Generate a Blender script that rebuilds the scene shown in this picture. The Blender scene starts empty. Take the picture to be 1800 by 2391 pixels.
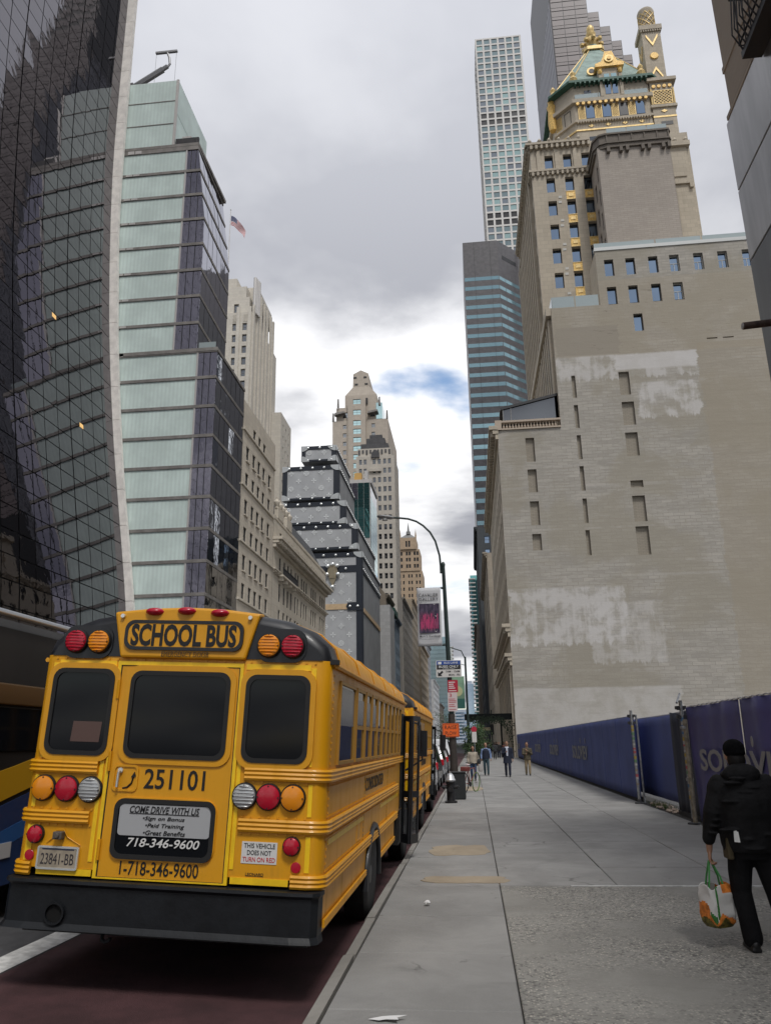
import bpy, bmesh, math, random
from mathutils import Vector, Matrix, Quaternion
random.seed(7)
SC = bpy.context.scene
COL = SC.collection
PI = math.pi
# ------------------------------------------------------------------ camera, sky, sun, exposure
YAW, PIT, ROL, CAMH = -0.103769, 0.288945, -0.016426, 1.80
fw = Vector((math.sin(YAW)*math.cos(PIT), math.cos(YAW)*math.cos(PIT), math.sin(PIT)))
rt = Vector((math.cos(YAW), -math.sin(YAW), 0)); up = rt.cross(fw)
r2 = rt*math.cos(ROL)+up*math.sin(ROL); u2 = up*math.cos(ROL)-rt*math.sin(ROL)
cam = bpy.data.cameras.new('camera'); cam.sensor_fit = 'HORIZONTAL'; cam.sensor_width = 36; cam.lens = 36*1816.16/1800
cam.clip_start = .05; cam.clip_end = 6000
camo = bpy.data.objects.new('camera', cam); COL.objects.link(camo)
m = Matrix((r2, u2, -fw)).transposed().to_4x4(); m.translation = (0, 0, CAMH); camo.matrix_world = m
SC.camera = camo
SUN_EL, SUN_AZ = math.radians(57), math.radians(156)      # azimuth from the street axis (+Y), positive to the right
sd = Vector((math.sin(SUN_AZ)*math.cos(SUN_EL), math.cos(SUN_AZ)*math.cos(SUN_EL), math.sin(SUN_EL)))
sl = bpy.data.lights.new('sun', 'SUN'); sl.energy = .82; sl.angle = math.radians(13); sl.color = (1, .97, .93)
so = bpy.data.objects.new('sun', sl); COL.objects.link(so); so.rotation_euler = sd.to_track_quat('Z', 'Y').to_euler()
W = bpy.data.worlds.new('World'); SC.world = W; W.use_nodes = True
nt = W.node_tree; nt.nodes.clear(); N = nt.nodes.new; K = nt.links.new
def mth(nt, op, a, b=None, c=None, clamp=False):
    n = nt.nodes.new('ShaderNodeMath'); n.operation = op; n.use_clamp = clamp
    for i, v in enumerate((a, b, c)):
        if v is None: continue
        if isinstance(v, (int, float)): n.inputs[i].default_value = v
        else: nt.links.new(v, n.inputs[i])
    return n.outputs[0]
def sstep(nt, v, a, b):
    n = nt.nodes.new('ShaderNodeMapRange'); n.interpolation_type = 'SMOOTHSTEP'
    nt.links.new(v, n.inputs[0]); n.inputs[1].default_value = a; n.inputs[2].default_value = b
    return n.outputs[0]
def mixc(nt, f, a, b):
    n = nt.nodes.new('ShaderNodeMix'); n.data_type = 'RGBA'
    for i, v in ((0, f), (6, a), (7, b)):
        if isinstance(v, (int, float)): n.inputs[i].default_value = v
        elif isinstance(v, tuple): n.inputs[i].default_value = (*v[:3], 1)
        else: nt.links.new(v, n.inputs[i])
    return n.outputs[2]
def noise(nt, vec, sc, det=4, ro=.5, dist=0):
    n = nt.nodes.new('ShaderNodeTexNoise'); n.inputs['Scale'].default_value = sc; n.inputs['Detail'].default_value = det
    n.inputs['Roughness'].default_value = ro; n.inputs['Distortion'].default_value = dist
    if vec is not None: nt.links.new(vec, n.inputs['Vector'])
    return n.outputs[0]
sky = N('ShaderNodeTexSky'); sky.sky_type = 'NISHITA'; sky.sun_disc = False
sky.sun_elevation = SUN_EL; sky.sun_rotation = SUN_AZ; sky.air_density = 1.2; sky.dust_density = .6; sky.ozone_density = 2
tc = N('ShaderNodeTexCoord'); sp = N('ShaderNodeSeparateXYZ'); K(tc.outputs['Generated'], sp.inputs[0])
zz = mth(nt, 'MAXIMUM', sp.outputs[2], 0.0)
den = mth(nt, 'ADD', zz, .10)
cx = mth(nt, 'ADD', mth(nt, 'DIVIDE', sp.outputs[0], den), -.31); cy_ = mth(nt, 'ADD', mth(nt, 'DIVIDE', sp.outputs[1], den), .16)
cmb = N('ShaderNodeCombineXYZ'); K(cx, cmb.inputs[0]); K(cy_, cmb.inputs[1]); cmb.inputs[2].default_value = 73.9
n1 = noise(nt, cmb.outputs[0], 1.05, 7, .5, .12)
n2 = noise(nt, cmb.outputs[0], .55, 3, .5, 0)
bias = mth(nt, 'MULTIPLY', sstep(nt, sp.outputs[2], .22, .60), .17)
cov = mth(nt, 'ADD', mth(nt, 'ADD', n1, bias), mth(nt, 'MULTIPLY', mth(nt, 'SUBTRACT', n2, .5), .42))
mask = sstep(nt, cov, .375, .455)
thick = sstep(nt, cov, .465, .615)
fluff = noise(nt, cmb.outputs[0], 2.2, 5, .5, .1)
white, grey, pale = (7.0, 7.0, 7.1), (2.55, 2.62, 2.9), (3.75, 3.83, 4.15)
c1 = mixc(nt, mth(nt, 'MULTIPLY', thick, mth(nt, 'ADD', mth(nt, 'MULTIPLY', sstep(nt, fluff, .3, .7), .45), .62), clamp=True), white, grey)
c3 = mixc(nt, mth(nt, 'MULTIPLY', sstep(nt, sp.outputs[2], .45, .80), .6), c1, pale)   # even layer overhead
skyc = N('ShaderNodeVectorMath'); skyc.operation = 'SCALE'; K(sky.outputs[0], skyc.inputs[0]); skyc.inputs['Scale'].default_value = 1.0
ocl = N('ShaderNodeVectorMath'); ocl.operation = 'SCALE'; K(c3, ocl.inputs[0])
K(mth(nt, 'ADD', mth(nt, 'MULTIPLY', zz, .55), .72), ocl.inputs['Scale'])          # overcast sky: zenith brighter than the horizon
fin = mixc(nt, mask, skyc.outputs[0], ocl.outputs[0])
bg = N('ShaderNodeBackground'); bg.inputs[1].default_value = .08; K(fin, bg.inputs[0])
wo = N('ShaderNodeOutputWorld'); K(bg.outputs[0], wo.inputs[0])
vs = SC.view_settings; SC.display_settings.display_device = 'sRGB'
vs.view_transform = 'Standard'; vs.look = 'None'; vs.gamma = 1; vs.exposure = 1.15; vs.use_curve_mapping = False
# ------------------------------------------------------------------ helpers
def S(h):
    return tuple((lambda c: c/12.92 if c <= .04045 else ((c+.055)/1.055)**2.4)(int(h[i:i+2], 16)/255) for i in (0, 2, 4))
MATS = {}
def M(name, col, rough=.75, metal=0, var=.0, vs=1.5, bump=0, bs=20, spec=.5, coat=0, stretch=None, trans=0, emit=0, rnd=0):
    if name in MATS: return MATS[name]
    if isinstance(col, str): col = S(col)
    mt = bpy.data.materials.new(name); mt.use_nodes = True; t = mt.node_tree; b = t.nodes['Principled BSDF']
    b.inputs['Base Color'].default_value = (*col, 1); b.inputs['Roughness'].default_value = rough; b.inputs['Metallic'].default_value = metal
    b.inputs['Specular IOR Level'].default_value = spec; b.inputs['Coat Weight'].default_value = coat; b.inputs['Transmission Weight'].default_value = trans
    if emit:
        b.inputs['Emission Color'].default_value = (*col, 1); b.inputs['Emission Strength'].default_value = emit
    mt.diffuse_color = (*col, 1)
    g = t.nodes.new('ShaderNodeNewGeometry'); v = g.outputs['Position']
    if stretch:
        mp = t.nodes.new('ShaderNodeMapping'); t.links.new(v, mp.inputs[0]); mp.inputs['Scale'].default_value = stretch; v = mp.outputs[0]
    c = None
    if var:
        a = noise(t, v, vs, 6, .6); f = sstep(t, a, .3, .7)
        c = mixc(t, f, tuple(x*(1-var) for x in col), tuple(min(1, x*(1+var)) for x in col))
    if rnd:
        oi = t.nodes.new('ShaderNodeObjectInfo'); src = c if c is not None else col
        c = mixc(t, oi.outputs['Random'], tuple(x*(1-rnd) for x in col) if c is None else c, tuple(min(1, x*(1+rnd)) for x in col))
    if c is not None: t.links.new(c, b.inputs['Base Color'])
    if bump:
        bn = t.nodes.new('ShaderNodeBump'); bn.inputs['Strength'].default_value = bump; bn.inputs['Distance'].default_value = .02
        t.links.new(noise(t, v, bs, 4, .6), bn.inputs['Height']); t.links.new(bn.outputs[0], b.inputs['Normal'])
    MATS[name] = mt
    return mt
class MB:
    def __init__(s): s.v = []; s.f = []; s.m = []
    def add(s, vs, fs, m=0):
        o = len(s.v); s.v += [tuple(p) for p in vs]; s.f += [tuple(i+o for i in f) for f in fs]; s.m += [m]*len(fs); return s
    def box(s, x0, x1, y0, y1, z0, z1, m=0):
        if x0 > x1: x0, x1 = x1, x0
        if y0 > y1: y0, y1 = y1, y0
        if z0 > z1: z0, z1 = z1, z0
        return s.add([(x0,y0,z0),(x1,y0,z0),(x1,y1,z0),(x0,y1,z0),(x0,y0,z1),(x1,y0,z1),(x1,y1,z1),(x0,y1,z1)],
                     [(0,3,2,1),(4,5,6,7),(0,1,5,4),(1,2,6,5),(2,3,7,6),(3,0,4,7)], m)
    def quad(s, a, b, c, d, m=0): return s.add([a,b,c,d], [(0,1,2,3)], m)
    def tube(s, pts, r, n=8, m=0, cap=True):
        pts = [Vector(p) for p in pts]; rs = r if isinstance(r, (list, tuple)) else [r]*len(pts); o = len(s.v); prev = None
        for i, p in enumerate(pts):
            d = (pts[min(i+1, len(pts)-1)]-pts[max(i-1, 0)]).normalized()
            if prev is None:
                a = Vector((0,0,1)) if abs(d.z) < .9 else Vector((1,0,0)); x = d.cross(a).normalized()
            else:
                x = (prev-d*prev.dot(d)).normalized()
            prev = x; y = d.cross(x)
            for k in range(n):
                t = 2*PI*k/n; s.v.append(tuple(p+(x*math.cos(t)+y*math.sin(t))*rs[i]))
        for i in range(len(pts)-1):
            for k in range(n):
                a = o+i*n+k; b = o+i*n+(k+1) % n; s.f.append((a, b, b+n, a+n)); s.m.append(m)
        if cap:
            s.f.append(tuple(range(o+n-1, o-1, -1))); s.m.append(m); e = o+(len(pts)-1)*n; s.f.append(tuple(range(e, e+n))); s.m.append(m)
        return s
    def lathe(s, prof, n=16, c=(0,0,0), axis='z', m=0):
        o = len(s.v)
        for r, h in prof:
            for k in range(n):
                t = 2*PI*k/n; a, b = r*math.cos(t), r*math.sin(t)
                p = (a, b, h) if axis == 'z' else ((a, h, b) if axis == 'y' else (h, a, b))
                s.v.append((p[0]+c[0], p[1]+c[1], p[2]+c[2]))
        for i in range(len(prof)-1):
            for k in range(n):
                a = o+i*n+k; b = o+i*n+(k+1) % n; s.f.append((a, b, b+n, a+n)); s.m.append(m)
        s.f.append(tuple(range(o+n-1, o-1, -1))); s.m.append(m)
        e = o+(len(prof)-1)*n; s.f.append(tuple(range(e, e+n))); s.m.append(m)
        return s
    def prism(s, poly, h0, h1, axis='z', m=0):
        n = len(poly); f = {'z': lambda p, h: (p[0], p[1], h), 'y': lambda p, h: (p[0], h, p[1]), 'x': lambda p, h: (h, p[0], p[1])}[axis]
        vs = [f(p, h0) for p in poly]+[f(p, h1) for p in poly]
        return s.add(vs, [tuple(range(n-1, -1, -1)), tuple(range(n, 2*n))]+[(i, (i+1) % n, (i+1) % n+n, i+n) for i in range(n)], m)
    def loft(s, rings, m=0, cap=True):
        o = len(s.v); n = len(rings[0])
        for r in rings: s.v += [tuple(p) for p in r]
        for i in range(len(rings)-1):
            for k in range(n):
                a = o+i*n+k; b = o+i*n+(k+1) % n; s.f.append((a, b, b+n, a+n)); s.m.append(m)
        if cap:
            s.f.append(tuple(range(o+n-1, o-1, -1))); s.m.append(m); e = o+(len(rings)-1)*n; s.f.append(tuple(range(e, e+n))); s.m.append(m)
        return s
    def mesh(s, name, mats, smooth=None):
        me = bpy.data.meshes.new(name); me.from_pydata(s.v, [], s.f)
        for mt in (mats if isinstance(mats, (list, tuple)) else [mats]): me.materials.append(mt)
        me.polygons.foreach_set('material_index', s.m)
        bm = bmesh.new(); bm.from_mesh(me); bmesh.ops.recalc_face_normals(bm, faces=bm.faces); bm.to_mesh(me); bm.free()
        if smooth is not None:
            me.shade_smooth()
            if smooth: me.set_sharp_from_angle(angle=math.radians(smooth))
        return me
    def build(s, name, mats, parent=None, smooth=None, bevel=0):
        return ob(name, s.mesh(name, mats, smooth), parent, bevel=bevel)
def ob(name, me, parent=None, mat=None, bevel=0):
    o = bpy.data.objects.new(name, me); COL.objects.link(o)
    if mat is not None: o.matrix_basis = mat
    if parent is not None: par(o, parent)
    if bevel:
        b = o.modifiers.new('bevel', 'BEVEL'); b.width = bevel; b.segments = 2; b.limit_method = 'ANGLE'
    return o
def par(o, p):
    # parts are written in world coordinates, or in the thing's own space when it carries ['own']
    o.parent = p
    q = p; T = Matrix.Identity(4)
    while q.parent is not None and q.type != 'EMPTY': q = q.parent
    if q.type == 'EMPTY' and not q.get('own') and p is q: o.matrix_parent_inverse = Matrix.Translation(-q.location)
    elif p.type != 'EMPTY' and not q.get('own'): o.matrix_parent_inverse = p.matrix_basis.inverted()
def tag(o, label=None, cat=None, group=None, kind=None):
    if label: o['label'] = label
    if cat: o['category'] = cat
    if group: o['group'] = group
    if kind: o['kind'] = kind
    return o
def thing(name, label, cat, loc=(0,0,0), group=None, own=False, rot=None):
    o = bpy.data.objects.new(name, None); COL.objects.link(o); o.location = loc; o.empty_display_size = .3
    if rot: o.rotation_euler = rot
    if own: o['own'] = 1
    return tag(o, label, cat, group)
def copy_tree(o, parent=None):
    c = o.copy(); COL.objects.link(c)
    if parent is not None: c.parent = parent; c.matrix_parent_inverse = o.matrix_parent_inverse.copy()
    for ch in o.children: copy_tree(ch, c)
    return c
class Fr:
    """facade frame: x along the wall, y into the wall, z up"""
    def __init__(s, o, u, n):
        s.o = Vector(o); s.u = Vector(u).normalized(); s.n = Vector(n).normalized()
    def mat(s, x=0, y=0, z=0):
        m = Matrix((s.u, -s.n, Vector((0,0,1)))).transposed().to_4x4(); m.translation = s.o+s.u*x-s.n*y+Vector((0,0,z)); return m
def west(x, y): return Fr((x, y, 0), (1,0,0), (0,-1,0))      # wall that looks back at the camera
def south(x, y): return Fr((x, y, 0), (0,1,0), (1,0,0))      # left side of the street
def north(x, y): return Fr((x, y, 0), (0,-1,0), (-1,0,0))    # right side of the street (x runs towards the camera)
def facade(parent, fr, u0, u1, z0, z1, rects, depth, mat, name='wall', extra=None, back=True):
    us = sorted({u0, u1, *[round(r[0], 4) for r in rects], *[round(r[1], 4) for r in rects]}); zs = sorted({z0, z1, *[round(r[2], 4) for r in rects], *[round(r[3], 4) for r in rects]})
    us = [u for u in us if u0 <= u <= u1]; zs = [z for z in zs if z0 <= z <= z1]
    b = MB(); iu = {u: i for i, u in enumerate(us)}; iz = {z: i for i, z in enumerate(zs)}; hole = set()
    for r in rects:
        a, c, d, e = (round(x, 4) for x in r)
        if a not in iu or c not in iu or d not in iz or e not in iz: continue
        for i in range(iu[a], iu[c]):
            for k in range(iz[d], iz[e]): hole.add((i, k))
        b.quad((a,0,d),(a,depth,d),(a,depth,e),(a,0,e)); b.quad((c,0,d),(c,0,e),(c,depth,e),(c,depth,d))
        b.quad((a,0,d),(c,0,d),(c,depth,d),(a,depth,d)); b.quad((a,0,e),(a,depth,e),(c,depth,e),(c,0,e))
        if back: b.quad((a,depth+.12,d),(c,depth+.12,d),(c,depth+.12,e),(a,depth+.12,e))
    n = len(us); g = [(u,0,z) for z in zs for u in us]; fs = []
    for k in range(len(zs)-1):
        i = 0
        while i < n-1:
            if (i, k) in hole: i += 1; continue
            j = i
            while j < n-1 and (j, k) not in hole: j += 1
            b.quad((us[i],0,zs[k]),(us[j],0,zs[k]),(us[j],0,zs[k+1]),(us[i],0,zs[k+1])); i = j
    if extra: extra(b)
    me = bpy.data.meshes.new(name); me.from_pydata(b.v, [], b.f); me.materials.append(mat)
    return ob(name, me, parent, fr.mat())
WM = {}
def win_mesh(w, h, style, fm, gm):
    key = (round(w, 2), round(h, 2), style, fm.name, gm.name)
    if key in WM: return WM[key]
    b = MB(); t = min(.09, w*.08); d = .1; x = w/2; z = h/2
    b.quad((-x,.06,-z),(x,.06,-z),(x,.06,z),(-x,.06,z), 1)
    for a in ((-x,-x+t,-z,z),(x-t,x,-z,z),(-x+t,x-t,-z,-z+t),(-x+t,x-t,z-t,z)): b.box(a[0],a[1],0,d,a[2],a[3])
    if 's' in style: b.box(-x+t,x-t,.01,d,-t*.5,t*.5)
    if 'v' in style: b.box(-t*.4,t*.4,.012,d,-z+t,z-t)
    if 't' in style: b.box(-x+t,x-t,.01,d,z*.1,z*.1+t*.8); b.box(-t*.4,t*.4,.012,d,-z+t,z*.1)
    me = b.mesh('window', [fm, gm]); WM[key] = me; return me
def windows(parent, fr, rects, depth, style, fm, gm, name='window', gl=None):
    out = []
    for r in rects:
        me = win_mesh(r[1]-r[0], r[3]-r[2], style, fm, gl(r) if gl else gm)
        out.append(ob(name, me, parent, fr.mat((r[0]+r[1])/2, depth, (r[2]+r[3])/2)))
    return out
def boxob(name, parent, mat, x0, x1, y0, y1, z0, z1, bevel=0):
    return MB().box(x0, x1, y0, y1, z0, z1).build(name, mat, parent, bevel=bevel)
TMP = bpy.data.scenes.new('tmp')
def evaluated(o):
    TMP.collection.objects.link(o); vl = TMP.view_layers[0]; vl.update()
    me = bpy.data.meshes.new_from_object(o.evaluated_get(vl.depsgraph)); bpy.data.objects.remove(o); return me
def text_mesh(s, size, mat, ext=.002, sx=1, shear=0, bold=0, align='CENTER', sp=1):
    c = bpy.data.curves.new('text', 'FONT'); c.body = s; c.size = size; c.extrude = ext; c.shear = shear; c.offset = bold
    c.align_x = align; c.align_y = 'CENTER'; c.space_character = sp; c.resolution_u = 3
    me = evaluated(bpy.data.objects.new('text', c))
    me.materials.clear(); me.materials.append(mat)
    if sx != 1:
        for v in me.vertices: v.co.x *= sx
    return me
def text(name, s, parent, mtx, w, h, mat, ext=.002, shear=0, bold=0, sp=1):
    """lettering fitted into a w x h box; mtx maps text x,y to the surface"""
    me = text_mesh(s, 1, mat, ext, 1, shear, bold, sp=sp)
    xs = [v.co.x for v in me.vertices]; ys = [v.co.y for v in me.vertices]
    a, b_, c, d = min(xs), max(xs), min(ys), max(ys)
    for v in me.vertices: v.co.x = (v.co.x-(a+b_)/2)*w/(b_-a); v.co.y = (v.co.y-(c+d)/2)*h/(d-c)
    return ob(name, me, parent, mtx)
def face_cam(x, y, z):       # text plane looking at -Y
    m = Matrix(((1,0,0,x),(0,0,-1,y),(0,1,0,z),(0,0,0,1))); return m
# ------------------------------------------------------------------ ground, road, kerb, sidewalk
def conc_mat(name, col, agg=False):
    if name in MATS: return MATS[name]
    mt = bpy.data.materials.new(name); mt.use_nodes = True; t = mt.node_tree; b = t.nodes['Principled BSDF']
    g = t.nodes.new('ShaderNodeNewGeometry').outputs['Position']; col = S(col)
    n0 = sstep(t, noise(t, g, .9, 6, .65, .4), .3, .72)
    c = mixc(t, n0, tuple(x*.80 for x in col), tuple(x*1.12 for x in col))
    oi = t.nodes.new('ShaderNodeObjectInfo').outputs['Random']
    c = mixc(t, mth(t, 'MULTIPLY', oi, .22), c, tuple(x*.55 for x in col))
    spot = sstep(t, noise(t, g, 4.2, 3, .55), .68, .73)                       # gum and grime spots
    c = mixc(t, mth(t, 'MULTIPLY', spot, .45), c, tuple(x*.35 for x in col))
    stn = sstep(t, noise(t, g, .38, 7, .7, 1.2), .52, .66)                  # damp and dirt stains
    c = mixc(t, mth(t, 'MULTIPLY', stn, .38), c, tuple(x*.5 for x in col))
    fine = noise(t, g, 160, 2, .6)
    c = mixc(t, mth(t, 'MULTIPLY', sstep(t, fine, .45, .75), .22), c, tuple(min(1, x*1.8) for x in col))
    wn = t.nodes.new('ShaderNodeTexNoise'); wn.inputs['Scale'].default_value = 2.2; wn.inputs['Detail'].default_value = 5; t.links.new(g, wn.inputs['Vector'])
    wv = t.nodes.new('ShaderNodeVectorMath'); wv.operation = 'MULTIPLY_ADD'; t.links.new(wn.outputs['Color'], wv.inputs[0]); wv.inputs[1].default_value = (.55,.55,0); t.links.new(g, wv.inputs[2])
    ed = t.nodes.new('ShaderNodeTexVoronoi'); ed.feature = 'DISTANCE_TO_EDGE'; ed.inputs['Scale'].default_value = .42; t.links.new(wv.outputs[0], ed.inputs['Vector'])
    crk = mth(t, 'MULTIPLY', sstep(t, ed.outputs['Distance'], .0065, .002), sstep(t, noise(t, g, .5, 2, .5), .57, .64))   # hairline cracks
    c = mixc(t, mth(t, 'MULTIPLY', crk, .5), c, tuple(x*.22 for x in col))
    bn = t.nodes.new('ShaderNodeBump'); bn.inputs['Strength'].default_value = .25; bn.inputs['Distance'].default_value = .006
    h = fine
    if agg:
        vo = t.nodes.new('ShaderNodeTexVoronoi'); vo.inputs['Scale'].default_value = 46; t.links.new(g, vo.inputs['Vector'])
        sep = t.nodes.new('ShaderNodeSeparateColor'); t.links.new(vo.outputs['Color'], sep.inputs[0])
        wear = sstep(t, noise(t, g, .55, 3, .5), .36, .56)
        st = mth(t, 'MULTIPLY', sstep(t, sep.outputs[0], .70, .82), wear)
        st = mth(t, 'MULTIPLY', st, sstep(t, vo.outputs['Distance'], .55, .35))
        c = mixc(t, mth(t, 'MULTIPLY', st, .7), c, (.58, .54, .46))
        dk = mth(t, 'MULTIPLY', sstep(t, sep.outputs[0], .25, .12), wear)
        c = mixc(t, mth(t, 'MULTIPLY', dk, .6), c, (.05, .05, .05))
        h = mth(t, 'ADD', mth(t, 'MULTIPLY', st, 1.2), fine); bn.inputs['Strength'].default_value = .5
    t.links.new(h, bn.inputs['Height']); t.links.new(bn.outputs[0], b.inputs['Normal'])
    t.links.new(c, b.inputs['Base Color']); b.inputs['Roughness'].default_value = .85; b.inputs['Specular IOR Level'].default_value = .3
    MATS[name] = mt; return mt
slabm = conc_mat('concrete_flag', '92918e'); aggm = conc_mat('exposed_aggregate', '908e88', True); kerbm = conc_mat('kerb_granite', '8f8c86')
asph = M('asphalt', (.055,.055,.058), .85, var=.25, vs=3, bump=.5, bs=90)
redm = M('bus_lane_red', (.062,.026,.028), .85, var=.28, vs=2.2, bump=.4, bs=90)
whitep = M('road_paint_white', (.62,.62,.6), .8, var=.22, vs=9, bump=.3, bs=60)
jointm = M('joint_dirt', (.035,.033,.03), .95)
gr = MB().box(-2500, 2500, -2500, 4000, -1.5, -.6).build('ground', M('city_ground', (.07,.07,.07), .95)); tag(gr, kind='structure')
def strip(name, prof, y0, y1, mat, dz=0, n=1):
    b = MB(); ys = [y0+(y1-y0)*i/n for i in range(n+1)]
    for i in range(n):
        for (xa, za), (xb, zb) in zip(prof[:-1], prof[1:]):
            b.quad((xa,ys[i],za+dz),(xb,ys[i],zb+dz),(xb,ys[i+1],zb+dz),(xa,ys[i+1],za+dz))
    o = b.build(name, mat); tag(o, kind='structure'); return o
RP = [(-1.25,-.16),(-4.5,-.03),(-8,.03),(-10.4,.04),(-13,.03),(-16.3,-.03),(-19.6,-.16)]
def zroad(x):
    for (a, za), (b, zb) in zip(RP[:-1], RP[1:]):
        if b <= x <= a: return za+(zb-za)*(x-a)/(b-a)
    return 0
strip('road', RP, -60, 1400, asph)
strip('bus_lane', [(-1.27,zroad(-1.27)),(-4.10,zroad(-4.10))], -60, 142, redm, .004)
strip('lane_line', [(-4.12,zroad(-4.12)),(-4.40,zroad(-4.40))], -60, 142, whitep, .008)
strip('avenue', [(-400,.03),(-19.6,.03)], 146, 172, asph); strip('avenue_south', [(-1.25,.006),(400,.006)], 146, 172, asph)
# kerb
kerb = MB().box(-1.235, -1.16, -40, 146, -.5, -.03).build('kerb', jointm); tag(kerb, kind='structure')
def kstone(L, h=0):
    b = MB(); prof = [(-1.262,-.30),(-1.245,-.03+h),(-1.225,-.004+h),(-1.135,0.0+h),(-1.135,-.30)]
    b.prism(prof, 0, L, 'y'); return b
ky = -3.2; ki = 0
km = {L: kstone(L).mesh('kerb_stone', kerbm, None) for L in (1.50, 2.10, 1.78)}
while ky < 60:
    L = (1.50, 2.10, 1.78)[ki % 3]; ki += 1
    o = ob('kerb_stone', km[L], kerb, Matrix.Translation((random.uniform(-.012, .012), ky, random.uniform(-.008, .006))) @ Matrix.Rotation(random.uniform(-.004, .004), 4, 'Z'))
    ky += L+.022
boxob('kerb_run', kerb, kerbm, -1.25, -1.135, ky, 146, -.3, -.002)
# sidewalk
sw = MB().box(-1.13, 5.6, -40, 146, -.5, -.022).build('sidewalk', jointm); tag(sw, kind='structure')
xs = [-1.125, .25, 1.75, 3.25, 4.78]; rows = [-3.0,-1.5,0,1.55,3.1,4.65,6.2,7.76,9.32,11.15]
while rows[-1] < 46: rows.append(rows[-1]+1.55)
SM = {}
def slab(x0, x1, y0, y1, mat):
    w, l = round(x1-x0-.012, 3), round(y1-y0-.012, 3); k = (w, l, mat.name)
    if k not in SM:
        b = MB(); e = .008
        b.add([(0,0,-.1),(w,0,-.1),(w,l,-.1),(0,l,-.1),(0,0,-e),(w,0,-e),(w,l,-e),(0,l,-e),(e,e,0),(w-e,e,0),(w-e,l-e,0),(e,l-e,0)],
              [(0,1,5,4),(1,2,6,5),(2,3,7,6),(3,0,4,7),(4,5,9,8),(5,6,10,9),(6,7,11,10),(7,4,8,11),(8,9,10,11)])
        SM[k] = b.mesh('slab', mat)
    m = Matrix.Translation((x0+.006, y0+.006, random.uniform(-.004, .003))) @ Matrix.Rotation(random.uniform(-.0015,.0015), 4, 'X') @ Matrix.Rotation(random.uniform(-.0015,.0015), 4, 'Y')
    ob('slab', SM[k], sw, m)
for i, (y0, y1) in enumerate(zip(rows[:-1], rows[1:])):
    for j in range(4):
        if j == 0 or y0 >= 11: slab(xs[j], xs[j+1], y0, y1, slabm)
for y0, y1 in ((-3.0, 1.55), (1.55, 4.65), (4.65, 7.76), (7.76, 11.15)): slab(.25, 4.78, y0, y1, aggm)
boxob('sidewalk_run', sw, slabm, -1.125, 4.78, rows[-1]+.006, 146, -.2, -.001)
boxob('joint_line', sw, M('sealant_white', (.5,.5,.49), .8, var=.25, vs=12), 1.16, 4.76, 11.125, 11.175, -.012, .004)
def patch(name, pts, mat, z=.005):
    b = MB(); n = len(pts); b.add([(x,y,z) for x, y in pts], [tuple(range(n))]); b.add([(x,y,-.02) for x, y in pts]+[(x,y,z) for x, y in pts], [(i,(i+1)%n,(i+1)%n+n,i+n) for i in range(n)])
    return b.build(name, mat, sw)
tan = conc_mat('tan_repair', 'a0937f')
def blob(x0, x1, y0, y1, n=22, j=.06):
    pts = []
    for k in range(n):
        t = 2*PI*k/n; c, s_ = math.cos(t), math.sin(t); sc = 1/max(abs(c), abs(s_))**.72
        pts.append(((x0+x1)/2+(x1-x0)/2*c*sc*random.uniform(1-j, 1+j)*.95, (y0+y1)/2+(y1-y0)/2*s_*sc*random.uniform(1-j*2, 1+j)*.95))
    return pts
patch('repair_patch', blob(-.78, .42, 11.32, 11.92, j=.12), tan); patch('repair_patch', blob(-.86, .22, 13.85, 15.35, j=.10), tan); patch('repair_patch', blob(-1.0, .3, 31.5, 34.5), tan)
paper = M('litter_white', (.75,.75,.74), .8)
def crumple(name, label, loc, s, flat=.6):
    b = bmesh.new(); bmesh.ops.create_icosphere(b, subdivisions=2, radius=s)
    for v in b.verts: v.co *= random.uniform(.7, 1.2); v.co.z *= flat
    me = bpy.data.meshes.new(name); b.to_mesh(me); b.free(); me.materials.append(paper)
    zmin = min(v.co.z for v in me.vertices); o = ob(name, me, None, Matrix.Translation((loc[0], loc[1], loc[2]-zmin+.002))); return tag(o, label, 'litter')
crumple('crumpled_paper', 'small crumpled ball of white paper on the sidewalk beside the kerb', (-.62, 9.85, 0), .035, .75)
b = MB(); pts = [(x_*.62, y_*.62) for x_, y_ in [(-.22,0),(-.08,.06),(.02,.05),(.2,.03),(.10,-.03),(.12,-.10),(-.02,-.05),(-.10,-.06)]]
b.add([(x,y,.006+.012*math.sin(9*x)) for x, y in pts]+[(x,y,.008+.012*math.sin(9*x)) for x, y in pts], [tuple(range(7,-1,-1)), tuple(range(8,16))]+[(i,(i+1)%8,(i+1)%8+8,i+8) for i in range(8)])
o = b.build('paper_scrap', paper); o.location = (-.66, 5.98, .012); tag(o, 'torn flat scrap of white paper on the sidewalk at the bottom of the picture', 'litter')
for k in range(26):
    pass
# far sidewalk
fs = MB().box(-26, -19.6, -60, 146, -.4, 0).build('sidewalk_north', slabm); tag(fs, kind='structure')
fs = MB().box(-26, -19.6, 172, 900, -.4, 0).build('sidewalk_north_beyond', slabm); tag(fs, kind='structure')
fs = MB().box(-1.25, 5.6, 172, 900, -.4, 0).build('sidewalk_south_beyond', slabm); tag(fs, kind='structure')
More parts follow.
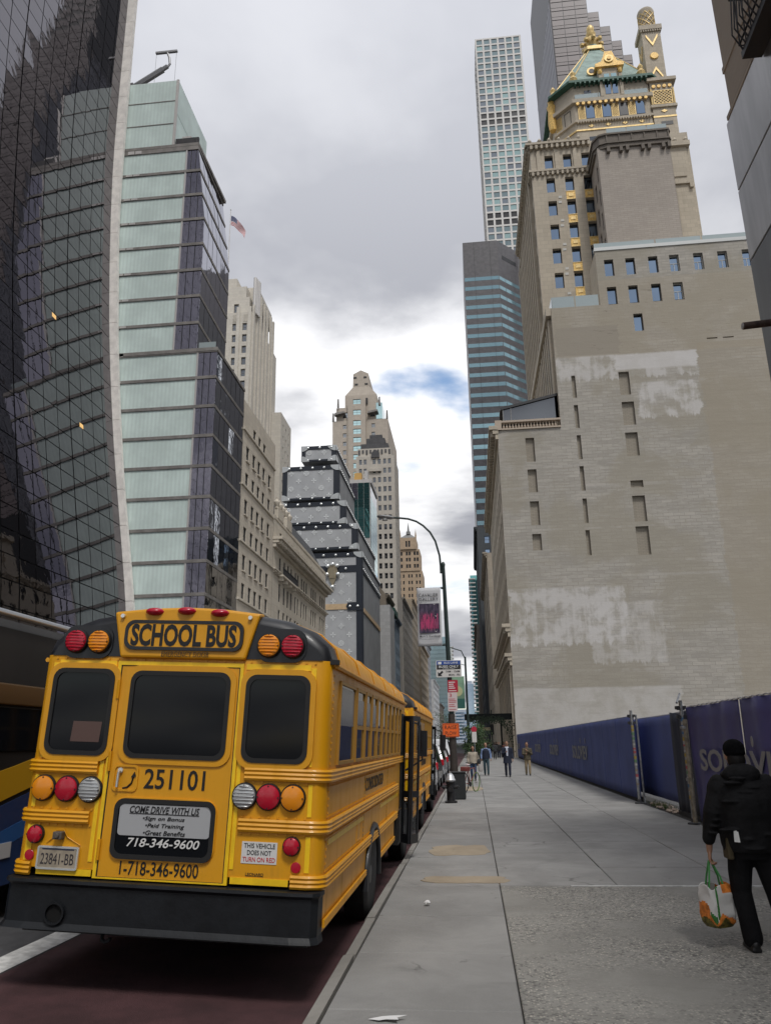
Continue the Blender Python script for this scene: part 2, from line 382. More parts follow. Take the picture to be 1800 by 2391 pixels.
# ------------------------------------------------------------------ left side: black curved glass tower
def gloss(name, col, rough=.03, metal=1, wav=.0, ws=.6, dark=None):
    """coated facade glass: tinted mirror with slightly wavy panes"""
    if name in MATS: return MATS[name]
    mt = M(name, col, rough, metal); t = mt.node_tree; b = t.nodes['Principled BSDF']
    if wav:
        g = t.nodes.new('ShaderNodeNewGeometry').outputs['Position']; bn = t.nodes.new('ShaderNodeBump')
        bn.inputs['Strength'].default_value = wav; bn.inputs['Distance'].default_value = .05
        t.links.new(noise(t, g, ws, 3, .5, .6), bn.inputs['Height']); t.links.new(bn.outputs[0], b.inputs['Normal'])
    return mt
trav = M('travertine', (.78,.74,.69), .7, var=.12, vs=1.2, bump=.2, bs=12)
solg = gloss('bronze_mirror_glass', (.155,.148,.162), .02, 1, .12, .5)
mull = M('black_mullion', (.012,.012,.014), .4, .3)
GP = [(0,-31.6),(8,-32.6),(15.2,-33.4),(23,-34.6),(33,-36.2),(45,-37.7),(55,-38.55),(65,-39.16),(73,-39.4),(94,-39.5),(150,-39.5)]
SP = [(0,-30.3),(8,-31.6),(15,-32.66),(19.2,-33.3),(29.7,-35.0),(43.3,-36.7),(52.6,-37.5),(60.5,-38.05),(70.6,-38.3),(94,-38.5),(150,-38.5)]
def lin(P, z):
    # smooth interpolation of the profile
    for i in range(len(P)-1):
        if P[i][0] <= z <= P[i+1][0]:
            f = (z-P[i][0])/(P[i+1][0]-P[i][0])
            def sl(k):
                k0, k1 = max(k-1, 0), min(k+1, len(P)-1); return (P[k1][1]-P[k0][1])/(P[k1][0]-P[k0][0])
            h = P[i+1][0]-P[i][0]; a, c = P[i][1], P[i+1][1]; ma, mc = sl(i)*h, sl(i+1)*h
            return (2*f**3-3*f**2+1)*a+(f**3-2*f**2+f)*ma+(-2*f**3+3*f**2)*c+(f**3-f**2)*mc
    return P[-1][1]
sol = thing('curved_glass_tower', 'tall black mirror glass tower with a sweeping curved front and pale stone edge', 'building', (-45, 40, 0))
zl = [i*1.95 for i in range(72)]
b = MB(); YS = 73.2
for z0, z1 in zip(zl[:-1], zl[1:]):
    b.quad((lin(GP,z0)-.12,-20,z0),(lin(GP,z0)-.12,YS,z0),(lin(GP,z1)-.12,YS,z1),(lin(GP,z1)-.12,-20,z1))
b.box(-75, -39.8, -20, YS, 0, 140); b.build('frame', mull, sol)
ylines = []; y = 72.75
while y > -18: ylines.append(y); y -= 2.35
cells = [(i, k) for i in range(len(ylines)-1) for k in range(len(zl)-1)]
def pane(b, i, k):
    y1, y0 = ylines[i]-.05, ylines[i+1]+.05; z0, z1 = zl[k]+.045, zl[k+1]-.045; c = lambda z: lin(GP, z)
    if i % 4 == 3: y0 += .07
    t = random.gauss(0, .0022); u = random.gauss(0, .0022)
    b.quad((c(z0)-t-u,y0,z0),(c(z0)-t+u,y1,z0),(c(z1)+t+u,y1,z1),(c(z1)+t-u,y0,z1))
vis = [(i, k) for i, k in cells if i < 10 and 5 <= k < 47 and k >= 5]
vis.sort(key=lambda a: (a[0], a[1])); near = set(vis[:300]); rest = MB()
for c in cells:
    if c in near:
        pb = MB(); pane(pb, *c); me = bpy.data.meshes.new('pane'); me.from_pydata(pb.v, [], pb.f); me.materials.append(solg); ob('pane', me, sol)
    else: pane(rest, *c)
me = bpy.data.meshes.new('panes'); me.from_pydata(rest.v, [], rest.f); me.materials.append(solg); o = ob('panes', me, sol); tag(o, kind='stuff')
# pale stone edge, block by block
zb = [0]
while zb[-1] < 138: zb.append(zb[-1]+3.9)
for z0, z1 in zip(zb[:-1], zb[1:]):
    b = MB(); n = 3; ring = []
    zs_ = [z0+.02+(z1-z0-.04)*q/n for q in range(n+1)]
    b.loft([[(lin(GP,z)-.3,72.72,z),(lin(SP,z),72.72,z),(lin(SP,z),73.25,z),(lin(GP,z)-.3,73.25,z)] for z in zs_]); b.build('stone_block', trav, sol)
# warm lit offices seen through the lower panes
lit = M('office_light', (.9,.55,.2), .5, emit=.2)
for yy, zz_ in ((60.5,40.4),(65.2,31.2)):
    b = MB(); c = lin(GP, zz_)+.02; c1 = lin(GP, zz_+.42)+.02
    b.add([(c,yy,zz_),(c,yy+.7,zz_),(c1,yy+.7,zz_+.42),(c1,yy,zz_+.42),(c-.04,yy,zz_),(c-.04,yy+.7,zz_),(c1-.04,yy+.7,zz_+.42),(c1-.04,yy,zz_+.42)], [(0,1,2,3),(4,7,6,5),(0,4,5,1),(1,5,6,2),(2,6,7,3),(3,7,4,0)]); b.build('lit_ceiling_lamp', lit, sol)
# ------------------------------------------------------------------ pale green faceted glass tower
gt = thing('faceted_glass_tower', 'narrow stepped tower of pale green frosted glass bands and violet corner glass', 'building', (-32, 78, 0))
def channel(name, col):
    mt = M(name, col, .32, 0, spec=.6); t = mt.node_tree; b = t.nodes['Principled BSDF']
    g = t.nodes.new('ShaderNodeNewGeometry').outputs['Position']
    wv = t.nodes.new('ShaderNodeTexWave'); wv.wave_type = 'BANDS'; wv.bands_direction = 'X'; wv.inputs['Scale'].default_value = .72; wv.inputs['Distortion'].default_value = .15
    t.links.new(g, wv.inputs['Vector']); v = noise(t, g, .35, 4, .6)
    c = mixc(t, sstep(t, v, .35, .7), tuple(x*.9 for x in col), tuple(min(1, x*1.08) for x in col))
    c = mixc(t, mth(t, 'MULTIPLY', wv.outputs['Fac'], .32), c, tuple(x*.72 for x in col))
    t.links.new(c, b.inputs['Base Color']); return mt
chan = channel('green_channel_glass', (.62,.73,.69))
vio = gloss('violet_glass', (.46,.45,.52), .02, 1, .16, 1.1); dkg = gloss('dark_street_glass', (.32,.34,.38), .02, 1, .16, .8)
alu = M('weathered_aluminium', (.23,.215,.20), .55, .35, var=.2, vs=1); alul = M('pale_aluminium', (.5,.48,.46), .45, .3); core = M('dark_core', (.02,.02,.022), .6)
YW, YE = 73.5, 84.0
fl = [70.3-i*3.372 for i in range(21)]           # floor lines, top to ground
corner = lambda z: -28.03 if z < 59.96 else -28.03-(z-59.96)*.121
b = MB(); b.box(-60, -25.9, YW+.2, YE-.05, 0, 43.0); b.add([(-60,YW+.2,43),(-28.25,YW+.2,43),(-28.25,YW+.2,60),(-29.55,YW+.2,71),(-60,YW+.2,71),(-60,YE-.05,43),(-28.55,YE-.05,43),(-28.6,YE-.05,60),(-29.75,YE-.05,71),(-60,YE-.05,71)],
    [(0,1,2,3,4),(9,8,7,6,5),(1,6,7,2),(2,7,8,3),(3,8,9,4)]); b.box(-60, -32.5, YW+.2, YE-.05, 70.5, 80.2); b.build('core', core, gt)
def slabline(z, xr, h=.34, dpt=.22):
    MB().box(-39.2, xr, YW-dpt*.5, YW+.3, z-h, z).build('slab_edge', alu, gt)
    for q in (-37.9, -37.0): boxob('bracket', gt, alul, q, q+.75, YW-.15, YW-.02, z-h+.05, z-.05)
# crown of the tower
for i, (z0, z1) in enumerate(((77.4,80.45),(74.0,77.3),(70.6,73.9))):
    boxob('frosted_panel', gt, chan, -39.2, -32.55, YW, YW+.12, z0, z1)
    boxob('rail', gt, alu, -39.2, -32.5, YW-.05, YW+.1, z0-.1, z0)
chan2 = channel('green_screen_glass', (.58,.70,.66))
for z0, z1 in ((75.6,80.45),(70.6,75.5)): boxob('screen_panel', gt, chan2, -32.42, -32.32, YW+.1, YE, z0, z1)
boxob('corner_post', gt, alul, -32.55, -32.25, YW-.08, YW+.1, 70.5, 80.5)
boxob('plant_box', gt, alul, -31.7, -30.6, YW+.8, YW+2.4, 70.9, 72.6); boxob('parapet', gt, mull, -32.2, -29.35, YW+.1, YW+.4, 70.9, 71.7)
for i in range(20):
    z1, z0 = fl[i], max(fl[i+1], .2)
    if z1 < 1: break
    low = z1 < 43.5; xr = -25.7 if low else None; xm = -27.85 if low else -30.65
    c1, c0 = (-25.7, -25.7) if low else (corner(z1), corner(z0))
    slabline(z1, c1+.05, .55 if abs(z1-43.3) < .3 or i == 0 else .34)
    boxob('frosted_panel', gt, chan, -39.2, xm-.09, YW, YW+.12, z0, z1-.36)
    MB().add([(xm+.09,YW,z0),(c0,YW,z0),(c1,YW,z1-.36),(xm+.09,YW,z1-.36),(xm+.09,YW+.1,z0),(c0,YW+.1,z0),(c1,YW+.1,z1-.36),(xm+.09,YW+.1,z1-.36)],[(0,1,2,3),(4,7,6,5),(0,4,5,1),(1,5,6,2),(2,6,7,3),(3,7,4,0)]).build('corner_pane', vio, gt)
    for q in (.33, .66): boxob('mullion', gt, mull, xm+(c0-xm)*q-.035, xm+(c0-xm)*q+.035, YW-.03, YW+.02, z0, z1-.36)
    n = 6; ys = [YW+.1+(YE-YW-.1)*k/n for k in range(n+1)]
    for k in range(n):
        t = random.gauss(0, .008); g = .04
        a0, a1 = (c0, c1) if low else (c0-.3*(ys[k]-YW)/10.5, c1-.3*(ys[k]-YW)/10.5)
        d0, d1 = (c0, c1) if low else (c0-.3*(ys[k+1]-YW)/10.5, c1-.3*(ys[k+1]-YW)/10.5)
        me = bpy.data.meshes.new('street_pane'); me.from_pydata([(a0+t,ys[k]+g,z0),(d0-t,ys[k+1]-g,z0),(d1-t,ys[k+1]-g,z1-.36),(a1+t,ys[k]+g,z1-.36)], [], [(0,1,2,3)]); me.materials.append(gloss('sky_toned_street_glass', (.44,.44,.50), .02, 1, .2, .9) if z1 > 52 else dkg); ob('street_pane', me, gt)  # upper panes tinted brighter: reflected sky put into the glass colour
    MB().add([(c1-.2,YW,z1-.34),(c1+.06,YW,z1-.34),(c1+.06-(0 if low else .3),YE,z1-.34),(c1-.5,YE,z1-.34),(c1-.2,YW,z1),(c1+.06,YW,z1),(c1+.06-(0 if low else .3),YE,z1),(c1-.5,YE,z1)],[(0,3,2,1),(4,5,6,7),(0,1,5,4),(1,2,6,5),(2,3,7,6),(3,0,4,7)]).build('street_slab_edge', alu, gt)
for xm, z0, z1 in ((-30.65,43.3,70.3),(-27.85,0.2,42.8)): boxob('mullion_post', gt, alul, xm-.09, xm+.09, YW-.09, YW+.12, z0, z1)
boxob('roof_slab', gt, alu, -60, -29.2, YW-.1, YE, 70.35, 70.75); boxob('terrace_slab', gt, alu, -60, -25.6, YW-.15, YE, 42.9, 43.25)
boxob('east_wall', gt, M('party_wall', (.3,.28,.25), .9), -60, -25.75, YE-.05, YE+.02, 0, 42.8)
gl_rail = M('rail_glass', (.40,.46,.46), .1, .3)
boxob('terrace_rail', gt, gl_rail, -27.9, -26.0, YW+.3, YW+.34, 43.25, 44.2)
# roof crane
dg = M('crane_grey', (.32,.32,.33), .5, .3)
cr = thing('roof_crane', 'grey telescopic window cleaning crane with a T shaped head on the green glass roof', 'crane', (-40, 78, 80.5))
MB().tube([(-41,78,84.4),(-36.6,78,87.3)], .42, 6).build('boom', dg, cr); MB().tube([(-38.6,78,86),(-36.0,78,87.75)], .3, 6).build('boom_tip', dg, cr)
MB().tube([(-36.0,78,87.6),(-35.7,78,88.1),(-35.85,78,89.2),(-36.15,78,90.0)], .16, 6).build('jib', dg, cr); MB().box(-37.75,-34.8,77.85,78.15,90.0,90.28).build('spreader', dg, cr)
MB().box(-41.5,-40.2,77.3,78.7,80.2,84.9).build('mast', dg, cr)
for xx in (-37.65, -34.9): MB().tube([(xx,78,90),(xx,78,80.4)], .025, 4).build('cable', dg, cr)
# ------------------------------------------------------------------ masonry helpers
def stone(name, col, var=.12, course=0.6, rough=.85, bl=1.2, streak=.25):
    """stone or brick wall: coursing as fine relief, weather streaks, blotches"""
    if name in MATS: return MATS[name]
    mt = bpy.data.materials.new(name); mt.use_nodes = True; t = mt.node_tree; b = t.nodes['Principled BSDF']
    g = t.nodes.new('ShaderNodeNewGeometry').outputs['Position']
    s = t.nodes.new('ShaderNodeSeparateXYZ'); t.links.new(g, s.inputs[0])
    u = mth(t, 'ADD', s.outputs[0], s.outputs[1]); cb = t.nodes.new('ShaderNodeCombineXYZ'); t.links.new(u, cb.inputs[0]); t.links.new(s.outputs[2], cb.inputs[1])
    br = t.nodes.new('ShaderNodeTexBrick'); br.inputs['Scale'].default_value = 1; br.inputs['Brick Width'].default_value = bl; br.inputs['Row Height'].default_value = course
    br.inputs['Mortar Size'].default_value = .018; br.inputs['Color1'].default_value = (*[x*(1+var*.5) for x in col], 1); br.inputs['Color2'].default_value = (*[x*(1-var*.5) for x in col], 1)
    br.inputs['Mortar'].default_value = (*[x*.72 for x in col], 1); t.links.new(cb.outputs[0], br.inputs['Vector'])
    n0 = sstep(t, noise(t, g, .22, 7, .62, .3), .3, .7)
    c = mixc(t, mth(t, 'MULTIPLY', n0, var*2.2, clamp=True), br.outputs['Color'], tuple(x*.72 for x in col))
    mp = t.nodes.new('ShaderNodeMapping'); mp.inputs['Scale'].default_value = (1.6, 1.6, .12); t.links.new(g, mp.inputs[0])
    st = sstep(t, noise(t, mp.outputs[0], 1, 5, .6), .5, .78)
    c = mixc(t, mth(t, 'MULTIPLY', st, streak), c, tuple(x*.55 for x in col))
    t.links.new(c, b.inputs['Base Color']); b.inputs['Roughness'].default_value = rough; b.inputs['Specular IOR Level'].default_value = .25
    bn = t.nodes.new('ShaderNodeBump'); bn.inputs['Strength'].default_value = .35; bn.inputs['Distance'].default_value = .03
    t.links.new(noise(t, g, 6, 5, .65), bn.inputs['Height']); t.links.new(bn.outputs[0], b.inputs['Normal'])
    MATS[name] = mt; return mt
wing = gloss('window_glass_dark', (.13,.14,.155), .04, .75); winb = gloss('window_glass_blue', (.24,.32,.43), .03, 1); wint = gloss('window_glass_teal', (.40,.56,.58), .05, .9)
winm = gloss('window_glass_grey', (.24,.255,.27), .05, .85); blackw = M('window_black', (.015,.015,.017), .3)
fdark = M('frame_dark', (.03,.03,.033), .5); fgrey = M('frame_grey', (.2,.2,.2), .5); fwhite = M('frame_white', (.55,.54,.5), .6); ftan = M('frame_tan', (.33,.29,.23), .7)
def grid(u0, u1, nu, w, z0, z1, nz, h, skip=None):
    out = []; 
    for k in range(nz):
        zc = z0+(z1-z0)*(k+.5)/nz
        for i in range(nu):
            uc = u0+(u1-u0)*(i+.5)/nu
            if skip and skip(i, k): continue
            out.append((uc-w/2, uc+w/2, zc-h/2, zc+h/2))
    return out
def block(p, x0, x1, y0, y1, z0, z1, mat, W=(), Sd=(), side='S', depth=.3, style='s', fm=None, gm=None, part='wall', gl=None):
    fm = fm or fgrey; gm = gm or wing; fr = west(x0, y0)
    facade(p, fr, 0, x1-x0, z0, z1, list(W), depth, mat, part); windows(p, fr, W, depth, style, fm, gm, gl=gl)
    f2 = south(x1, y0) if side == 'S' else north(x0, y1)
    facade(p, f2, 0, y1-y0, z0, z1, list(Sd), depth, mat, part); windows(p, f2, Sd, depth, style, fm, gm, gl=gl)
    b = MB(); e = x0 if side == 'S' else x1
    b.quad((x0,y0,z1),(x1,y0,z1),(x1,y1,z1),(x0,y1,z1)); b.quad((x0,y1,z0),(x1,y1,z0),(x1,y1,z1),(x0,y1,z1)); b.quad((e,y0,z0),(e,y1,z0),(e,y1,z1),(e,y0,z1))
    return b.build('roof', mat, p)
cream = stone('cream_limestone', (.60,.54,.45), .14, .75, streak=.3); cream2 = stone('pale_limestone', (.62,.565,.475), .12, .9, streak=.3)
# ------------------------------------------------------------------ cream office block beside the green glass
o1 = thing('cream_office_building', 'plain cream stone office block with single sash windows beside the green glass tower', 'building', (-30, 92, 0))
W_ = []
for z in [36.6-3.37*k for k in range(11)]:
    for a in (85.7, 88.5, 90.9, 93.3, 96.2): W_.append((a-84.1, a-84.1+1.3, z-1.9, z))
for a in (88.5, 90.9, 93.3): W_.append((a-84.1, a-84.1+1.25, 37.95+.3, 39.9))
fr = south(-25.7, 84.1); facade(o1, fr, 0, 15.5, 0, 42, W_, .13, cream); windows(o1, fr, W_, .13, 's', fdark, wing)
b = MB(); b.box(-45, -25.72, 84.1, 99.58, 41.2, 41.9); b.quad((-45,84.05,0),(-25.72,84.05,0),(-25.72,84.05,42),(-45,84.05,42)); b.quad((-45,99.58,0),(-25.7,99.58,0),(-25.7,99.58,42),(-45,99.58,42)); b.build('roof', cream, o1)
for z in (38.3, 31.35, 24.5, 17.7): boxob('string_course', o1, cream2, -25.72, -25.5, 84.15, 99.5, z-.12, z+.12)
for a in (88.5, 90.9, 93.3, 85.7, 96.2):
    for z in [36.6-3.37*k for k in range(6)]: boxob('sill', o1, cream2, -25.68, -25.52, a-.1, a+1.4, z-2.02, z-1.9)
# ------------------------------------------------------------------ white corner store with mansard
o2 = thing('corner_store_building', 'pale stone corner store with grouped narrow windows, bracketed cornice and slate mansard', 'building', (-30, 120, 0))
cols = [103.3,106.0,108.3,110.4,113.3,115.0,117.7,119.5,121.2,125.3,127.0,128.8,132.9,134.7,136.4]
W_ = []
for zt, h in ((30.4,2.2),(26.8,2.5),(23.1,2.5),(19.5,2.5),(15.9,2.5),(12.2,2.4)):
    for a in cols: W_.append((a-99.7, a-99.7+1.15, zt-h, zt))
fr = south(-25.7, 99.7); facade(o2, fr, 0, 38.9, 0, 31.8, W_, .13, cream2); windows(o2, fr, W_, .13, 's', fdark, wing)
b = MB(); b.quad((-60,99.65,0),(-25.72,99.65,0),(-25.72,99.65,31.8),(-60,99.65,31.8)); b.quad((-60,138.6,0),(-25.7,138.6,0),(-25.7,138.6,31.8),(-60,138.6,31.8)); b.build('side_wall', cream2, o2)
slate = M('slate_dark', (.06,.062,.066), .7, var=.25, vs=2, bump=.4, bs=8)
MB().add([(-25.9,108,31.8),(-25.9,138.4,31.8),(-60,138.4,31.8),(-60,108,31.8),(-28.2,108.5,36.4),(-28.2,136.2,36.4),(-60,136.2,36.4),(-60,108.5,36.4)],[(0,1,5,4),(1,2,6,5),(2,3,7,6),(3,0,4,7),(4,5,6,7)]).build('mansard', slate, o2)
def cornice(p, x, y0, y1, z, out=.9, h=.8, mat=None, brk=1.0, sign=1, name='cornice'):
    b = MB(); b.box(x-.05*sign, x+out*sign, y0-.2, y1+(.6 if sign > 0 else .2), z, z+h*.35); b.box(x-.05*sign, x+out*.6*sign, y0-.1, y1+.2, z-h*.4, z-.002); b.box(x-.05*sign, x+out*.3*sign, y0, y1, z-h*.9, z-h*.42)
    y = y0+.3
    while y < y1: b.box(x+out*.3*sign, x+out*.85*sign, y, y+brk*.4, z-h*.55, z-.003); y += brk
    return b.build(name, mat, p)
cornice(o2, -25.7, 99.8, 138.9, 28.5, 1.3, 1.1, cream2, 1.0); cornice(o2, -25.7, 99.8, 138.7, 24.4, .45, .5, cream2, 1.5, name='string_course')
boxob('parapet', o2, cream2, -26.0, -25.62, 99.8, 138.6, 31.6, 32.05)
for a in (101.6, 106.8): boxob('gable_block', o2, cream2, -26.1, -25.55, a, a+3.2, 32.06, 33.5)
for k, a in enumerate((101.8, 103.6, 105.3, 107.2, 109.4)):
    MB().lathe([(.28,0),(.34,.15),(.2,.3),(.42,.7),(.45,1.0),(.25,1.25),(.12,1.5),(.16,1.65),(.02,1.8)], 10, (-25.85, a, 33.4 if 101.6 < a < 110 else 32)).build('urn', cream2, o2, 40)
b = MB(); b.box(-25.75, -24.9, 102.6, 111.8, 23.95, 24.2); [b.box(-25.7, -25.0, y, y+.3, 23.4, 23.94) for y in (103, 105.5, 108, 110.8)]; b.build('balcony', cream2, o2)
b = MB(); [b.box(-24.98, -24.93, 102.7+.22*k, 102.74+.22*k, 24.2, 25.1) for k in range(41)]; b.box(-25, -24.9, 102.6, 111.8, 25.1, 25.18); b.build('balcony_rail', fdark, o2)
# ------------------------------------------------------------------ art deco tower behind
dec = stone('deco_limestone', (.62,.58,.51), .1, 1.0, streak=.18)
o3 = thing('art_deco_tower', 'pale stone art deco tower with vertical piers and stepped top behind the cream block', 'building', (-78, 230, 0))
def cols_rects(xs, x0, tops, w, h): return [(a-x0, a-x0+w, z-h, z) for a in xs for z in tops]
tops = [131.3-4.05*k for k in range(30) if 131.3-4.05*k > 6]
block(o3, -92, -64.3, 215, 247, 0, 135.2, dec, cols_rects((-70.6,-67.3,-76,-80,-84), -92, tops, 1.45, 2.6), [(a, a+.9, z-3.0, z) for a in (3,7,11.5,15,19.5) for z in [133.5-4.05*k for k in range(20)]], 'S', .5, 's', fgrey, winm)
block(o3, -92, -65.8, 217, 240, 135.2, 142, dec, [(-71-(-92), -69.4-(-92), 136, 139.6)], [], 'S', .5, 's', fgrey, winm)
block(o3, -92, -64.6, 222, 240, 142, 148.6, dec, [], [(3,3.9,143,147),(7,7.9,143,147),(11,11.9,143,147)], 'S')
block(o3, -92, -67.3, 218, 238, 142, 146.6, dec); block(o3, -92, -71, 219, 236, 146.6, 150.5, dec)
block(o3, -92, -60.5, 241, 256, 0, 111.3, dec, [], [(a, a+1, z-2.4, z) for a in (3,7,11) for z in [108-4.05*k for k in range(16)]], 'S', .4, 's', fgrey, winm)
for a in (-74.3, -68.7, -65.0): boxob('pier', o3, dec, a-.55, a+.55, 214.6, 215, 60, 137)
for a in (216, 220.6, 224.6, 228.8, 232.6, 237, 240.5): boxob('pier', o3, dec, -64.3, -63.7, a-.6, a+.6, 40, 138+min(a-216, 8))
b = MB(); [b.lathe([(.55,136),(.55,148.8)], 8, (-64.2+.2*k, 217+1.0*k, 0)) for k in range(4)]; b.build('fluted_pylon', alul, o3, 40)
for a in (-66.4, -69.9): 
    b = MB(); [b.box(a-.6+.24*k, a-.48+.24*k, 214.85, 215.1, 131.8, 134.4) for k in range(6)]; b.build('fretwork', dec, o3)
# ------------------------------------------------------------------ building dressed as a stack of trunks
canv = M('trunk_canvas', (.40,.41,.42), .6, var=.08, vs=.5, bump=.15, bs=6); trim = M('trunk_trim_navy', (.012,.017,.028), .5); moti = M('motif_pale', (.70,.72,.72), .5); metl = M('polished_nickel', (.78,.80,.79), .3, .7)
sidec = M('trunk_side_grey', (.27,.275,.28), .6, var=.12, vs=.3, bump=.1, bs=3); strapm = M('leather_strap_tan', (.55,.40,.24), .6, var=.1)
tk = thing('trunk_stack_building', 'building wrapped as a stack of grey monogrammed travel trunks with navy edges and metal studs', 'building', (-34, 195, 0))
YT = 177.0
def motif(kind):
    b = MB(); n = 8
    def petal4(r, w, rot):
        for q in range(4):
            a = rot+q*PI/2; ca, sa = math.cos(a), math.sin(a)
            pts = [(0.12*r,0),(r*.5,w),(r*.85,w*.7),(r,0),(r*.85,-w*.7),(r*.5,-w)]
            P = [(x*ca-z*sa, x*sa+z*ca) for x, z in pts]; b.prism(P, -.06, 0, 'y')
    def ring(pts, t):
        m = len(pts); out = pts; inn = [(x*(1-t), z*(1-t)) for x, z in pts]
        for i in range(m):
            j = (i+1) % m; b.prism([out[i], out[j], inn[j], inn[i]], -.06, 0, 'y')
    if kind == 0:    # rounded ring with star
        ring([(.72*math.cos(2*PI*k/20), .72*math.sin(2*PI*k/20)) for k in range(20)], .26); petal4(.52, .17, 0)
    elif kind == 1:  # curved diamond with star
        pts = []
        for q in range(4):
            for k in range(5):
                t = k/5; a0 = q*PI/2; x = (1-t)*math.cos(a0)+t*math.cos(a0+PI/2); z = (1-t)*math.sin(a0)+t*math.sin(a0+PI/2); f = .86*(1-.20*math.sin(PI*t)); pts.append((x*f, z*f))
        ring(pts, .27); petal4(.42, .13, 0)
    else:            # four petalled star
        petal4(.74, .19, 0); b.lathe([(.12,-.06),(.12,0)], 8, (0,0,0), 'y')
    return b.mesh('motif', moti)
mot = [motif(k) for k in range(3)]
b = MB(); b.lathe([(0.001,-.26),(.22,-.24),(.32,-.12),(.34,0)], 10, (0,0,0), 'y'); studm = b.mesh('stud', metl, 0)
TR = [(-38.96,-30.55,68.5,72.4,.95),(-43.6,-29.85,58.65,67.2,1.15),(-44.25,-28.2,52.4,57.9,1.2),(-45.5,-25.35,46.0,52.1,1.25),(-46.5,-24.3,-.2,45.1,1.25)]
def canvas_face(x0, x1, z0, z1, seed, sp=3.75, rowh=1.95):
    r = 0; z = z1-.75
    while z > z0+.2:
        k = 0; x = x0+.9+(0 if r % 2 == 0 else sp/2)
        while x < x1-.2:
            kind = 2 if r % 2 else (seed+k+r//2) % 2
            o = ob('motif', mot[kind], tk, Matrix.Translation((x, YT-.125, z)) @ Matrix.Diagonal((.88,1,.88,1)))
            x += sp; k += 1
        z -= rowh; r += 1
for i, (x0, x1, z0, z1, t) in enumerate(TR):
    yb = 214 if i == 4 else 212-(3-i)*4
    MB().box(x0, x1, YT, yb, z0, z1).build('trunk_body', sidec, tk)
    e = YT-.25; zlow = 17 if i == 4 else z0
    def edge(a, b_, c, d): boxob('trunk_edge', tk, trim, a, b_, e, YT+.02, c, d)
    edge(x0-.05, x1+.05, z1-t*.85, z1+.05); edge(x1-t, x1+.05, zlow, z1-t*.85-.002); edge(x0-.05, x0+t, zlow, z1-t*.85-.002)
    if i < 4: edge(x0+t+.002, x1-t-.002, z0-.05, z0+t*.45)
    boxob('trunk_canvas', tk, canv, x0+t, x1-t, YT-.12, YT+.01, zlow, z1-t*.85-.01)
    # side edges (receding along the street)
    boxob('side_edge', tk, trim, x1, x1+.2, YT+.03, yb, z1-t*.8, z1); 
    if i < 4: boxob('side_edge', tk, trim, x1, x1+.2, YT+.03, yb, z0, z0+.5)
    boxob('side_edge', tk, trim, x1, x1+.2, YT+.03, YT+1.6, zlow, z1-t*.8)
    k = 0; x = x0+1.6
    while x < x1-1:
        ob('stud', studm, tk, Matrix.Translation((x, e, z1-t*.42)))
        if i < 4: ob('stud', studm, tk, Matrix.Translation((x, e, z0+.25)) @ Matrix.Scale(.8, 4))
        x += 2.9
    y = YT+1.5
    while y < yb-1: 
        ob('stud', studm, tk, Matrix.Translation((x1+.2, y, z1-t*.4)) @ Matrix.Rotation(PI/2, 4, 'Z')); y += 1.55 if i < 3 else 1.9
    for (cx, sg) in ((x0, 1), (x1, -1)):
        for cz, sz in ((z1, -1), (z0, 1)):
            if i == 4 and cz == z0: continue
            pts = [(cx-.12*sg,cz-.1*sz),(cx+1.9*sg,cz-.1*sz),(cx+1.75*sg,cz+.45*sz),(cx+1.1*sg,cz+1.0*sz),(cx+.45*sg,cz+1.3*sz),(cx-.12*sg,cz+1.35*sz)]
            c = MB().prism(pts, e-.12, e+.02, 'y'); c.build('corner_cap', metl, tk)
            if sg < 0: MB().prism([(YT-.3,cz-.1*sz),(YT+1.9,cz-.1*sz),(YT+1.3,cz+.9*sz),(YT-.3,cz+1.3*sz)], x1+.2, x1+.34, 'x').build('corner_cap', metl, tk)
for i, (a, b_, c, d) in enumerate(((-38,-31.6,69.2,71.5),(-42.4,-31.1,59.3,66.2),(-43,-29.5,53,56.9),(-44,-26.7,46.5,51.1),(-45,-25.6,17.5,40.2))): canvas_face(a, b_, c, d, i)
for x in (-44, -40.2, -36.5, -32.7, -29): ob('motif', mot[2], tk, Matrix.Translation((x, YT-.125, 43.0)) @ Matrix.Diagonal((.8,1,.8,1)))
boxob('lid_band', tk, trim, -46.5, -24.25, YT-.26, YT+.01, 40.4, 42.0); boxob('lid_band', tk, trim, -24.3, -24.08, YT, 214, 40.4, 41.9)
for x in (-43, -40, -37, -34, -28): ob('stud', studm, tk, Matrix.Translation((x, YT-.27, 41.2)))
y = YT+1.5
while y < 213: ob('stud', studm, tk, Matrix.Translation((-24.08, y, 41.2)) @ Matrix.Rotation(PI/2, 4, 'Z')); y += 2
bl = M('brass_lock', (.55,.47,.33), .35, .9); lk = MB(); lk.prism([(-32.0,42.2),(-30.2,42.2),(-29.9,40.6),(-30.4,38.6),(-31.1,37.0),(-31.8,38.6),(-32.3,40.6)], YT-.55, YT-.26, 'y'); lk.box(-31.7,-30.5,YT-.75,YT-.54,39,41.4); L = lk.build('lock_plate', bl, tk)
for a in ((-32.2,41.9),(-30.0,41.9),(-31.1,42.3),(-32.4,39.9),(-29.8,39.9),(-31.1,36.9)): ob('lock_stud', studm, L, Matrix.Translation((a[0], YT-.55, a[1])) @ Matrix.Scale(1.5, 4))
boxob('strap', tk, strapm, -46.4, -27.2, YT-.3, YT-.1, 31.6, 32.9); boxob('strap', tk, strapm, -24.3, -24.05, YT+2, 213, 31.2, 32.2)
MB().prism([(-27.5,31.3),(-24.2,31.3),(-24.2,33.2),(-27.5,33.2),(-27.9,32.25)], YT-.36, YT-.25, 'y').build('strap_plate', trim, tk)
for x in (-27, -25.2): ob('stud', studm, tk, Matrix.Translation((x, YT-.37, 32.25)))
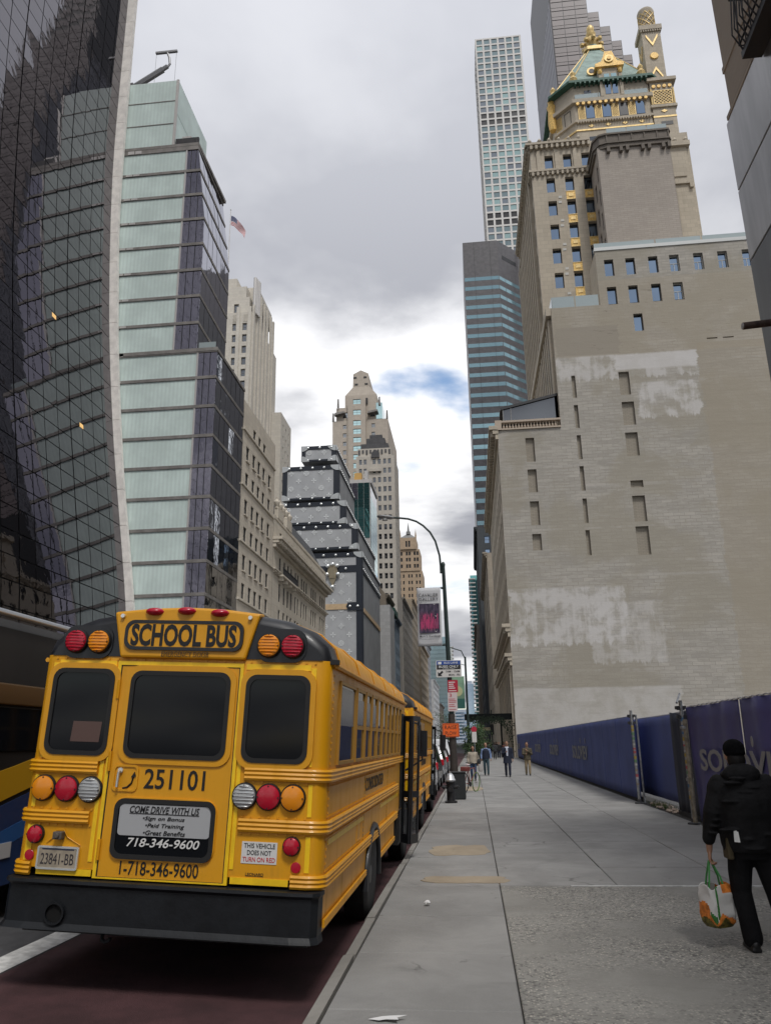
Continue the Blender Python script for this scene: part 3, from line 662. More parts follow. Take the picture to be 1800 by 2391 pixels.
b = MB(); b.box(-46.5, -23.6, YT-1.2, 214, 15.4, 17.0); b.build('store_cornice', sidec, tk); boxob('store_band', tk, sidec, -46.5, -24.0, YT-.5, 214, 9.0, 9.8)
for y in range(179, 213, 5): boxob('shop_window', tk, wing, -24.3, -24.2, y, y+3.8, 10.4, 14.6)
for k in range(14): 
    bmx = bmesh.new(); bmesh.ops.create_icosphere(bmx, subdivisions=1, radius=random.uniform(.5, .9)); me = bpy.data.meshes.new('planting'); bmx.to_mesh(me); bmx.free(); me.materials.append(M('planter_white', (.45,.45,.38), .9, var=.4, vs=6)); ob('planting', me, tk, Matrix.Translation((-24.2, 180+k*1.6, 17.4)))
# lantern like crane hooks left out: flag on its pole
fg = thing('flag', 'stars and stripes flag hanging from a roof pole right of the green glass tower', 'flag', (-50.9, 150, 100))
MB().tube([(-50.9,150,92),(-50.9,150,122.2)], [.12,.07], 8).build('pole', alul, fg); MB().lathe([(.02,0),(.16,.1),(.18,.2),(.1,.33),(.01,.38)], 8, (-50.9,150,122.2)).build('finial', metl, fg, 40)
b = MB(); nx, nz = 14, 13; V = []
for k in range(nz+1):
    for i in range(nx+1):
        s = i/nx; zt = 120.7-k/nz*2.6*(1-.12*s)-(s**1.4)*4.4; V.append((-50.75+s*4.0-.5*s*s+.10*math.sin(s*9), 150+.35*math.sin(s*8+k*.25)*s, zt-.25*math.sin(s*7)*s*(k/nz)))
fs_ = []; fm_ = []
for k in range(nz):
    for i in range(nx): fs_.append((k*(nx+1)+i, k*(nx+1)+i+1, (k+1)*(nx+1)+i+1, (k+1)*(nx+1)+i)); fm_.append(2 if (k < 7 and i < nx*.42) else (0 if k % 2 == 0 else 1))
me = bpy.data.meshes.new('cloth'); me.from_pydata(V, [], fs_)
for mt in (M('flag_red', (.42,.045,.06), .8), M('flag_white', (.7,.68,.68), .8), M('flag_blue', (.03,.045,.14), .8)): me.materials.append(mt)
me.polygons.foreach_set('material_index', fm_); me.shade_smooth(); ob('cloth', me, fg)
st = MB(); wsm = MATS['flag_white']
for r in range(5):
    for c in range(6): 
        s = (c+.6)/nx*.95+.0; k = (r+.7)*1.3; z_ = 120.7-k/nz*2.6-(s**1.4)*4.4; x_ = -50.75+s*4.0-.5*s*s; st.add([(x_+.06*math.cos(2*PI*q/5)*(1), 149.93+.35*math.sin(s*8+k*.25)*s, z_+.06*math.sin(2*PI*q/5)) for q in range(5)], [(0,1,2,3,4)])
st.build('stars', wsm, fg)
# ------------------------------------------------------------------ far towers, left of the street
fs4 = stone('tower_beige', (.52,.46,.39), .1, 1.4, streak=.15)
t1 = thing('stepped_beige_tower', 'tall beige stone tower with narrowing stepped top and chimney-like peak in the middle distance', 'building', (-48, 365, 0))
cw = [(-51-(-55.4), -47-(-55.4), z-2.7, z) for z in [159.2, 155.4]]
rows = [150.5-4.4*k for k in range(24)]
block(t1, -61.3, -34.2, 346.5, 392, 0, 152.6, fs4, [(a+61.3, a+61.3+1.7, z-2.2, z) for a in (-56.2, -42.2) for z in rows], [], 'S', .5, 'sv', fgrey, winm)
block(t1, -53.6, -44.9, 345.2, 346.5, 0, 163.8, fs4, [(2.6, 6.4, z-2.6, z) for z in [163.2, 157.6]+[152-4.4*k for k in range(24)]], [], 'S', .4, 'sv', fdark, wint)
block(t1, -59.6, -37.4, 347.5, 390, 152.6, 160, fs4, [(3.2, 5.6, 154.5, 157.5), (16.6, 19, 154.5, 157.5)], [], 'S', .5, 's', fgrey, winm)
MB().add([(-55.4,348,160),(-39.6,348,160),(-39.6,385,160),(-55.4,385,160),(-55.4,348,166.5),(-39.6,348,166.5),(-39.6,385,166.5),(-55.4,385,166.5),(-51.6,349,171.5),(-43.4,349,171.5),(-43.4,375,171.5),(-51.6,375,171.5),(-51.4,349,178.6),(-43.8,349,178.6),(-43.8,372,178.6),(-51.4,372,178.6),(-47.6,349,180.6),(-47.6,372,180.6)],
    [(0,1,5,4),(1,2,6,5),(2,3,7,6),(3,0,4,7),(4,5,9,8),(5,6,10,9),(6,7,11,10),(7,4,8,11),(8,9,13,12),(9,10,14,13),(10,11,15,14),(11,8,12,15),(12,13,16),(13,14,17,16),(14,15,17),(15,12,16,17)]).build('peak', fs4, t1)
for a, z in ((-58.6,160),(-61,152.6),(-38.2,160),(-34.6,152.6)): MB().tube([(a,346.8,z),(a,346.8,z+4.4)], [.6,.4], 6).build('lantern_post', alu, t1)
for a in (-57.6, -41.4): MB().prism([(a-2.6,155.2),(a+2.6,156.2),(a+2.4,157),(a-2.2,156.4)], 344.6, 347.4, 'y').build('balcony', alu, t1)
for x0, z0 in ((-51.2,177),(-50.6,173.3),(-46.2,177),(-45.6,173.3)): boxob('slot', t1, fdark, x0, x0+1.5, 348.8, 349.05, z0-.8, z0) 
for x0 in (-52.6, -45.2): boxob('slot', t1, fdark, x0, x0+1.1, 347.4, 348.05, 161.5, 164.6)
boxob('glass_bay', t1, wint, -39.9, -36.9, 347, 360, 153, 161.5)
ful = stone('fuller_stone', (.55,.51,.45), .12, 1.2, streak=.25); fblk = stone('crown_black', (.11,.11,.115), .2, .8)
t2 = thing('black_crowned_tower', 'tan stone skyscraper with a stepped black patterned crown in front of the beige tower', 'building', (-33, 300, 0))
wc = [(a+41, a+41+1.15, z-2.1, z) for a in (-39.8,-38.0,-34.4,-32.4,-30.3,-28.4) for z in [108.9-3.82*k for k in range(23)]]
block(t2, -41, -25.9, 285, 303, 0, 110.2, ful, wc, [(a, a+1.1, z-2.1, z) for a in (2.5,5,9,11.5,15) for z in [106-3.82*k for k in range(14)]], 'S', .35, 's', fgrey, wing)
for x0, x1, z0, z1, mt in ((-40.4,-27.2,110.2,113.8,ful),(-39.3,-28.4,113.8,116,fblk),(-37.1,-29.7,116,118.4,fblk),(-35.8,-30.8,118.4,120,fblk)):
    boxob('crown_tier', t2, mt, x0, x1, 286+(z0-110)*.15, 301, z0, z1)
for k in range(9): boxob('crown_chevron', t2, fblk, -40.2+1.5*k, -39.5+1.5*k, 285.85, 286.1, 111.2+(k % 2)*.6, 113.2)
MB().prism([(-34.9,109.4),(-31.7,109.4),(-31.7,111.3),(-33.3,112.8),(-34.9,111.3)], 284.4, 285.1, 'y').build('clock_surround', fblk, t2)
boxob('balcony', t2, ful, -35.8, -31, 284.2, 285.2, 103.6, 104.8)
gg = thing('teal_glass_building', 'small building with tilted teal glass front beside the stack of trunks', 'building', (-30, 222, 0))
tg = gloss('teal_curtain_glass', (.14,.34,.34), .04, .9, .1, .6); tgl = gloss('violet_sky_glass', (.42,.40,.50), .04, .9)
boxob('frame', gg, alul, -34, -26.8, 215, 231, 0, 76.4); boxob('frame_edge', gg, alul, -26.8, -26.4, 214.8, 231, 75.2, 76.6)
for k in range(10):
    for i in range(4): boxob('pane', gg, tgl if (k > 6 and i < 2) else tg, -33.9+1.75*i, -32.25+1.75*i, 214.86, 215.05, 58.6+1.68*k, 60.2+1.68*k)
for k in range(18):
    for i in range(4): boxob('side_pane', gg, tg if k < 16 else dkg, -26.85, -26.72, 215.3+3.9*i, 219+3.9*i, 44+1.7*k, 45.62+1.7*k)
boxob('plant_box', gg, M('plant_orange', (.55,.33,.1), .7), -31.8, -29.6, 217, 219, 76.6, 79.2); boxob('plant_cabinet', gg, alul, -28.6, -27.6, 216, 218, 76.6, 79.4)
rz = stone('ritz_terracotta', (.47,.36,.255), .12, 1.4, streak=.2)
t3 = thing('spired_terracotta_tower', 'distant tan brick tower with setbacks, four corner pinnacles and a thin spire', 'building', (-35, 495, 0))
block(t3, -43.2, -27.4, 482, 505, 0, 106, rz, [(a+43.2, a+43.2+1.0, z-2.2, z) for a in (-42,-39.8,-36.4,-34.6,-31.6,-29.6) for z in [104-4.2*k for k in range(16)]], [], 'S', .5, 's', fdark, wing)
block(t3, -42.6, -28.8, 481.5, 503, 106, 120, rz, [(a+42.6, a+42.6+1.3, z-2.4, z) for a in (-41,-37.6,-35.8,-32.6,-30.8) for z in (110.4,114.6,118.6)], [], 'S', .5, 's', fdark, wing)
block(t3, -41.2, -30.8, 480.5, 500, 120, 127.6, rz, [(3.6,4.8,121.5,125.5),(5.4,6.6,121.5,125.5)], [], 'S', .5, 's', fdark, wing)
cop = M('roof_grey_copper', (.20,.20,.195), .7, var=.2, vs=.5)
MB().add([(-41,480.6,127.6),(-31,480.6,127.6),(-31,495,127.6),(-41,495,127.6),(-37.6,486,131),(-34.4,486,131),(-34.4,490,131),(-37.6,490,131)],[(0,1,5,4),(1,2,6,5),(2,3,7,6),(3,0,4,7),(4,5,6,7)]).build('roof', cop, t3)
MB().lathe([(1.5,131),(1.3,133),(.7,133.4),(.5,135.5),(.05,139)], 8, (-36,486,0)).build('spire', cop, t3)
for a in (-41, -31): MB().lathe([(.55,127),(.55,129),(.05,133)], 6, (a,481,0)).build('pinnacle', rz, t3)
# ------------------------------------------------------------------ row of lower buildings along the far left
row = [
 ('grey_panel_building', 'blank pale grey panelled storefront building beyond the trunk stack', -32, -22.8, 227, 240, 41, (.34,.34,.34), 0, None),
 ('brown_gabled_building', 'dark brown loft building with wide studio windows under a low gable', -40, -25.6, 243, 262, 47, (.17,.145,.115), 3, None),
 ('blue_glass_storefront', 'narrow blue glass fronted building low in the far left row', -32, -24.9, 264, 281, 43, (.16,.20,.24), 5, 'g'),
 ('ribbon_window_building', 'grey stone building with long rows of recessed windows in the far left row', -44, -25.6, 304, 356, 57, (.36,.335,.30), 9, None),
 ('tan_setback_building', 'tan apartment block rising behind the ribbon windowed building', -48, -25.7, 358, 398, 66, (.42,.36,.28), 7, None),
 ('pilastered_tan_building', 'tan brick building with a strong cornice and pilasters far down the left side', -44, -25.0, 402, 470, 51, (.42,.345,.255), 8, None),
 ('grey_slab_building', 'slim grey slab building between tan and white buildings far down the street', -44, -25.6, 474, 512, 60, (.30,.31,.33), 7, None),
 ('white_loft_building', 'bright white loft building with punched windows far down the left side', -42, -24.4, 516, 600, 41, (.66,.65,.62), 8, None),
 ('brown_corner_building', 'small brown brick building near the end of the left row', -42, -24.4, 610, 690, 30, (.2,.17,.15), 8, None)]
for nm, lb, x0, x1, y0, y1, z1, c, n, gk in row:
    t = thing(nm, lb, 'building', ((x0+x1)/2, (y0+y1)/2, 0)); mt = stone(nm+'_stone', tuple(min(.72, q*1.25) for q in c), .14, 1.0, streak=.25); nf = int((z1-8)/4)
    sd = grid(1, y1-y0-1, n, (y1-y0)/max(n, 1)*.5, 6, z1-2, nf, 2.3) if n else []
    wd = grid(1, x1-x0-1, 4, 1.4, 6, z1-2, nf, 2.2) if n else []
    block(t, x0, x1, y0, y1, -.3, z1, mt, wd, sd, 'S', .15, 's', fdark, winb if gk else wing)
    if n: cornice(t, x1, y0, y1, z1-.2, 1.0, 1.0, mt, 2.2)
    if nm == 'brown_gabled_building': MB().prism([(-40,47),(-25.6,47),(-28.5,51)], 243, 262, 'y').build('gable', mt, t); boxob('awning', t, M('awning_green', (.03,.09,.07), .8), -25.6, -23.6, 250, 262, 42, 44)
gtw = thing('far_teal_tower', 'distant teal glass tower with a white balconied edge at the end of the left row', 'building', (-24, 800, 0))
boxob('shaft', gtw, gloss('far_teal_glass', (.34,.46,.50), .12, .6), -46, -22, 800, 840, 0, 105)
for k in range(24): boxob('floor_line', gtw, MATS['far_teal_glass'], -46.1, -18.5, 799.6, 801, 8+4*k, 8.5+4*k)
boxob('white_edge', gtw, M('white_render', (.68,.68,.66), .8), -22, -18, 802, 840, 0, 95)
for k in range(24): boxob('balcony', gtw, alul, -18, -16.4, 803, 812, 7+3.8*k, 7.9+3.8*k)
# ------------------------------------------------------------------ right side: far towers
p4 = M('white_concrete', (.66,.64,.61), .75, var=.06, vs=.1); pk = thing('white_grid_tower', 'very tall slender white tower with a square grid of large windows', 'building', (39, 445, 0))
g432 = [gloss('grid_glass_a', (.26,.33,.34), .05, .7), gloss('grid_glass_b', (.40,.55,.53), .05, .7), gloss('grid_glass_c', (.27,.30,.33), .05, .7), blackw]
R4 = []
for r in range(45):
    zt = 469.4-5.25*r
    for i in range(6): R4.append((.95+5.07*i, .95+5.07*i+3.85, zt-4.0, zt, r))
def g4(r_):
    r = int(round((469.4-r_[3])/5.25))
    if r in (12, 13, 27, 28): return g432[3]
    q = random.random(); teal = 8 <= r <= 11 or 16 <= r <= 26
    return g432[1] if (q < .6 if teal else q < .08) else (g432[0] if q < .75 else g432[2])
frp = west(23.1, 430); facade(pk, frp, 0, 31.4, 100, 470.6, [r[:4] for r in R4], .35, p4, back=False); windows(pk, frp, [r[:4] for r in R4], .35, 'p', fgrey, winm, gl=g4)
NR = [(.95+5.07*i, .95+5.07*i+3.85, 469.4-5.25*r-4.0, 469.4-5.25*r) for r in range(45) for i in range(6)]
frn = north(23.1, 461); facade(pk, frn, 0, 31, 100, 470.6, NR, .9, p4, back=False); b = MB(); b.box(24.1, 54.4, 431.1, 460, 100, 470.5); b.build('core', fdark, pk); boxob('lower_shaft', pk, p4, 23.1, 54.5, 430, 461, 0, 99.9)
gran = M('dark_granite', (.105,.10,.105), .4, 0, var=.18, vs=.6); ib = thing('banded_granite_tower', 'dark grey granite office tower with teal ribbon windows and chamfered corner', 'building', (15, 320, 0))
P5 = [(5.15,300),(20.2,300),(29.6,309.8),(60,309.8),(60,345),(5.15,345)]
MB().prism(P5, 0, 214.8).build('shaft', gran, ib)
teal = gloss('teal_ribbon_glass', (.28,.44,.49), .06, .7)
def ribbon(a, b_, z, h):
    ax, ay = a; bx, by = b_; d = Vector((bx-ax, by-ay, 0)).normalized(); nrm = Vector((d.y, -d.x, 0)); o = .03
    q = [(ax+nrm.x*o, ay+nrm.y*o), (bx+nrm.x*o, by+nrm.y*o), (bx-nrm.x*.3, by-nrm.y*.3), (ax-nrm.x*.3, ay-nrm.y*.3)]
    MB().prism(q, z-h, z).build('ribbon_window', teal, ib)
for k in range(34):
    z = 196.8-4.62*k
    for a, b_ in ((5.3,9.85),(9.97,16.9),(17.02,20.05)): ribbon((a,300),(b_,300), z, 1.75)
    for a, b_ in ((.01,.30),(.32,.70),(.72,.99)): ribbon((20.2+9.4*a,300+9.8*a),(20.2+9.4*b_,300+9.8*b_), z, 1.75)
for x in (9.91, 16.96): boxob('joint', ib, fdark, x-.05, x+.05, 299.93, 300.1, 10, 214.6)
MB().prism([(22.2,302.0),(28.6,308.7),(28.4,308.9),(22.0,302.2)], 206.3, 208.3).build('louvre', blackw, ib)
for k in range(22):
    for j in range(3): pass
tr = thing('bronze_glass_tower', 'brown mirror glass tower with a sawtooth stepped roofline behind the gold crowned building', 'building', (50, 210, 0))
brn = M('bronze_tower_glass', (.165,.138,.138), .4, 0, spec=.35, rnd=.12); 
ST = [(33.7,44.7,262),(44.7,48.2,216),(48.2,51.4,211.3),(51.4,54.6,206.6),(54.6,57.5,202),(57.5,60.6,197.9),(60.6,63.8,193.4),(63.8,67,189)]
for i, (x0, x1, zt) in enumerate(ST):
    boxob('shaft', tr, mull, x0, x1, 190+i*1.2, 234, 0, zt)
    z = zt-.25; xs_ = [x0+.12, x0+3.7, x0+7.3, x1-.12] if i == 0 else [x0+.12, x1-.12]
    while z > 90:
        for a, c in zip(xs_[:-1], xs_[1:]):
            boxob('pane', tr, brn, a+.08, c-.08, 189.9+i*1.2, 190.1+i*1.2, z-2.0, z); 
            if z < 235: boxob('spandrel', tr, brn, a+.08, c-.08, 189.9+i*1.2, 190.1+i*1.2, z-3.2, z-2.15)
        z -= 3.5
lt = M('pale_mullion', (.42,.41,.45), .4, .5)
for k in range(16): boxob('side_pane', tr, M('side_tower_glass', (.19,.19,.215), .4, spec=.35), 33.55, 33.68, 190.3+2.72*k, 192.4+2.72*k, 60, 221)
boxob('side_top', tr, mull, 33.6, 34, 190, 234, 221, 222)
# buildings beyond the avenue, right side
rowR = [('pale_corner_building', 'plain pale stone building beyond the avenue on the right', 4.9, 30, 174, 232, 43, (.44,.385,.31), 10),
        ('slate_glass_building', 'dark glass building with mirrored panes further along the right side', 4.0, 30, 236, 296, 66, (.10,.11,.12), 12),
        ('brown_stone_building', 'brown stone building half hidden past the dark glass on the right', 3.6, 30, 350, 440, 52, (.26,.23,.2), 12)]
for nm, lb, x0, x1, y0, y1, z1, c, n in rowR:
    t = thing(nm, lb, 'building', ((x0+x1)/2, (y0+y1)/2, 0)); mt = stone(nm+'_stone', c, .14, 1.0); nf = int((z1-8)/4)
    block(t, x0, x1, y0, y1, -.3, z1, mt, grid(1, 24, 6, 1.5, 6, z1-2, nf, 2.2), grid(1, y1-y0-1, n, (y1-y0)/n*.6, 6, z1-2, nf, 2.4), 'N', .4, 's', fdark, winb if n == 12 else wing)
    cornice(t, x0, y0, y1, z1-.2, 1.0, 1.0, mt, 2.2, -1)
btw = thing('balconied_teal_tower', 'distant slim teal glass tower with a serrated edge of small balconies on the right', 'building', (7, 710, 0))
boxob('shaft', btw, tg, 3.4, 30, 700, 730, 0, 147)
for k in range(38): boxob('balcony', btw, alul, 1.9, 8, 698.4, 712, 8+3.65*k, 8.9+3.65*k)
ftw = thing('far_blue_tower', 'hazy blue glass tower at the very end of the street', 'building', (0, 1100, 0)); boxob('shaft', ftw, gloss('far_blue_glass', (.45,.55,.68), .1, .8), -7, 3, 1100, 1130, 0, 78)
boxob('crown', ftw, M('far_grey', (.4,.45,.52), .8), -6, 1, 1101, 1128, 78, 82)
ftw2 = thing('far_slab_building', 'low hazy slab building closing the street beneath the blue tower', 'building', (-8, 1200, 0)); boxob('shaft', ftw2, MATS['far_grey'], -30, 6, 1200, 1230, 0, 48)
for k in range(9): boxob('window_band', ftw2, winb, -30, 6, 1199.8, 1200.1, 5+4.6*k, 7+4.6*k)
# ------------------------------------------------------------------ gold crowned building, right
def party_mat():
    mt = bpy.data.materials.new('party_wall_brick'); mt.use_nodes = True; t = mt.node_tree; b = t.nodes['Principled BSDF']
    g = t.nodes.new('ShaderNodeNewGeometry').outputs['Position']; s = t.nodes.new('ShaderNodeSeparateXYZ'); t.links.new(g, s.inputs[0])
    X, Z = s.outputs[0], s.outputs[2]
    cb = t.nodes.new('ShaderNodeCombineXYZ'); t.links.new(mth(t, 'ADD', X, s.outputs[1]), cb.inputs[0]); t.links.new(Z, cb.inputs[1])
    base = (.425,.398,.352)
    br = t.nodes.new('ShaderNodeTexBrick'); br.inputs['Scale'].default_value = 1; br.inputs['Brick Width'].default_value = 1.25; br.inputs['Row Height'].default_value = .42; br.inputs['Mortar Size'].default_value = .03
    br.inputs['Color1'].default_value = (*[x*1.08 for x in base], 1); br.inputs['Color2'].default_value = (*[x*.90 for x in base], 1); br.inputs['Mortar'].default_value = (*[x*.74 for x in base], 1); t.links.new(cb.outputs[0], br.inputs['Vector'])
    mp = t.nodes.new('ShaderNodeMapping'); mp.inputs['Scale'].default_value = (.16,.16,.9); t.links.new(g, mp.inputs[0])
    hz = noise(t, mp.outputs[0], 1, 8, .68, .3)                              # horizontal coursing smears
    mv = t.nodes.new('ShaderNodeMapping'); mv.inputs['Scale'].default_value = (1.9,1.9,.11); t.links.new(g, mv.inputs[0])
    vt = noise(t, mv.outputs[0], 1, 6, .65, .2)                              # vertical drips
    big = noise(t, g, .11, 6, .6, .4)
    c = mixc(t, sstep(t, hz, .30, .62), tuple(x*.80 for x in base), br.outputs['Color'])
    crs = noise(t, mp.outputs[0], 4.5, 6, .7, .2)
    c = mixc(t, mth(t, 'MULTIPLY', sstep(t, crs, .48, .66), .35), c, tuple(x*1.28 for x in base))
    c = mixc(t, mth(t, 'MULTIPLY', sstep(t, big, .45, .58), .65), c, (.335,.305,.245))
    wob = mth(t, 'MULTIPLY', mth(t, 'SUBTRACT', hz, .5), 2.2); wz = mth(t, 'MULTIPLY', mth(t, 'SUBTRACT', vt, .5), 2.6)
    Xn = mth(t, 'ADD', X, wob); Zn = mth(t, 'ADD', Z, wz); Zs = mth(t, 'ADD', Z, mth(t, 'MULTIPLY', mth(t, 'SUBTRACT', hz, .5), .5))
    def rect(x0, x1, z0, z1, drip=True, soft=.14):
        zb = Zn if drip else Zs
        a = mth(t, 'MULTIPLY', sstep(t, Xn, x0-soft, x0+soft), sstep(t, Xn, x1+soft, x1-soft))
        return mth(t, 'MULTIPLY', a, mth(t, 'MULTIPLY', sstep(t, zb, z0-soft, z0+soft), sstep(t, Zs, z1+soft, z1-soft)))
    wash = (.60,.58,.56)
    def put(c, m, col, k): return mixc(t, mth(t, 'MULTIPLY', m, k), c, col)
    mid = noise(t, g, .42, 6, .62, .3)
    broken = mth(t, 'ADD', mth(t, 'MULTIPLY', sstep(t, mth(t, 'ADD', mth(t, 'MULTIPLY', mid, .7), mth(t, 'MULTIPLY', vt, .3)), .43, .56), .8), .12, clamp=True)
    low = sstep(t, Z, 51.5, 49.0)
    c = put(c, rect(30.3, 46, 5, 50, False, .05), (.36,.315,.245), .55)          # older bare brick to the right
    c = put(c, rect(12.9, 20.9, 49.25, 53.3, False, .08), (.28,.26,.23), .85) # grey render patch
    c = put(c, rect(12.6, 46, 49, 60, False, .05), (.385,.335,.26), .45)
    c = put(c, mth(t, 'MULTIPLY', rect(12.8, 30.2, 45.8, 49.1), broken), wash, .8)
    c = put(c, rect(20.3, 30.2, 46.9, 49.0, False), wash, .8)
    c = put(c, mth(t, 'MULTIPLY', rect(22.4, 29.9, 40.2, 45.0), broken), wash, .85)
    c = put(c, mth(t, 'MULTIPLY', rect(4.9, 18.3, 12.5, 19.1), broken), wash, .85)
    c = put(c, mth(t, 'MULTIPLY', rect(14, 22.5, 10.2, 17.2), broken), wash, .55)
    c = put(c, mth(t, 'MULTIPLY', rect(4.7, 23.5, 1.5, 7.5, False), mth(t, 'ADD', mth(t, 'MULTIPLY', sstep(t, mid, .35, .6), .5), .5)), (.54,.52,.49), .85)
    c = put(c, mth(t, 'MULTIPLY', rect(4.8, 12.6, 33.5, 39.5, False), sstep(t, hz, .45, .6)), (.42,.39,.345), .5)
    c = put(c, mth(t, 'MULTIPLY', low, sstep(t, hz, .60, .70)), (.46,.43,.39), .45)
    for zc, hh in ((20.3,.16),(31.6,.2),(34.4,.12),(9.3,.2),(26.3,.12)):      # old floor lines
        c = put(c, mth(t, 'MULTIPLY', rect(5, 30, zc-hh, zc+hh, False, .06), sstep(t, mid, .42, .6)), (.50,.47,.44), .28)
    dirt = mth(t, 'MULTIPLY', sstep(t, noise(t, mp.outputs[0], 2.6, 8, .75, .6), .60, .70), sstep(t, Z, 46, 52))
    c = put(c, mth(t, 'MULTIPLY', dirt, sstep(t, Z, 60, 57)), (.11,.095,.075), .75)
    t.links.new(c, b.inputs['Base Color']); b.inputs['Roughness'].default_value = .9; b.inputs['Specular IOR Level'].default_value = .2
    bn = t.nodes.new('ShaderNodeBump'); bn.inputs['Strength'].default_value = .6; bn.inputs['Distance'].default_value = .05
    t.links.new(mth(t, 'ADD', hz, mth(t, 'MULTIPLY', noise(t, g, 5, 5, .7), .5)), bn.inputs['Height']); t.links.new(bn.outputs[0], b.inputs['Normal'])
    return mt
pm = party_mat(); lime = stone('crown_limestone', (.51,.45,.36), .14, .7, streak=.3); brk = stone('bay_brick', (.41,.365,.32), .12, .33, bl=1.0, streak=.12)
gold = M('gilding', (.66,.49,.22), .5, .4, var=.15, vs=3); goldp = M('gilded_terracotta', (.72,.47,.14), .5, .15, var=.3, vs=5, bump=.6, bs=9); copper = M('verdigris', (.25,.335,.30), .7, 0, var=.22, vs=.8, bump=.2, bs=5); dcop = M('dark_green_copper', (.045,.12,.09), .6, var=.2, vs=2)
cb_ = thing('gold_crowned_building', 'ornate limestone building with gilded crown, green copper roof, blank party wall and chimney', 'building', (20, 110, 0))
YC = 92.5
def cw_(x0, x1, z1, rects, z0=0):
    facade(cb_, west(0, YC), x0, x1, z0, z1, rects, .45, pm, 'party_wall')
slA = [(8.17,9.25,a,b) for a, b in ((35.1,38.3),(31.1,34.1),(26.9,29.95),(23.75,25.8))]
slB = [(14.5,15.0,a,b) for a, b in ((43.4,46.5),(39.25,42.4),(35.1,38.3),(31,34.2),(26.9,30),(22.9,26))]
slC = [(20.4,21.9,a,b) for a, b in ((39.3,42.45),(35.2,38.3),(31.1,32.0),(26.8,30.05),(22.7,26.2))]+[(20.4,21.7,43.4,46.6)]
w1 = [(a,a+1.2,60.6,63.1) for a in (20.15,22.92,25.86)]; w1t = [(a,a+1.22,60.6,63.1) for a in (28.56,31.63,34.7,37.8)]
w2 = [(a,a+1.2,56.35,58.95) for a in (20.14,22.88,25.8)]; w2t = [(28.57,29.8,56.35,58.95)]; w3 = [(23.1,24.25,52.25,54.75)]
sl = [(31.8,33.1,50.45,50.62),(33.8,35.1,50.45,50.62)]
cw_(4.8, 12.7, 39.5, slA); cw_(12.7, 19.1, 56.4, slB); cw_(19.1, 46, 64.5, slC+w1+w1t+w2+w2t+w3+sl)
fr = west(0, YC); windows(cb_, fr, w1+w2+w3, .45, 'p', fdark, winb); windows(cb_, fr, w1t+w2t, .45, 't', fwhite, winb)
infl = stone('blocked_brick', (.34,.305,.25), .1, .2, bl=.6)
for r in slA+slB+slC: boxob('blocked_window', cb_, infl, r[0]+.002, r[1]-.002, YC+.40, YC+.56, r[2], r[3])
b = MB(); b.quad((12.7,92.5,39.5),(12.7,140,39.5),(12.7,140,56.4),(12.7,92.5,56.4)); b.quad((19.1,92.5,56.4),(19.1,97.5,56.4),(19.1,97.5,64.5),(19.1,92.5,64.5)); b.quad((4.8,92.5,39.5),(12.7,92.5,39.5),(12.7,140,39.5),(4.8,140,39.5))
b.quad((12.7,92.5,56.4),(46,92.5,56.4),(46,140,56.4),(12.7,140,56.4)); b.quad((19.1,92.5,64.5),(46,92.5,64.5),(46,97.5,64.5),(19.1,97.5,64.5)); b.quad((46,92.5,0),(46,140,0),(46,140,64.5),(46,92.5,64.5)); b.build('roof', lime, cb_)
boxob('coping', cb_, M('metal_coping', (.5,.51,.5), .5, .2), 19.0, 46, YC-.12, YC+.5, 64.5, 65.0)
for x0, x1 in ((19.1,27),(27.2,33),(33.2,45)): boxob('roof_rail', cb_, gl_rail, x0, x1, YC+.3, YC+.36, 65.0, 65.9)
for x0, x1 in ((12.9,15.8),(15.95,18.9)): boxob('terrace_rail', cb_, gl_rail, x0, x1, YC+.02, YC+.08, 56.4, 58.0)
boxob('terrace_rail', cb_, gl_rail, 12.85, 12.91, YC+.1, YC+3, 56.4, 58.0)
b = MB(); b.box(4.6, 12.68, YC-.2, YC+.5, 40.5, 40.75); b.box(4.6, 12.68, YC-.2, YC+.5, 39.5, 39.7); b.box(4.5, 5.3, YC-.25, YC+.55, 39.5, 40.8)
[b.lathe([(.08,39.7),(.16,39.95),(.1,40.2),(.1,40.5)], 6, (5.6+.38*k, YC+.15, 0)) for k in range(18)]; b.build('balustrade', M('terracotta_cream', (.47,.39,.31), .8), cb_)
MB().add([(5.6,YC+.9,40.8),(12.68,YC+.9,40.8),(12.68,YC+.9,44.2),(5.6,YC+.9,42.6),(5.6,YC+9,40.8),(12.68,YC+9,40.8),(12.68,YC+9,44.2),(5.6,YC+9,42.6)],[(0,1,2,3),(4,7,6,5),(0,3,7,4),(1,5,6,2),(3,2,6,7)]).build('roof_lounge', wing, cb_)
MB().add([(5.3,YC+.7,42.6),(12.68,YC+.7,44.2),(12.68,YC+9,44.2),(5.3,YC+9,42.6),(5.3,YC+.7,42.95),(12.68,YC+.7,44.55),(12.68,YC+9,44.55),(5.3,YC+9,42.95)],[(0,1,5,4),(1,2,6,5),(2,3,7,6),(3,0,4,7),(4,5,6,7),(0,3,2,1)]).build('lounge_roof', fdark, cb_)
for x in (5.6, 6.6): boxob('lounge_post', cb_, fgrey, x, x+.12, YC+.8, YC+.92, 40.8, 43)
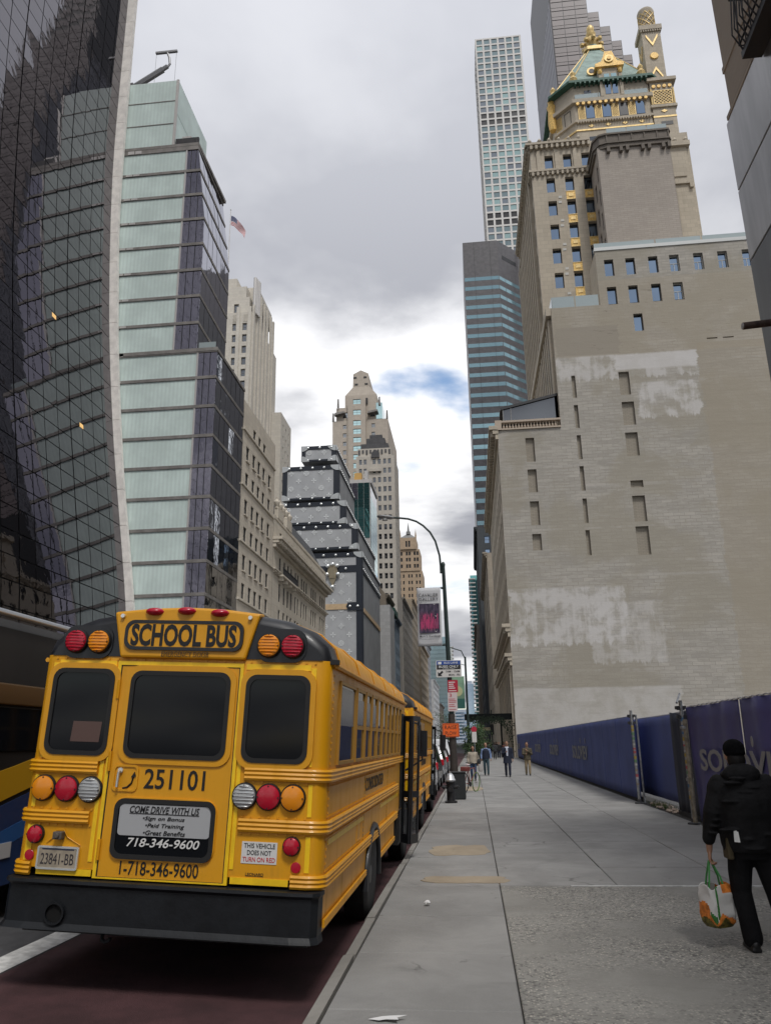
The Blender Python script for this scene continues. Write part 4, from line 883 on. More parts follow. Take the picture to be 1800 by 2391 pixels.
# street front (receding)
NW = []
for zt in [37.2-4.1*k for k in range(6)]:
    for a in range(13): NW.append((1.6+3.55*a, 3.1+3.55*a, zt-2.6, zt))
NW += [(2+6.6*a, 5.6+6.6*a, 1, 9.2) for a in range(7)]
frn = north(4.8, 140); facade(cb_, frn, 0, 47.5, 0, 39.5, NW, .2, lime, 'street_wall'); windows(cb_, frn, NW, .2, 's', fdark, wing)
cornice(cb_, 4.8, 92.4, 140, 39.6, 1.1, 1.4, lime, 1.1, -1); cornice(cb_, 4.8, 92.4, 140, 14.6, .9, 1.2, lime, .9, -1); cornice(cb_, 4.8, 92.4, 140, 11.2, .8, 1.1, lime, 3, -1)
for a in range(9): boxob('pilaster', cb_, lime, 4.5, 4.8, 93+5.2*a, 94+5.2*a, 0, 10.2)
f3 = north(12.7, 140); 
b = MB(); [b.box(12.3, 12.7, 93.4+2.1*k, 94.3+2.1*k, 40, 55.2) for k in range(21)]; b.box(12.0, 12.7, 92.6, 140, 55.4, 56.5); b.build('attic_piers', lime, cb_)
for a in range(8): boxob('attic_window', cb_, winb, 12.62, 12.74, 94.4+4.2*a, 95.4+4.2*a, 46, 53)
# tower body
tw = [(a-13, a-13+1.3, z-2.6, z) for a in (15.13,17.97,20.78) for z in [89.5]+[85.3-4.21*k for k in range(6)]]
facade(cb_, west(13, 103), 0, 24, 56.4, 91.6, tw, .55, lime, 'tower_wall'); windows(cb_, west(13, 103), tw, .55, 'p', fdark, winb)
for a in (17.97, 20.78):
    for k in range(6):
        z = 85.3-4.21*k-2.6; P = boxob('gilded_panel', cb_, goldp, a-.02, a+1.32, 102.93, 103.02, z-1.5, z-.06)
        boxob('panel_boss', P, gold, a+.3, a+1.0, 102.86, 102.93, z-1.05, z-.5)
        b = MB(); b.box(a-.05, a+1.35, 102.88, 102.93, z-1.55, z-1.45); b.box(a-.05, a+1.35, 102.88, 102.93, z-.14, z-.05); b.build('panel_frame', gold, P)
for k in range(5):
    for q in (0, .9): boxob('vent', cb_, fwhite, 16.75-.1*q, 17.25-.1*q, 102.94, 103.02, 81.5-4.21*k-q, 81.9-4.21*k-q)
NT = [(1.2+2.5*a, 2.1+2.5*a, z-3.1, z) for a in range(11) for z in [85.4-4.21*k for k in range(7)]]
frt = north(13, 131); facade(cb_, frt, 0, 28, 39.6, 91.6, NT, .6, lime, 'tower_wall')
for a in range(11): boxob('window_strip', cb_, wing, 13.45, 13.62, 131-2.2-2.5*a, 131-1.1-2.5*a, 56.5, 85.4)
b = MB(); [b.box(12.55, 13.0, 131-.9-2.5*k, 131-.1-2.5*k, 40, 86.4) for k in range(11)]; b.build('tower_piers', lime, cb_)
boxob('tower_roof', cb_, lime, 13.02, 36.4, 103.02, 131, 91.0, 91.55)
def wcornice(x0, x1, y, z, out, h, mat, brk, name='cornice'):
    b = MB(); b.box(x0-out, x1+.1, y-out, y+.1, z, z+h*.4); b.box(x0-out*.55, x1+.1, y-out*.55, y+.1, z-h*.35, z-.002); x = x0
    while x < x1: b.box(x, x+brk*.45, y-out*.9, y-.02, z-h*.75, z-.003); x += brk
    return b.build(name, mat, cb_)
wcornice(13, 22, 103, 91.3, .7, 1.0, lime, .8); wcornice(13, 22, 103, 86.4, .45, .9, lime, .75, 'bracket_course'); cornice(cb_, 13, 103, 131, 91.3, .8, 1.2, lime, .9, -1); cornice(cb_, 13, 103, 131, 86.4, .5, .9, lime, .9, -1)
for x in (14.2, 17.0, 19.8): boxob('pilaster', cb_, lime, x-.3, x+.3, 102.8, 103, 86.9, 90.4)
for k in range(6): MB().lathe([(.28,0),(.36,.25),(.2,.5),(.02,.75)], 6, (13+1.5*k, 102.5, 91.7)).build('acroterion', lime, cb_)
# blank brick bay
facade(cb_, west(22.0, 97.3), 0, 10.3, 64.6, 85.0, [(2.3,2.9,66.3,66.6),(3.6,4.2,66.3,66.6)], .2, brk, 'bay_wall')
facade(cb_, north(22.0, 103), 0, 5.7, 64.6, 85.0, [(1.6,2.7,z-2.8,z) for z in (81.3,77.1,72.9,68.7)]+[(3.9,4.7,z-2.8,z) for z in (83,79,75,70.8,67)], .5, brk, 'bay_wall'); windows(cb_, north(22.0, 103), [(1.6,2.7,z-2.8,z) for z in (81.3,77.1,72.9,68.7)]+[(3.9,4.7,z-2.8,z) for z in (83,79,75,70.8,67)], .5, 's', fdark, blackw)
b = MB(); b.box(32.28, 32.3, 97.3, 103, 64.6, 85); b.box(22.02, 32.3, 97.4, 103, 85, 85.3); b.build('bay_side', brk, cb_)
ter = stone('corbel_terracotta', (.20,.175,.15), .2, .5)
b = MB(); b.prism([(21.7,98.4),(22.4,97.2),(23.4,96.95),(32.2,96.95),(32.5,97.4),(32.5,103),(21.7,103)], 84.9, 87.0); b.prism([(21.5,98.3),(22.3,97.0),(23.3,96.75),(32.3,96.75),(32.65,97.3),(32.65,103),(21.5,103)], 87.0, 87.3); b.prism([(21.5,98.3),(22.3,97.0),(23.3,96.75),(32.3,96.75),(32.65,97.3),(32.65,103),(21.5,103)], 85.5, 85.75); b.build('corbel_band', ter, cb_)
for x in (23.5, 25.3, 26.2, 28.4, 29.3, 31.3, 32.1): boxob('corbel', cb_, ter, x-.22, x+.22, 96.7, 97.3, 84.0, 84.9)
for k, x in enumerate((23.4, 25.2, 27, 28.8, 30.6, 32.2)): boxob('band_rib', cb_, ter, x-.08, x+.08, 96.82, 96.96, 85.76, 86.98)
for x0, x1 in ((23.6,26.4),(26.5,29.3),(29.4,32.2)): boxob('bay_rail', cb_, gl_rail, x0, x1, 97.3, 97.36, 87.3, 88.5)
# right flank
boxob('flank_wall', cb_, lime, 32.3, 36.4, 102.6, 131, 64.6, 88.6); boxob('flank_cornice', cb_, lime, 32.3, 36.9, 102.1, 103, 88.6, 89.4); boxob('flank_band', cb_, lime, 33.2, 36.6, 102.3, 102.7, 81.8, 82.6); boxob('flank_panel', cb_, lime, 33.8, 35.9, 102.45, 102.62, 83.2, 87.6)
for x in (33.4, 36.3): boxob('flank_bracket', cb_, lime, x-.25, x+.25, 102.2, 102.7, 81.0, 81.8)
for x in (33, 34.8, 36.4): MB().lathe([(.3,0),(.4,.3),(.2,.6),(.02,.9)], 6, (x, 102.4, 89.4)).build('acroterion', lime, cb_)
# crown
CXc, CYc = 27.1, 114.8; hf, ht = 5.95, 8.8
def octa(a, h): return [(CXc-a,CYc-h),(CXc+a,CYc-h),(CXc+h,CYc-a),(CXc+h,CYc+a),(CXc+a,CYc+h),(CXc-a,CYc+h),(CXc-h,CYc+a),(CXc-h,CYc-a)]
def oct_prism(name, a, h, z0, z1, mat): return MB().prism(octa(a, h), z0, z1).build(name, mat, cb_)
oct_prism('crown_drum', hf, ht, 91.5, 105.4, lime)
oct_prism('crown_cornice', hf+.35, ht+.5, 101.6, 102.3, lime); oct_prism('crown_band', hf+.2, ht+.3, 97.9, 98.3, lime); oct_prism('gilt_line', hf+.1, ht+.14, 96.2, 96.45, gold)
yf = CYc-ht
lat = MB()
def lattice(b, x0, x1, z0, z1, y, n=3, fr_=None):
    w = x1-x0; h = z1-z0; t = .04
    b.box(x0, x1, y-.1, y, z0-.08, z0); b.box(x0, x1, y-.1, y, z1, z1+.08); b.box(x0-.08, x0, y-.1, y, z0-.08, z1+.08); b.box(x1, x1+.08, y-.1, y, z0-.08, z1+.08)
    st_ = w/n; k = -int(h/st_)-1
    while k <= n:
        for sg in (1, -1):
            a = (x0+k*st_, z0) if sg == 1 else (x0+k*st_, z1); L = h
            p0 = max(0, (x0-a[0])); p1 = min(L, x1-a[0])
            if p1 > p0:
                q0 = (a[0]+p0, a[1]+sg*p0); q1 = (a[0]+p1, a[1]+sg*p1)
                b.add([(q0[0]-t,y-.09,q0[1]),(q0[0]+t,y-.09,q0[1]),(q1[0]+t,y-.09,q1[1]),(q1[0]-t,y-.09,q1[1]),(q0[0]-t,y,q0[1]),(q0[0]+t,y,q0[1]),(q1[0]+t,y,q1[1]),(q1[0]-t,y,q1[1])],[(0,1,2,3),(4,7,6,5),(0,4,5,1),(1,5,6,2),(2,6,7,3),(3,7,4,0)])
        k += 1
for i, x in enumerate((22.9, 25.55, 28.2, 30.85)):
    MB().box(x-.1, x+1.35, yf-.06, yf+.3, 98.5, 101.1).build('crown_window', fdark, cb_); boxob('crown_glass', cb_, (winb, winb, blackw, winb)[i], x, x+1.25, yf-.1, yf-.065, 98.6, 101.0)
    lb_ = MB(); lattice(lb_, x-1.2, x-.22, 98.6, 101.0, yf-.02); lb_.build('gilt_lattice', gold, cb_)
    MB().prism([(x+.6-.45,97.1),(x+.6,97.4),(x+.6+.45,97.1),(x+.6,96.8)], yf-.1, yf+.02, 'y').build('gilt_diamond', gold, cb_)
    boxob('attic_glass', cb_, wing, x+.1, x+1.2, yf-.04, yf+.05, 93.9, 95.0)
b = MB(); 
for k in range(13): b.lathe([(.28,-.25),(.28,0)], 8, (21.6+.9*k, yf-.32, 101.3), 'y')
b.build('crown_rosettes', goldp, cb_)
b = MB(); [b.box(21.3+.42*k, 21.5+.42*k, yf-.45, yf-.1, 97.55, 97.9) for k in range(28)]; b.build('crown_dentils', lime, cb_)
# chamfered left face: window and lattice
d45 = Fr((CXc-ht, CYc-hf, 0), (ht-hf, -(ht-hf), 0), (-1,-1,0)); wl = (ht-hf)*math.sqrt(2)
ob('crown_window', win_mesh(1.3, 2.5, 'p', fdark, winb), cb_, d45.mat(wl*.62, -.05, 99.8))
lb_ = MB(); lattice(lb_, .25, 1.25, 98.6, 101.0, -.02); ob('gilt_lattice', lb_.mesh('gilt_lattice', gold), cb_, d45.mat())
for z in (103.4,): boxob('upper_glass', cb_, wing, 22.9, 24.0, yf-.05, yf+.05, 102.7, 104.2)
for x0, x1 in ((21.3,25.0),(25.1,29.0),(29.1,32.9)): boxob('crown_rail', cb_, gl_rail, x0, x1, yf-.2, yf-.15, 102.4, 103.4)
# green copper roof
ea = octa(hf+.7, ht+.9); MB().prism(ea, 105.3, 105.75).build('eave', dcop, cb_)
b = MB(); [b.box(21.4+.75*k, 21.65+.75*k, yf-1.0, yf-.1, 104.85, 105.29) for k in range(16)]; b.build('eave_brackets', dcop, cb_)
lo = octa(hf+.3, ht+.4); hi = octa(.95, 1.35); rb = MB(); rb.add([(x,y,105.75) for x, y in lo]+[(x,y,120.2) for x, y in hi], [(i,(i+1)%8,(i+1)%8+8,i+8) for i in range(8)]+[tuple(range(8,16))]); rb.build('copper_roof', copper, cb_)
for i in range(8): MB().tube([(*lo[i],105.8),(*hi[i],120.25)], .12, 6).build('gilt_ridge', gold, cb_)
oct_prism('gilt_collar', 1.25, 1.75, 120.2, 120.9, gold); MB().lathe([(1.6,120.9),(1.4,121.3),(1.1,121.9),(.9,122.2)], 12, (CXc,CYc,0)).build('lantern_base', copper, cb_)
MB().lathe([(.95,122.1),(1.25,122.7),(1.35,123.3),(1.0,124),(.65,124.4),(.85,124.8),(.9,125.2),(.55,125.6),(.7,126.0),(.68,126.6),(.4,127.1),(.05,127.5)], 12, (CXc,CYc,0)).build('gilt_finial', gold, cb_, 35)
for k in range(8):
    a = 2*PI*k/8; MB().lathe([(.05,-.5),(.4,-.2),(.45,.2),(.05,.6)], 7, (CXc+1.7*math.cos(a), CYc+1.7*math.sin(a), 122.9)).build('gilt_scroll', gold, cb_, 40)
for x, y in ((21.3, yf-.2), (18.4, yf+2.9), (32.2, yf-.3)): MB().lathe([(.5,105.7),(.75,106.4),(.35,107.1),(.5,107.6),(.1,108.3)], 8, (x, y, 0)).build('gilt_urn', gold, cb_, 40)
MB().lathe([(.6,99.5),(.75,101),(.6,103.6),(.8,104.2),(.5,104.8),(.55,105.5),(.05,105.9)], 8, (17.9, CYc-hf+.2, 0)).build('gilt_pedestal', goldp, cb_, 40)
# dormer
dy = yf-.25
b = MB(); b.box(25.4, 29.2, dy, dy+4, 102.3, 108.2); b.build('dormer', lime, cb_)
for x in (26.3, 27.45): 
    boxob('dormer_glass', cb_, winb, x, x+.85, dy-.05, dy+.02, 102.9, 105.4); boxob('dormer_glass', cb_, wint, x, x+.85, dy-.05, dy+.02, 105.7, 107.0)
for x in (25.45, 28.65): boxob('dormer_pilaster', cb_, lime, x, x+.5, dy-.25, dy, 102.4, 107.6); MB().lathe([(.2,0),(.4,.4),(.3,.8),(.42,1.0)], 8, (x+.25, dy-.2, 106.8)).build('gilt_capital', goldp, cb_, 40)
MB().prism([(25.0,108.2),(29.6,108.2),(29.6,108.8),(28.6,109.2),(28.2,110.2),(27.9,111.2),(26.7,111.2),(26.4,110.2),(26.0,109.2),(25.0,108.8)], dy-.45, dy+1.2, 'y').build('dormer_gable', goldp, cb_)
MB().lathe([(.75,-.16),(.75,0)], 14, (27.3, dy-.45, 109.6), 'y').build('gilt_cartouche', gold, cb_); MB().lathe([(.35,-.3),(.3,0)], 10, (27.3, dy-.45, 109.6), 'y').build('cartouche_boss', goldp, cb_)
b = MB(); b.lathe([(.8,-.3),(.8,0)], 14, (24.6, dy+1.0, 108.6), 'y'); b.build('gilt_oculus', gold, cb_); MB().lathe([(.45,-.35),(.45,0)], 12, (24.6, dy+1.0, 108.6), 'y').build('oculus_glass', fdark, cb_)
# chimney
cx0, cx1, cyc = 33.35, 36.35, 106.0
boxob('chimney_base', cb_, lime, 33.35, 36.9, cyc-.1, cyc+4, 88, 104.4); boxob('chimney_cornice', cb_, lime, 32.9, 37.5, cyc-.6, cyc+4.3, 104.4, 105.0); boxob('chimney_string', cb_, lime, 33.1, 37.2, cyc-.35, cyc+4.2, 99.3, 99.8); boxob('gilt_string', cb_, gold, 33.3, 36.95, cyc-.16, cyc+.02, 97.4, 97.7)
lb_ = MB(); lattice(lb_, 33.75, 36.55, 100.1, 102.6, cyc-.12, 5); lb_.build('gilt_lattice', gold, cb_)
for k in range(4): MB().lathe([(.3,-.2),(.3,0)], 10, (33.9+.85*k, cyc-.1, 103.5), 'y').build('gilt_rosette', goldp, cb_)
for x in (33.4, 36.9): MB().tube([(x,cyc-.15,99.9),(x,cyc-.15,103)], .16, 8).build('gilt_colonnette', gold, cb_)
boxob('chimney_plaque', cb_, fdark, 34.4, 36.2, cyc-.15, cyc, 95.9, 96.6); MB().prism([(35.1-.5,98.6),(35.1,98.9),(35.6,98.6),(35.1,98.3)], cyc-.2, cyc-.08, 'y').build('gilt_diamond', gold, cb_)
sh = MB(); sh.box(cx0, cx1, cyc+.2, cyc+3.2, 105.0, 115.6); sh.build('chimney_shaft', lime, cb_); boxob('chimney_cap', cb_, lime, cx0-.35, cx1+.3, cyc-.1, cyc+3.5, 115.6, 116.5); b = MB(); [b.box(cx0-.2+.38*k, cx0+.02+.38*k, cyc-.05, cyc+.2, 115.2, 115.59) for k in range(9)]; b.build('cap_dentils', lime, cb_)
def vee(z, sg):
    xm = (cx0+cx1)/2; t = .28; b = MB()
    for q in (-1, 1): b.prism([(xm, z), (xm+q*.95, z+sg*1.9), (xm+q*.95, z+sg*1.9+sg*.55), (xm, z+sg*.65)], cyc+.08, cyc+.2, 'y')
    b.build('gilt_chevron', gold, cb_)
vee(112.2, 1); vee(107.9, -1); MB().lathe([(.62,-.22),(.7,0)], 14, ((cx0+cx1)/2, cyc+.2, 110.1), 'y').build('gilt_medallion', goldp, cb_)
b = MB(); b.prism([(cyc+.7,112.8),(cyc+1.7,110.6),(cyc+2.7,112.8),(cyc+2.4,113.2),(cyc+1.7,111.6),(cyc+1.0,113.2)], cx0-.12, cx0, 'x'); b.build('gilt_chevron', gold, cb_)
dc = ((cx0+cx1)/2, cyc+1.7, 0); MB().lathe([(1.18,116.5),(1.25,117),(1.3,120.2),(1.42,120.6),(1.3,121.0)], 20, dc).build('chimney_drum', lime, cb_, 40)
dl = MB()
for sg in (1, -1):
    for k in range(10): dl.tube([(dc[0]+1.33*math.cos(2*PI*k/10+sg*q*.32), dc[1]+1.33*math.sin(2*PI*k/10+sg*q*.32), 116.7+q*.58) for q in range(7)], .07, 5)
dl.build('drum_lattice', gold, cb_)
# pale gable behind the wall
gbl = thing('pale_gable_roof', 'pink stone raking gable peeping over the party wall at right', 'roof', (40, 110, 0)); MB().add([(40.5,112,70),(47.4,112,76),(47.9,112,75.2),(46.9,112,73.6),(46.6,112,60),(40.5,112,60),(40.5,118,70),(47.4,118,76),(47.9,118,75.2),(46.9,118,73.6),(46.6,118,60),(40.5,118,60)],[(0,1,2,3,4,5),(11,10,9,8,7,6),(0,6,7,1),(1,7,8,2),(2,8,9,3),(3,9,10,4)]).build('gable', stone('pink_stone', (.46,.36,.32), .1, .6), gbl)
MB().tube([(40.3,111.6,70.1),(47.4,111.6,76.3)], .3, 4).build('raking_cornice', MATS['pink_stone'], gbl)
# street marquee of the gold crowned building
mq = thing('entrance_marquee', 'dark iron entrance canopy reaching over the sidewalk, draped with greenery', 'canopy', (2, 95, 0)); mqm = M('marquee_iron', (.006,.007,.007), .8, spec=.1)
boxob('canopy_roof', mq, mqm, -.8, 4.5, 93.4, 97.2, 4.4, 4.75); boxob('canopy_fascia', mq, mqm, -.95, 4.5, 93.2, 93.39, 4.15, 4.85)
for x in (-.6, 3.2): MB().tube([(x,93.5,0),(x,93.5,4.2)], .1, 8).build('canopy_post', mqm, mq)
leafm = M('leaf_dark', (.018,.028,.016), .7, rnd=.4); lf = MB()
for k in range(700):
    x = random.uniform(-.6, 4.7); dr = random.uniform(0, .5)+max(0, x-3.2)*random.uniform(0, 2.6); y = random.uniform(92.9, 93.3); z = 4.3-dr+random.uniform(-.1,.35); a = random.uniform(0, PI); s = .09
    lf.add([(x-s*math.cos(a),y,z-s*.5),(x,y-.05,z+s),(x+s*math.cos(a),y,z-s*.4),(x,y+.05,z-s)], [(0,1,2),(0,2,3)])
o = lf.build('hanging_leaves', leafm, mq); tag(o, kind='stuff')
# ------------------------------------------------------------------ metal clad building close on the right
nb = thing('metal_clad_building', 'near building at the right edge with grey metal panels below cream stone', 'building', (8, 0, 0))
pan = M('brushed_panel', (.40,.39,.395), .3, .8, var=.2, vs=.5, stretch=(.4,3.5,.5)); pand = M('slate_panel', (.085,.09,.10), .3, .6, var=.2, vs=.6, stretch=(.4,3.5,.5)); crm = stone('near_cream_stone', (.47,.41,.345), .1, 3, bl=5, streak=.35)
MB().box(4.95, 22, -40, 11.35, 0, 11.9).build('core', fdark, nb); MB().box(4.8, 12, 6.0, 11.24, 11.95, 17).build('stone_wall', crm, nb); MB().box(4.85, 22, -40, 5.99, 11.9, 12.6).build('parapet', crm, nb)  # out-of-view roof shaped low so the sun passes over it
for k in range(20):
    y1 = 11.5-2.05*k; y0 = y1-2.03
    for z0, z1, mt in ((0,3.4,pand),(3.42,6.2,pand),(6.22,9.17,pand),(9.2,10.52,pan),(10.55,11.9,pan)): boxob('panel', nb, mt, 4.8, 4.96, y0, y1, z0, z1, .01)
boxob('end_panel', nb, pand, 4.97, 22, 11.36, 11.5, 0, 9.17); boxob('end_panel', nb, pan, 4.97, 22, 11.36, 11.5, 9.2, 11.9)
boxob('ledge', nb, crm, 4.79, 12, 6.0, 11.42, 11.91, 11.99)
for zz in (12.75, 16.4): boxob('string_course', nb, crm, 4.785, 12, 6.0, 11.27, zz, zz+.12)
bal = MB(); bal.box(4.5, 4.79, 7.3, 9.85, 11.62, 11.75); bal.build('balcony_slab', fdark, nb); r_ = MB()
for k in range(22): r_.tube([(4.5, 7.35+.115*k, 11.72), (4.38, 7.35+.115*k, 12.0), (4.46, 7.35+.115*k, 12.75)], .012, 5)
for k in range(3): r_.tube([(4.53+.1*k, 9.83, 11.72), (4.53+.1*k, 9.9, 12.0), (4.53+.1*k, 9.83, 12.75)], .012, 5)
r_.tube([(4.46,7.3,12.75),(4.46,9.83,12.75),(4.79,9.83,12.75)], .02, 6); r_.tube([(4.48,7.3,11.85),(4.48,9.82,11.85),(4.79,9.82,11.85)], .016, 6); r_.build('balcony_rail', fdark, nb)
pp = thing('projecting_pipe', 'rusty steel pipe end projecting from the metal clad wall at the right edge', 'pipe', (4.6, 11, 7.78)); MB().tube([(4.33,11,7.76),(4.95,11,7.80)], .055, 12).build('barrel', M('rust_steel', (.09,.06,.05), .7, .4, var=.4, vs=9), pp, 40); MB().lathe([(.045,-.012),(.05,0)], 12, (4.33,11,7.76), 'x').build('end_cap', M('cap_grey', (.35,.35,.35), .6), pp)
# ------------------------------------------------------------------ school buses
def paint(name, col, rough=.38, coat=.25, dirt=.42):
    mt = M(name, col, rough, 0, coat=coat); t = mt.node_tree; b = t.nodes['Principled BSDF']; g = t.nodes.new('ShaderNodeNewGeometry').outputs['Position']
    mp = t.nodes.new('ShaderNodeMapping'); mp.inputs['Scale'].default_value = (6,6,1.2); t.links.new(g, mp.inputs[0])
    n = sstep(t, noise(t, mp.outputs[0], 1.2, 7, .65, .3), .45, .78); s = t.nodes.new('ShaderNodeSeparateXYZ'); t.links.new(g, s.inputs[0])
    lowd = mth(t, 'ADD', mth(t, 'MULTIPLY', sstep(t, s.outputs[2], 1.3, .35), .45), .22)
    c = mixc(t, mth(t, 'MULTIPLY', mth(t, 'MULTIPLY', n, lowd), dirt*2.2, clamp=True), col, tuple(x*.45+.012 for x in col))
    fd = sstep(t, noise(t, g, 26, 5, .7, .5), .60, .74); c = mixc(t, mth(t, 'MULTIPLY', fd, .22), c, tuple(x*.4+.02 for x in col))
    t.links.new(c, b.inputs['Base Color']); t.links.new(mth(t, 'ADD', mth(t, 'MULTIPLY', n, .3), rough), b.inputs['Roughness'])
    bn = t.nodes.new('ShaderNodeBump'); bn.inputs['Strength'].default_value = .22; bn.inputs['Distance'].default_value = .03; t.links.new(noise(t, g, 2.6, 3, .5), bn.inputs['Height']); t.links.new(bn.outputs[0], b.inputs['Normal'])
    return mt
yel = paint('bus_yellow', (.73,.335,.004), .45, .08); tape = M('reflective_yellow_tape', (.92,.58,.01), .35, var=.1, vs=8); blk = M('bus_black', (.012,.013,.016), .42, coat=.1, var=.25, vs=5); bump_m = M('bumper_black', (.009,.0105,.013), .5, spec=.3, var=.3, vs=4, bump=.15, bs=14)
rub = M('black_rubber', (.012,.012,.012), .65); bglass = M('bus_glass', (.006,.007,.009), .08, 0, spec=.22); redl = M('red_lens', (.46,.008,.028), .22, spec=.6); ambl = M('amber_lens', (.80,.27,.008), .22, spec=.6); clrl = M('clear_lens', (.42,.43,.43), .2, .3); tyre_m = M('tyre_rubber', (.014,.014,.015), .85, var=.2, vs=20); blackt = M('letter_black', (.008,.008,.009), .5); whitet = M('letter_white', (.72,.72,.70), .5); redt = M('letter_red', (.55,.03,.03), .5)
def rr(cx, cz, w, h, r, n=5):
    P = []
    for sx, sz, a0 in ((1,-1,-PI/2),(1,1,0),(-1,1,PI/2),(-1,-1,PI)):
        for k in range(n+1): a = a0+PI/2*k/n; P.append((cx+sx*(w/2-r)+r*math.cos(a), cz+sz*(h/2-r)+r*math.sin(a)))
    return P
def ringp(b, out, inn, y0, y1, m=0):
    n = len(out)
    for i in range(n):
        j = (i+1) % n; b.prism([out[i], out[j], inn[j], inn[i]], y0, y1, 'y', m)
bus = thing('school_bus', 'yellow school bus seen from behind, nearest bus at the kerb with its door open', 'bus', (-2.615, 6.7, -.115), 'school buses waiting at the kerb', own=True, rot=(0, .048, 0))
half = [(1.31,.92),(1.31,1.6),(1.312,2.3),(1.315,2.665),(1.27,2.80),(1.13,2.925),(.90,3.015),(.63,3.062),(.3,3.10),(0,3.112)]
sec = half+[(-x, z) for x, z in half[-2::-1]]
def inset(d): return [((abs(x)-d*(1 if abs(x) > .6 else abs(x)/.6))*(1 if x >= 0 else -1), z-(d*.9 if z > 2.9 else (d*.6 if z > 2.75 else 0))) for x, z in sec]
BL = 7.45
sh = MB(); sh.loft([[(x,y,z) for x, z in inset(d)] for y, d in ((0,.085),(.025,.04),(.07,.012),(.14,0),(.32,0),(2.4,0),(4.8,0),(BL-.1,0),(BL,.04))])
for i, f in enumerate(sh.f):
    c = [sum(sh.v[k][q] for k in f)/len(f) for q in range(3)]
    if c[2] > 2.68 and c[1] < .30 and len(f) == 4: sh.m[i] = 1
body = sh.build('body', [yel, blk], bus, 38)
MB().box(-1.2, 1.2, .1, BL, .42, .919).build('underbody', rub, bus)
# side skirts with wheel arches
for sg in (1, -1):
    wy = 3.32; ar = .61; P = [(.06,.53),(wy-ar,.53)]+[(wy-ar*math.cos(PI*k/12), .40+ar*math.sin(PI*k/12)) for k in range(2, 11)]+[(wy+ar,.53),(6.0,.53),(6.0,.93),(BL-.02,.93),(BL-.02,.96),(.06,.96)]
    b = MB(); b.prism(P, sg*1.27, sg*1.306, 'x'); b.build('skirt', yel, bus)
    b = MB(); b.tube([(sg*1.315, wy-.63*math.cos(PI*k/16), .40+.63*math.sin(PI*k/16)) for k in range(17)], .04, 6); b.build('wheel_arch', blk, bus, 60)
    for wyy in (wy, 8.05):
        b = MB(); b.lathe([(.30,0),(.44,.012),(.485,.05),(.49,.12),(.49,.2),(.485,.25),(.42,.29),(.27,.27)], 28, (sg*1.03 if sg > 0 else -1.30, wyy, .485), 'x'); w_ = b.build('wheel', tyre_m, bus, 40)
        b = MB(); b.lathe([(.28,0),(.25,-.03),(.12,-.05),(.10,.02),(.02,.03)], 18, (sg*1.28, wyy, .485), 'x'); b.build('rim', M('rim_dark', (.10,.10,.10), .6, .3), w_, 40)
# rub rails: three ribs wrapped round the rear corner
def rail(name, z, xr, y1, h=.10, side=1, y0=None):
    b = MB(); path = ([(xr*side,-.015),(1.19*side,-.015),(1.275*side,.012),(1.322*side,.08),(1.326*side,.16)] if xr is not None else [(1.326*side, y0)])+[(1.326*side, y1)]
    for k in range(3): b.tube([(x, y, z-h/2+h*(k+.5)/3) for x, y in path], h*.20, 6)
    n = len(path)
    for (x0, ya), (x1, yb) in zip(path[:-1], path[1:]): b.quad((x0,ya-.002,z-h/2),(x1,yb-.002,z-h/2),(x1,yb-.002,z+h/2),(x0,ya-.002,z+h/2))
    return b.build(name, yel, bus, 50)
for s_ in (1, -1):
    for z, xr in ((1.72, .62 if s_ > 0 else .67), (1.32, .60 if s_ > 0 else .69), (.91, 1.06 if s_ > 0 else 1.15)): rail('rub_rail', z, xr, 7.0 if z > 1.5 else 6.2, .10, s_)
    rail('rub_rail', .60, None, 2.66, .06, s_, .1); rail('rub_rail', .60, None, 5.9, .06, s_, 4.0)
# rear wall pieces
def overlay(name, poly, y0, y1, mat, parent=bus): return MB().prism(poly, y0, y1, 'y').build(name, mat, parent)
door = overlay('emergency_door', [(-.56,.875),(.50,.875),(.50,2.585),(-.56,2.585)], -.012, .01, yel)
b = MB(); ringp(b, [(-.60,.86),(.54,.86),(.54,2.625),(-.60,2.625)], [(-.57,.872),(.51,.872),(.51,2.59),(-.57,2.59)], -.02, .006); b.build('door_frame', tape, bus)
b = MB(); ringp(b, [(-.57,.871),(.51,.871),(.51,2.591),(-.57,2.591)], [(-.561,.876),(.501,.876),(.501,2.584),(-.561,2.584)], -.014, .006); b.build('door_gasket', rub, door)
b = MB(); [b.tube([(-.57,-.025,z),(-.57,-.025,z+.16)], .014, 6) for z in (1.0,1.7,2.3)]; b.build('hinge', yel, door, 40)
def rwin(cx, cz, w, h, parent, r=.075, nm='rear_window', fl=.16):
    b = MB(); o_ = rr(cx, cz, w+fl, h+fl, r+.05); i_ = rr(cx, cz, w+.06, h+.06, r+.02); ringp(b, o_, i_, -.026, .0); fl_ = b.build('window_flange', yel, parent, 30)
    b = MB(); ringp(b, rr(cx, cz, w+.065, h+.065, r+.02), rr(cx, cz, w-.01, h-.01, r), -.034, .0); wv = b.build(nm, rub, parent, 30)
    return overlay('glass', rr(cx, cz, w, h, r), -.022, -.002, bglass, wv)
rwin(-.895, 2.186, .505, .67, bus); rwin(-.012, 2.178, .835, .668, door); rwin(.857, 2.171, .50, .66, bus); rwin(-.035, 1.253, .81, .405, door, .06, 'lower_window', .085)
overlay('paper_notice', [(-.95,1.93),(-.69,1.93),(-.68,2.10),(-.94,2.10)], -.0255, -.0225, M('dimmed_paper', (.10,.055,.045), .35), bus)  # lies on the glass, colour dimmed as if seen through it
P = overlay('placard', rr(-.03, 1.322, .79, .245, .03), -.0275, -.0235, M('placard_grey', (.40,.41,.42), .45), door)
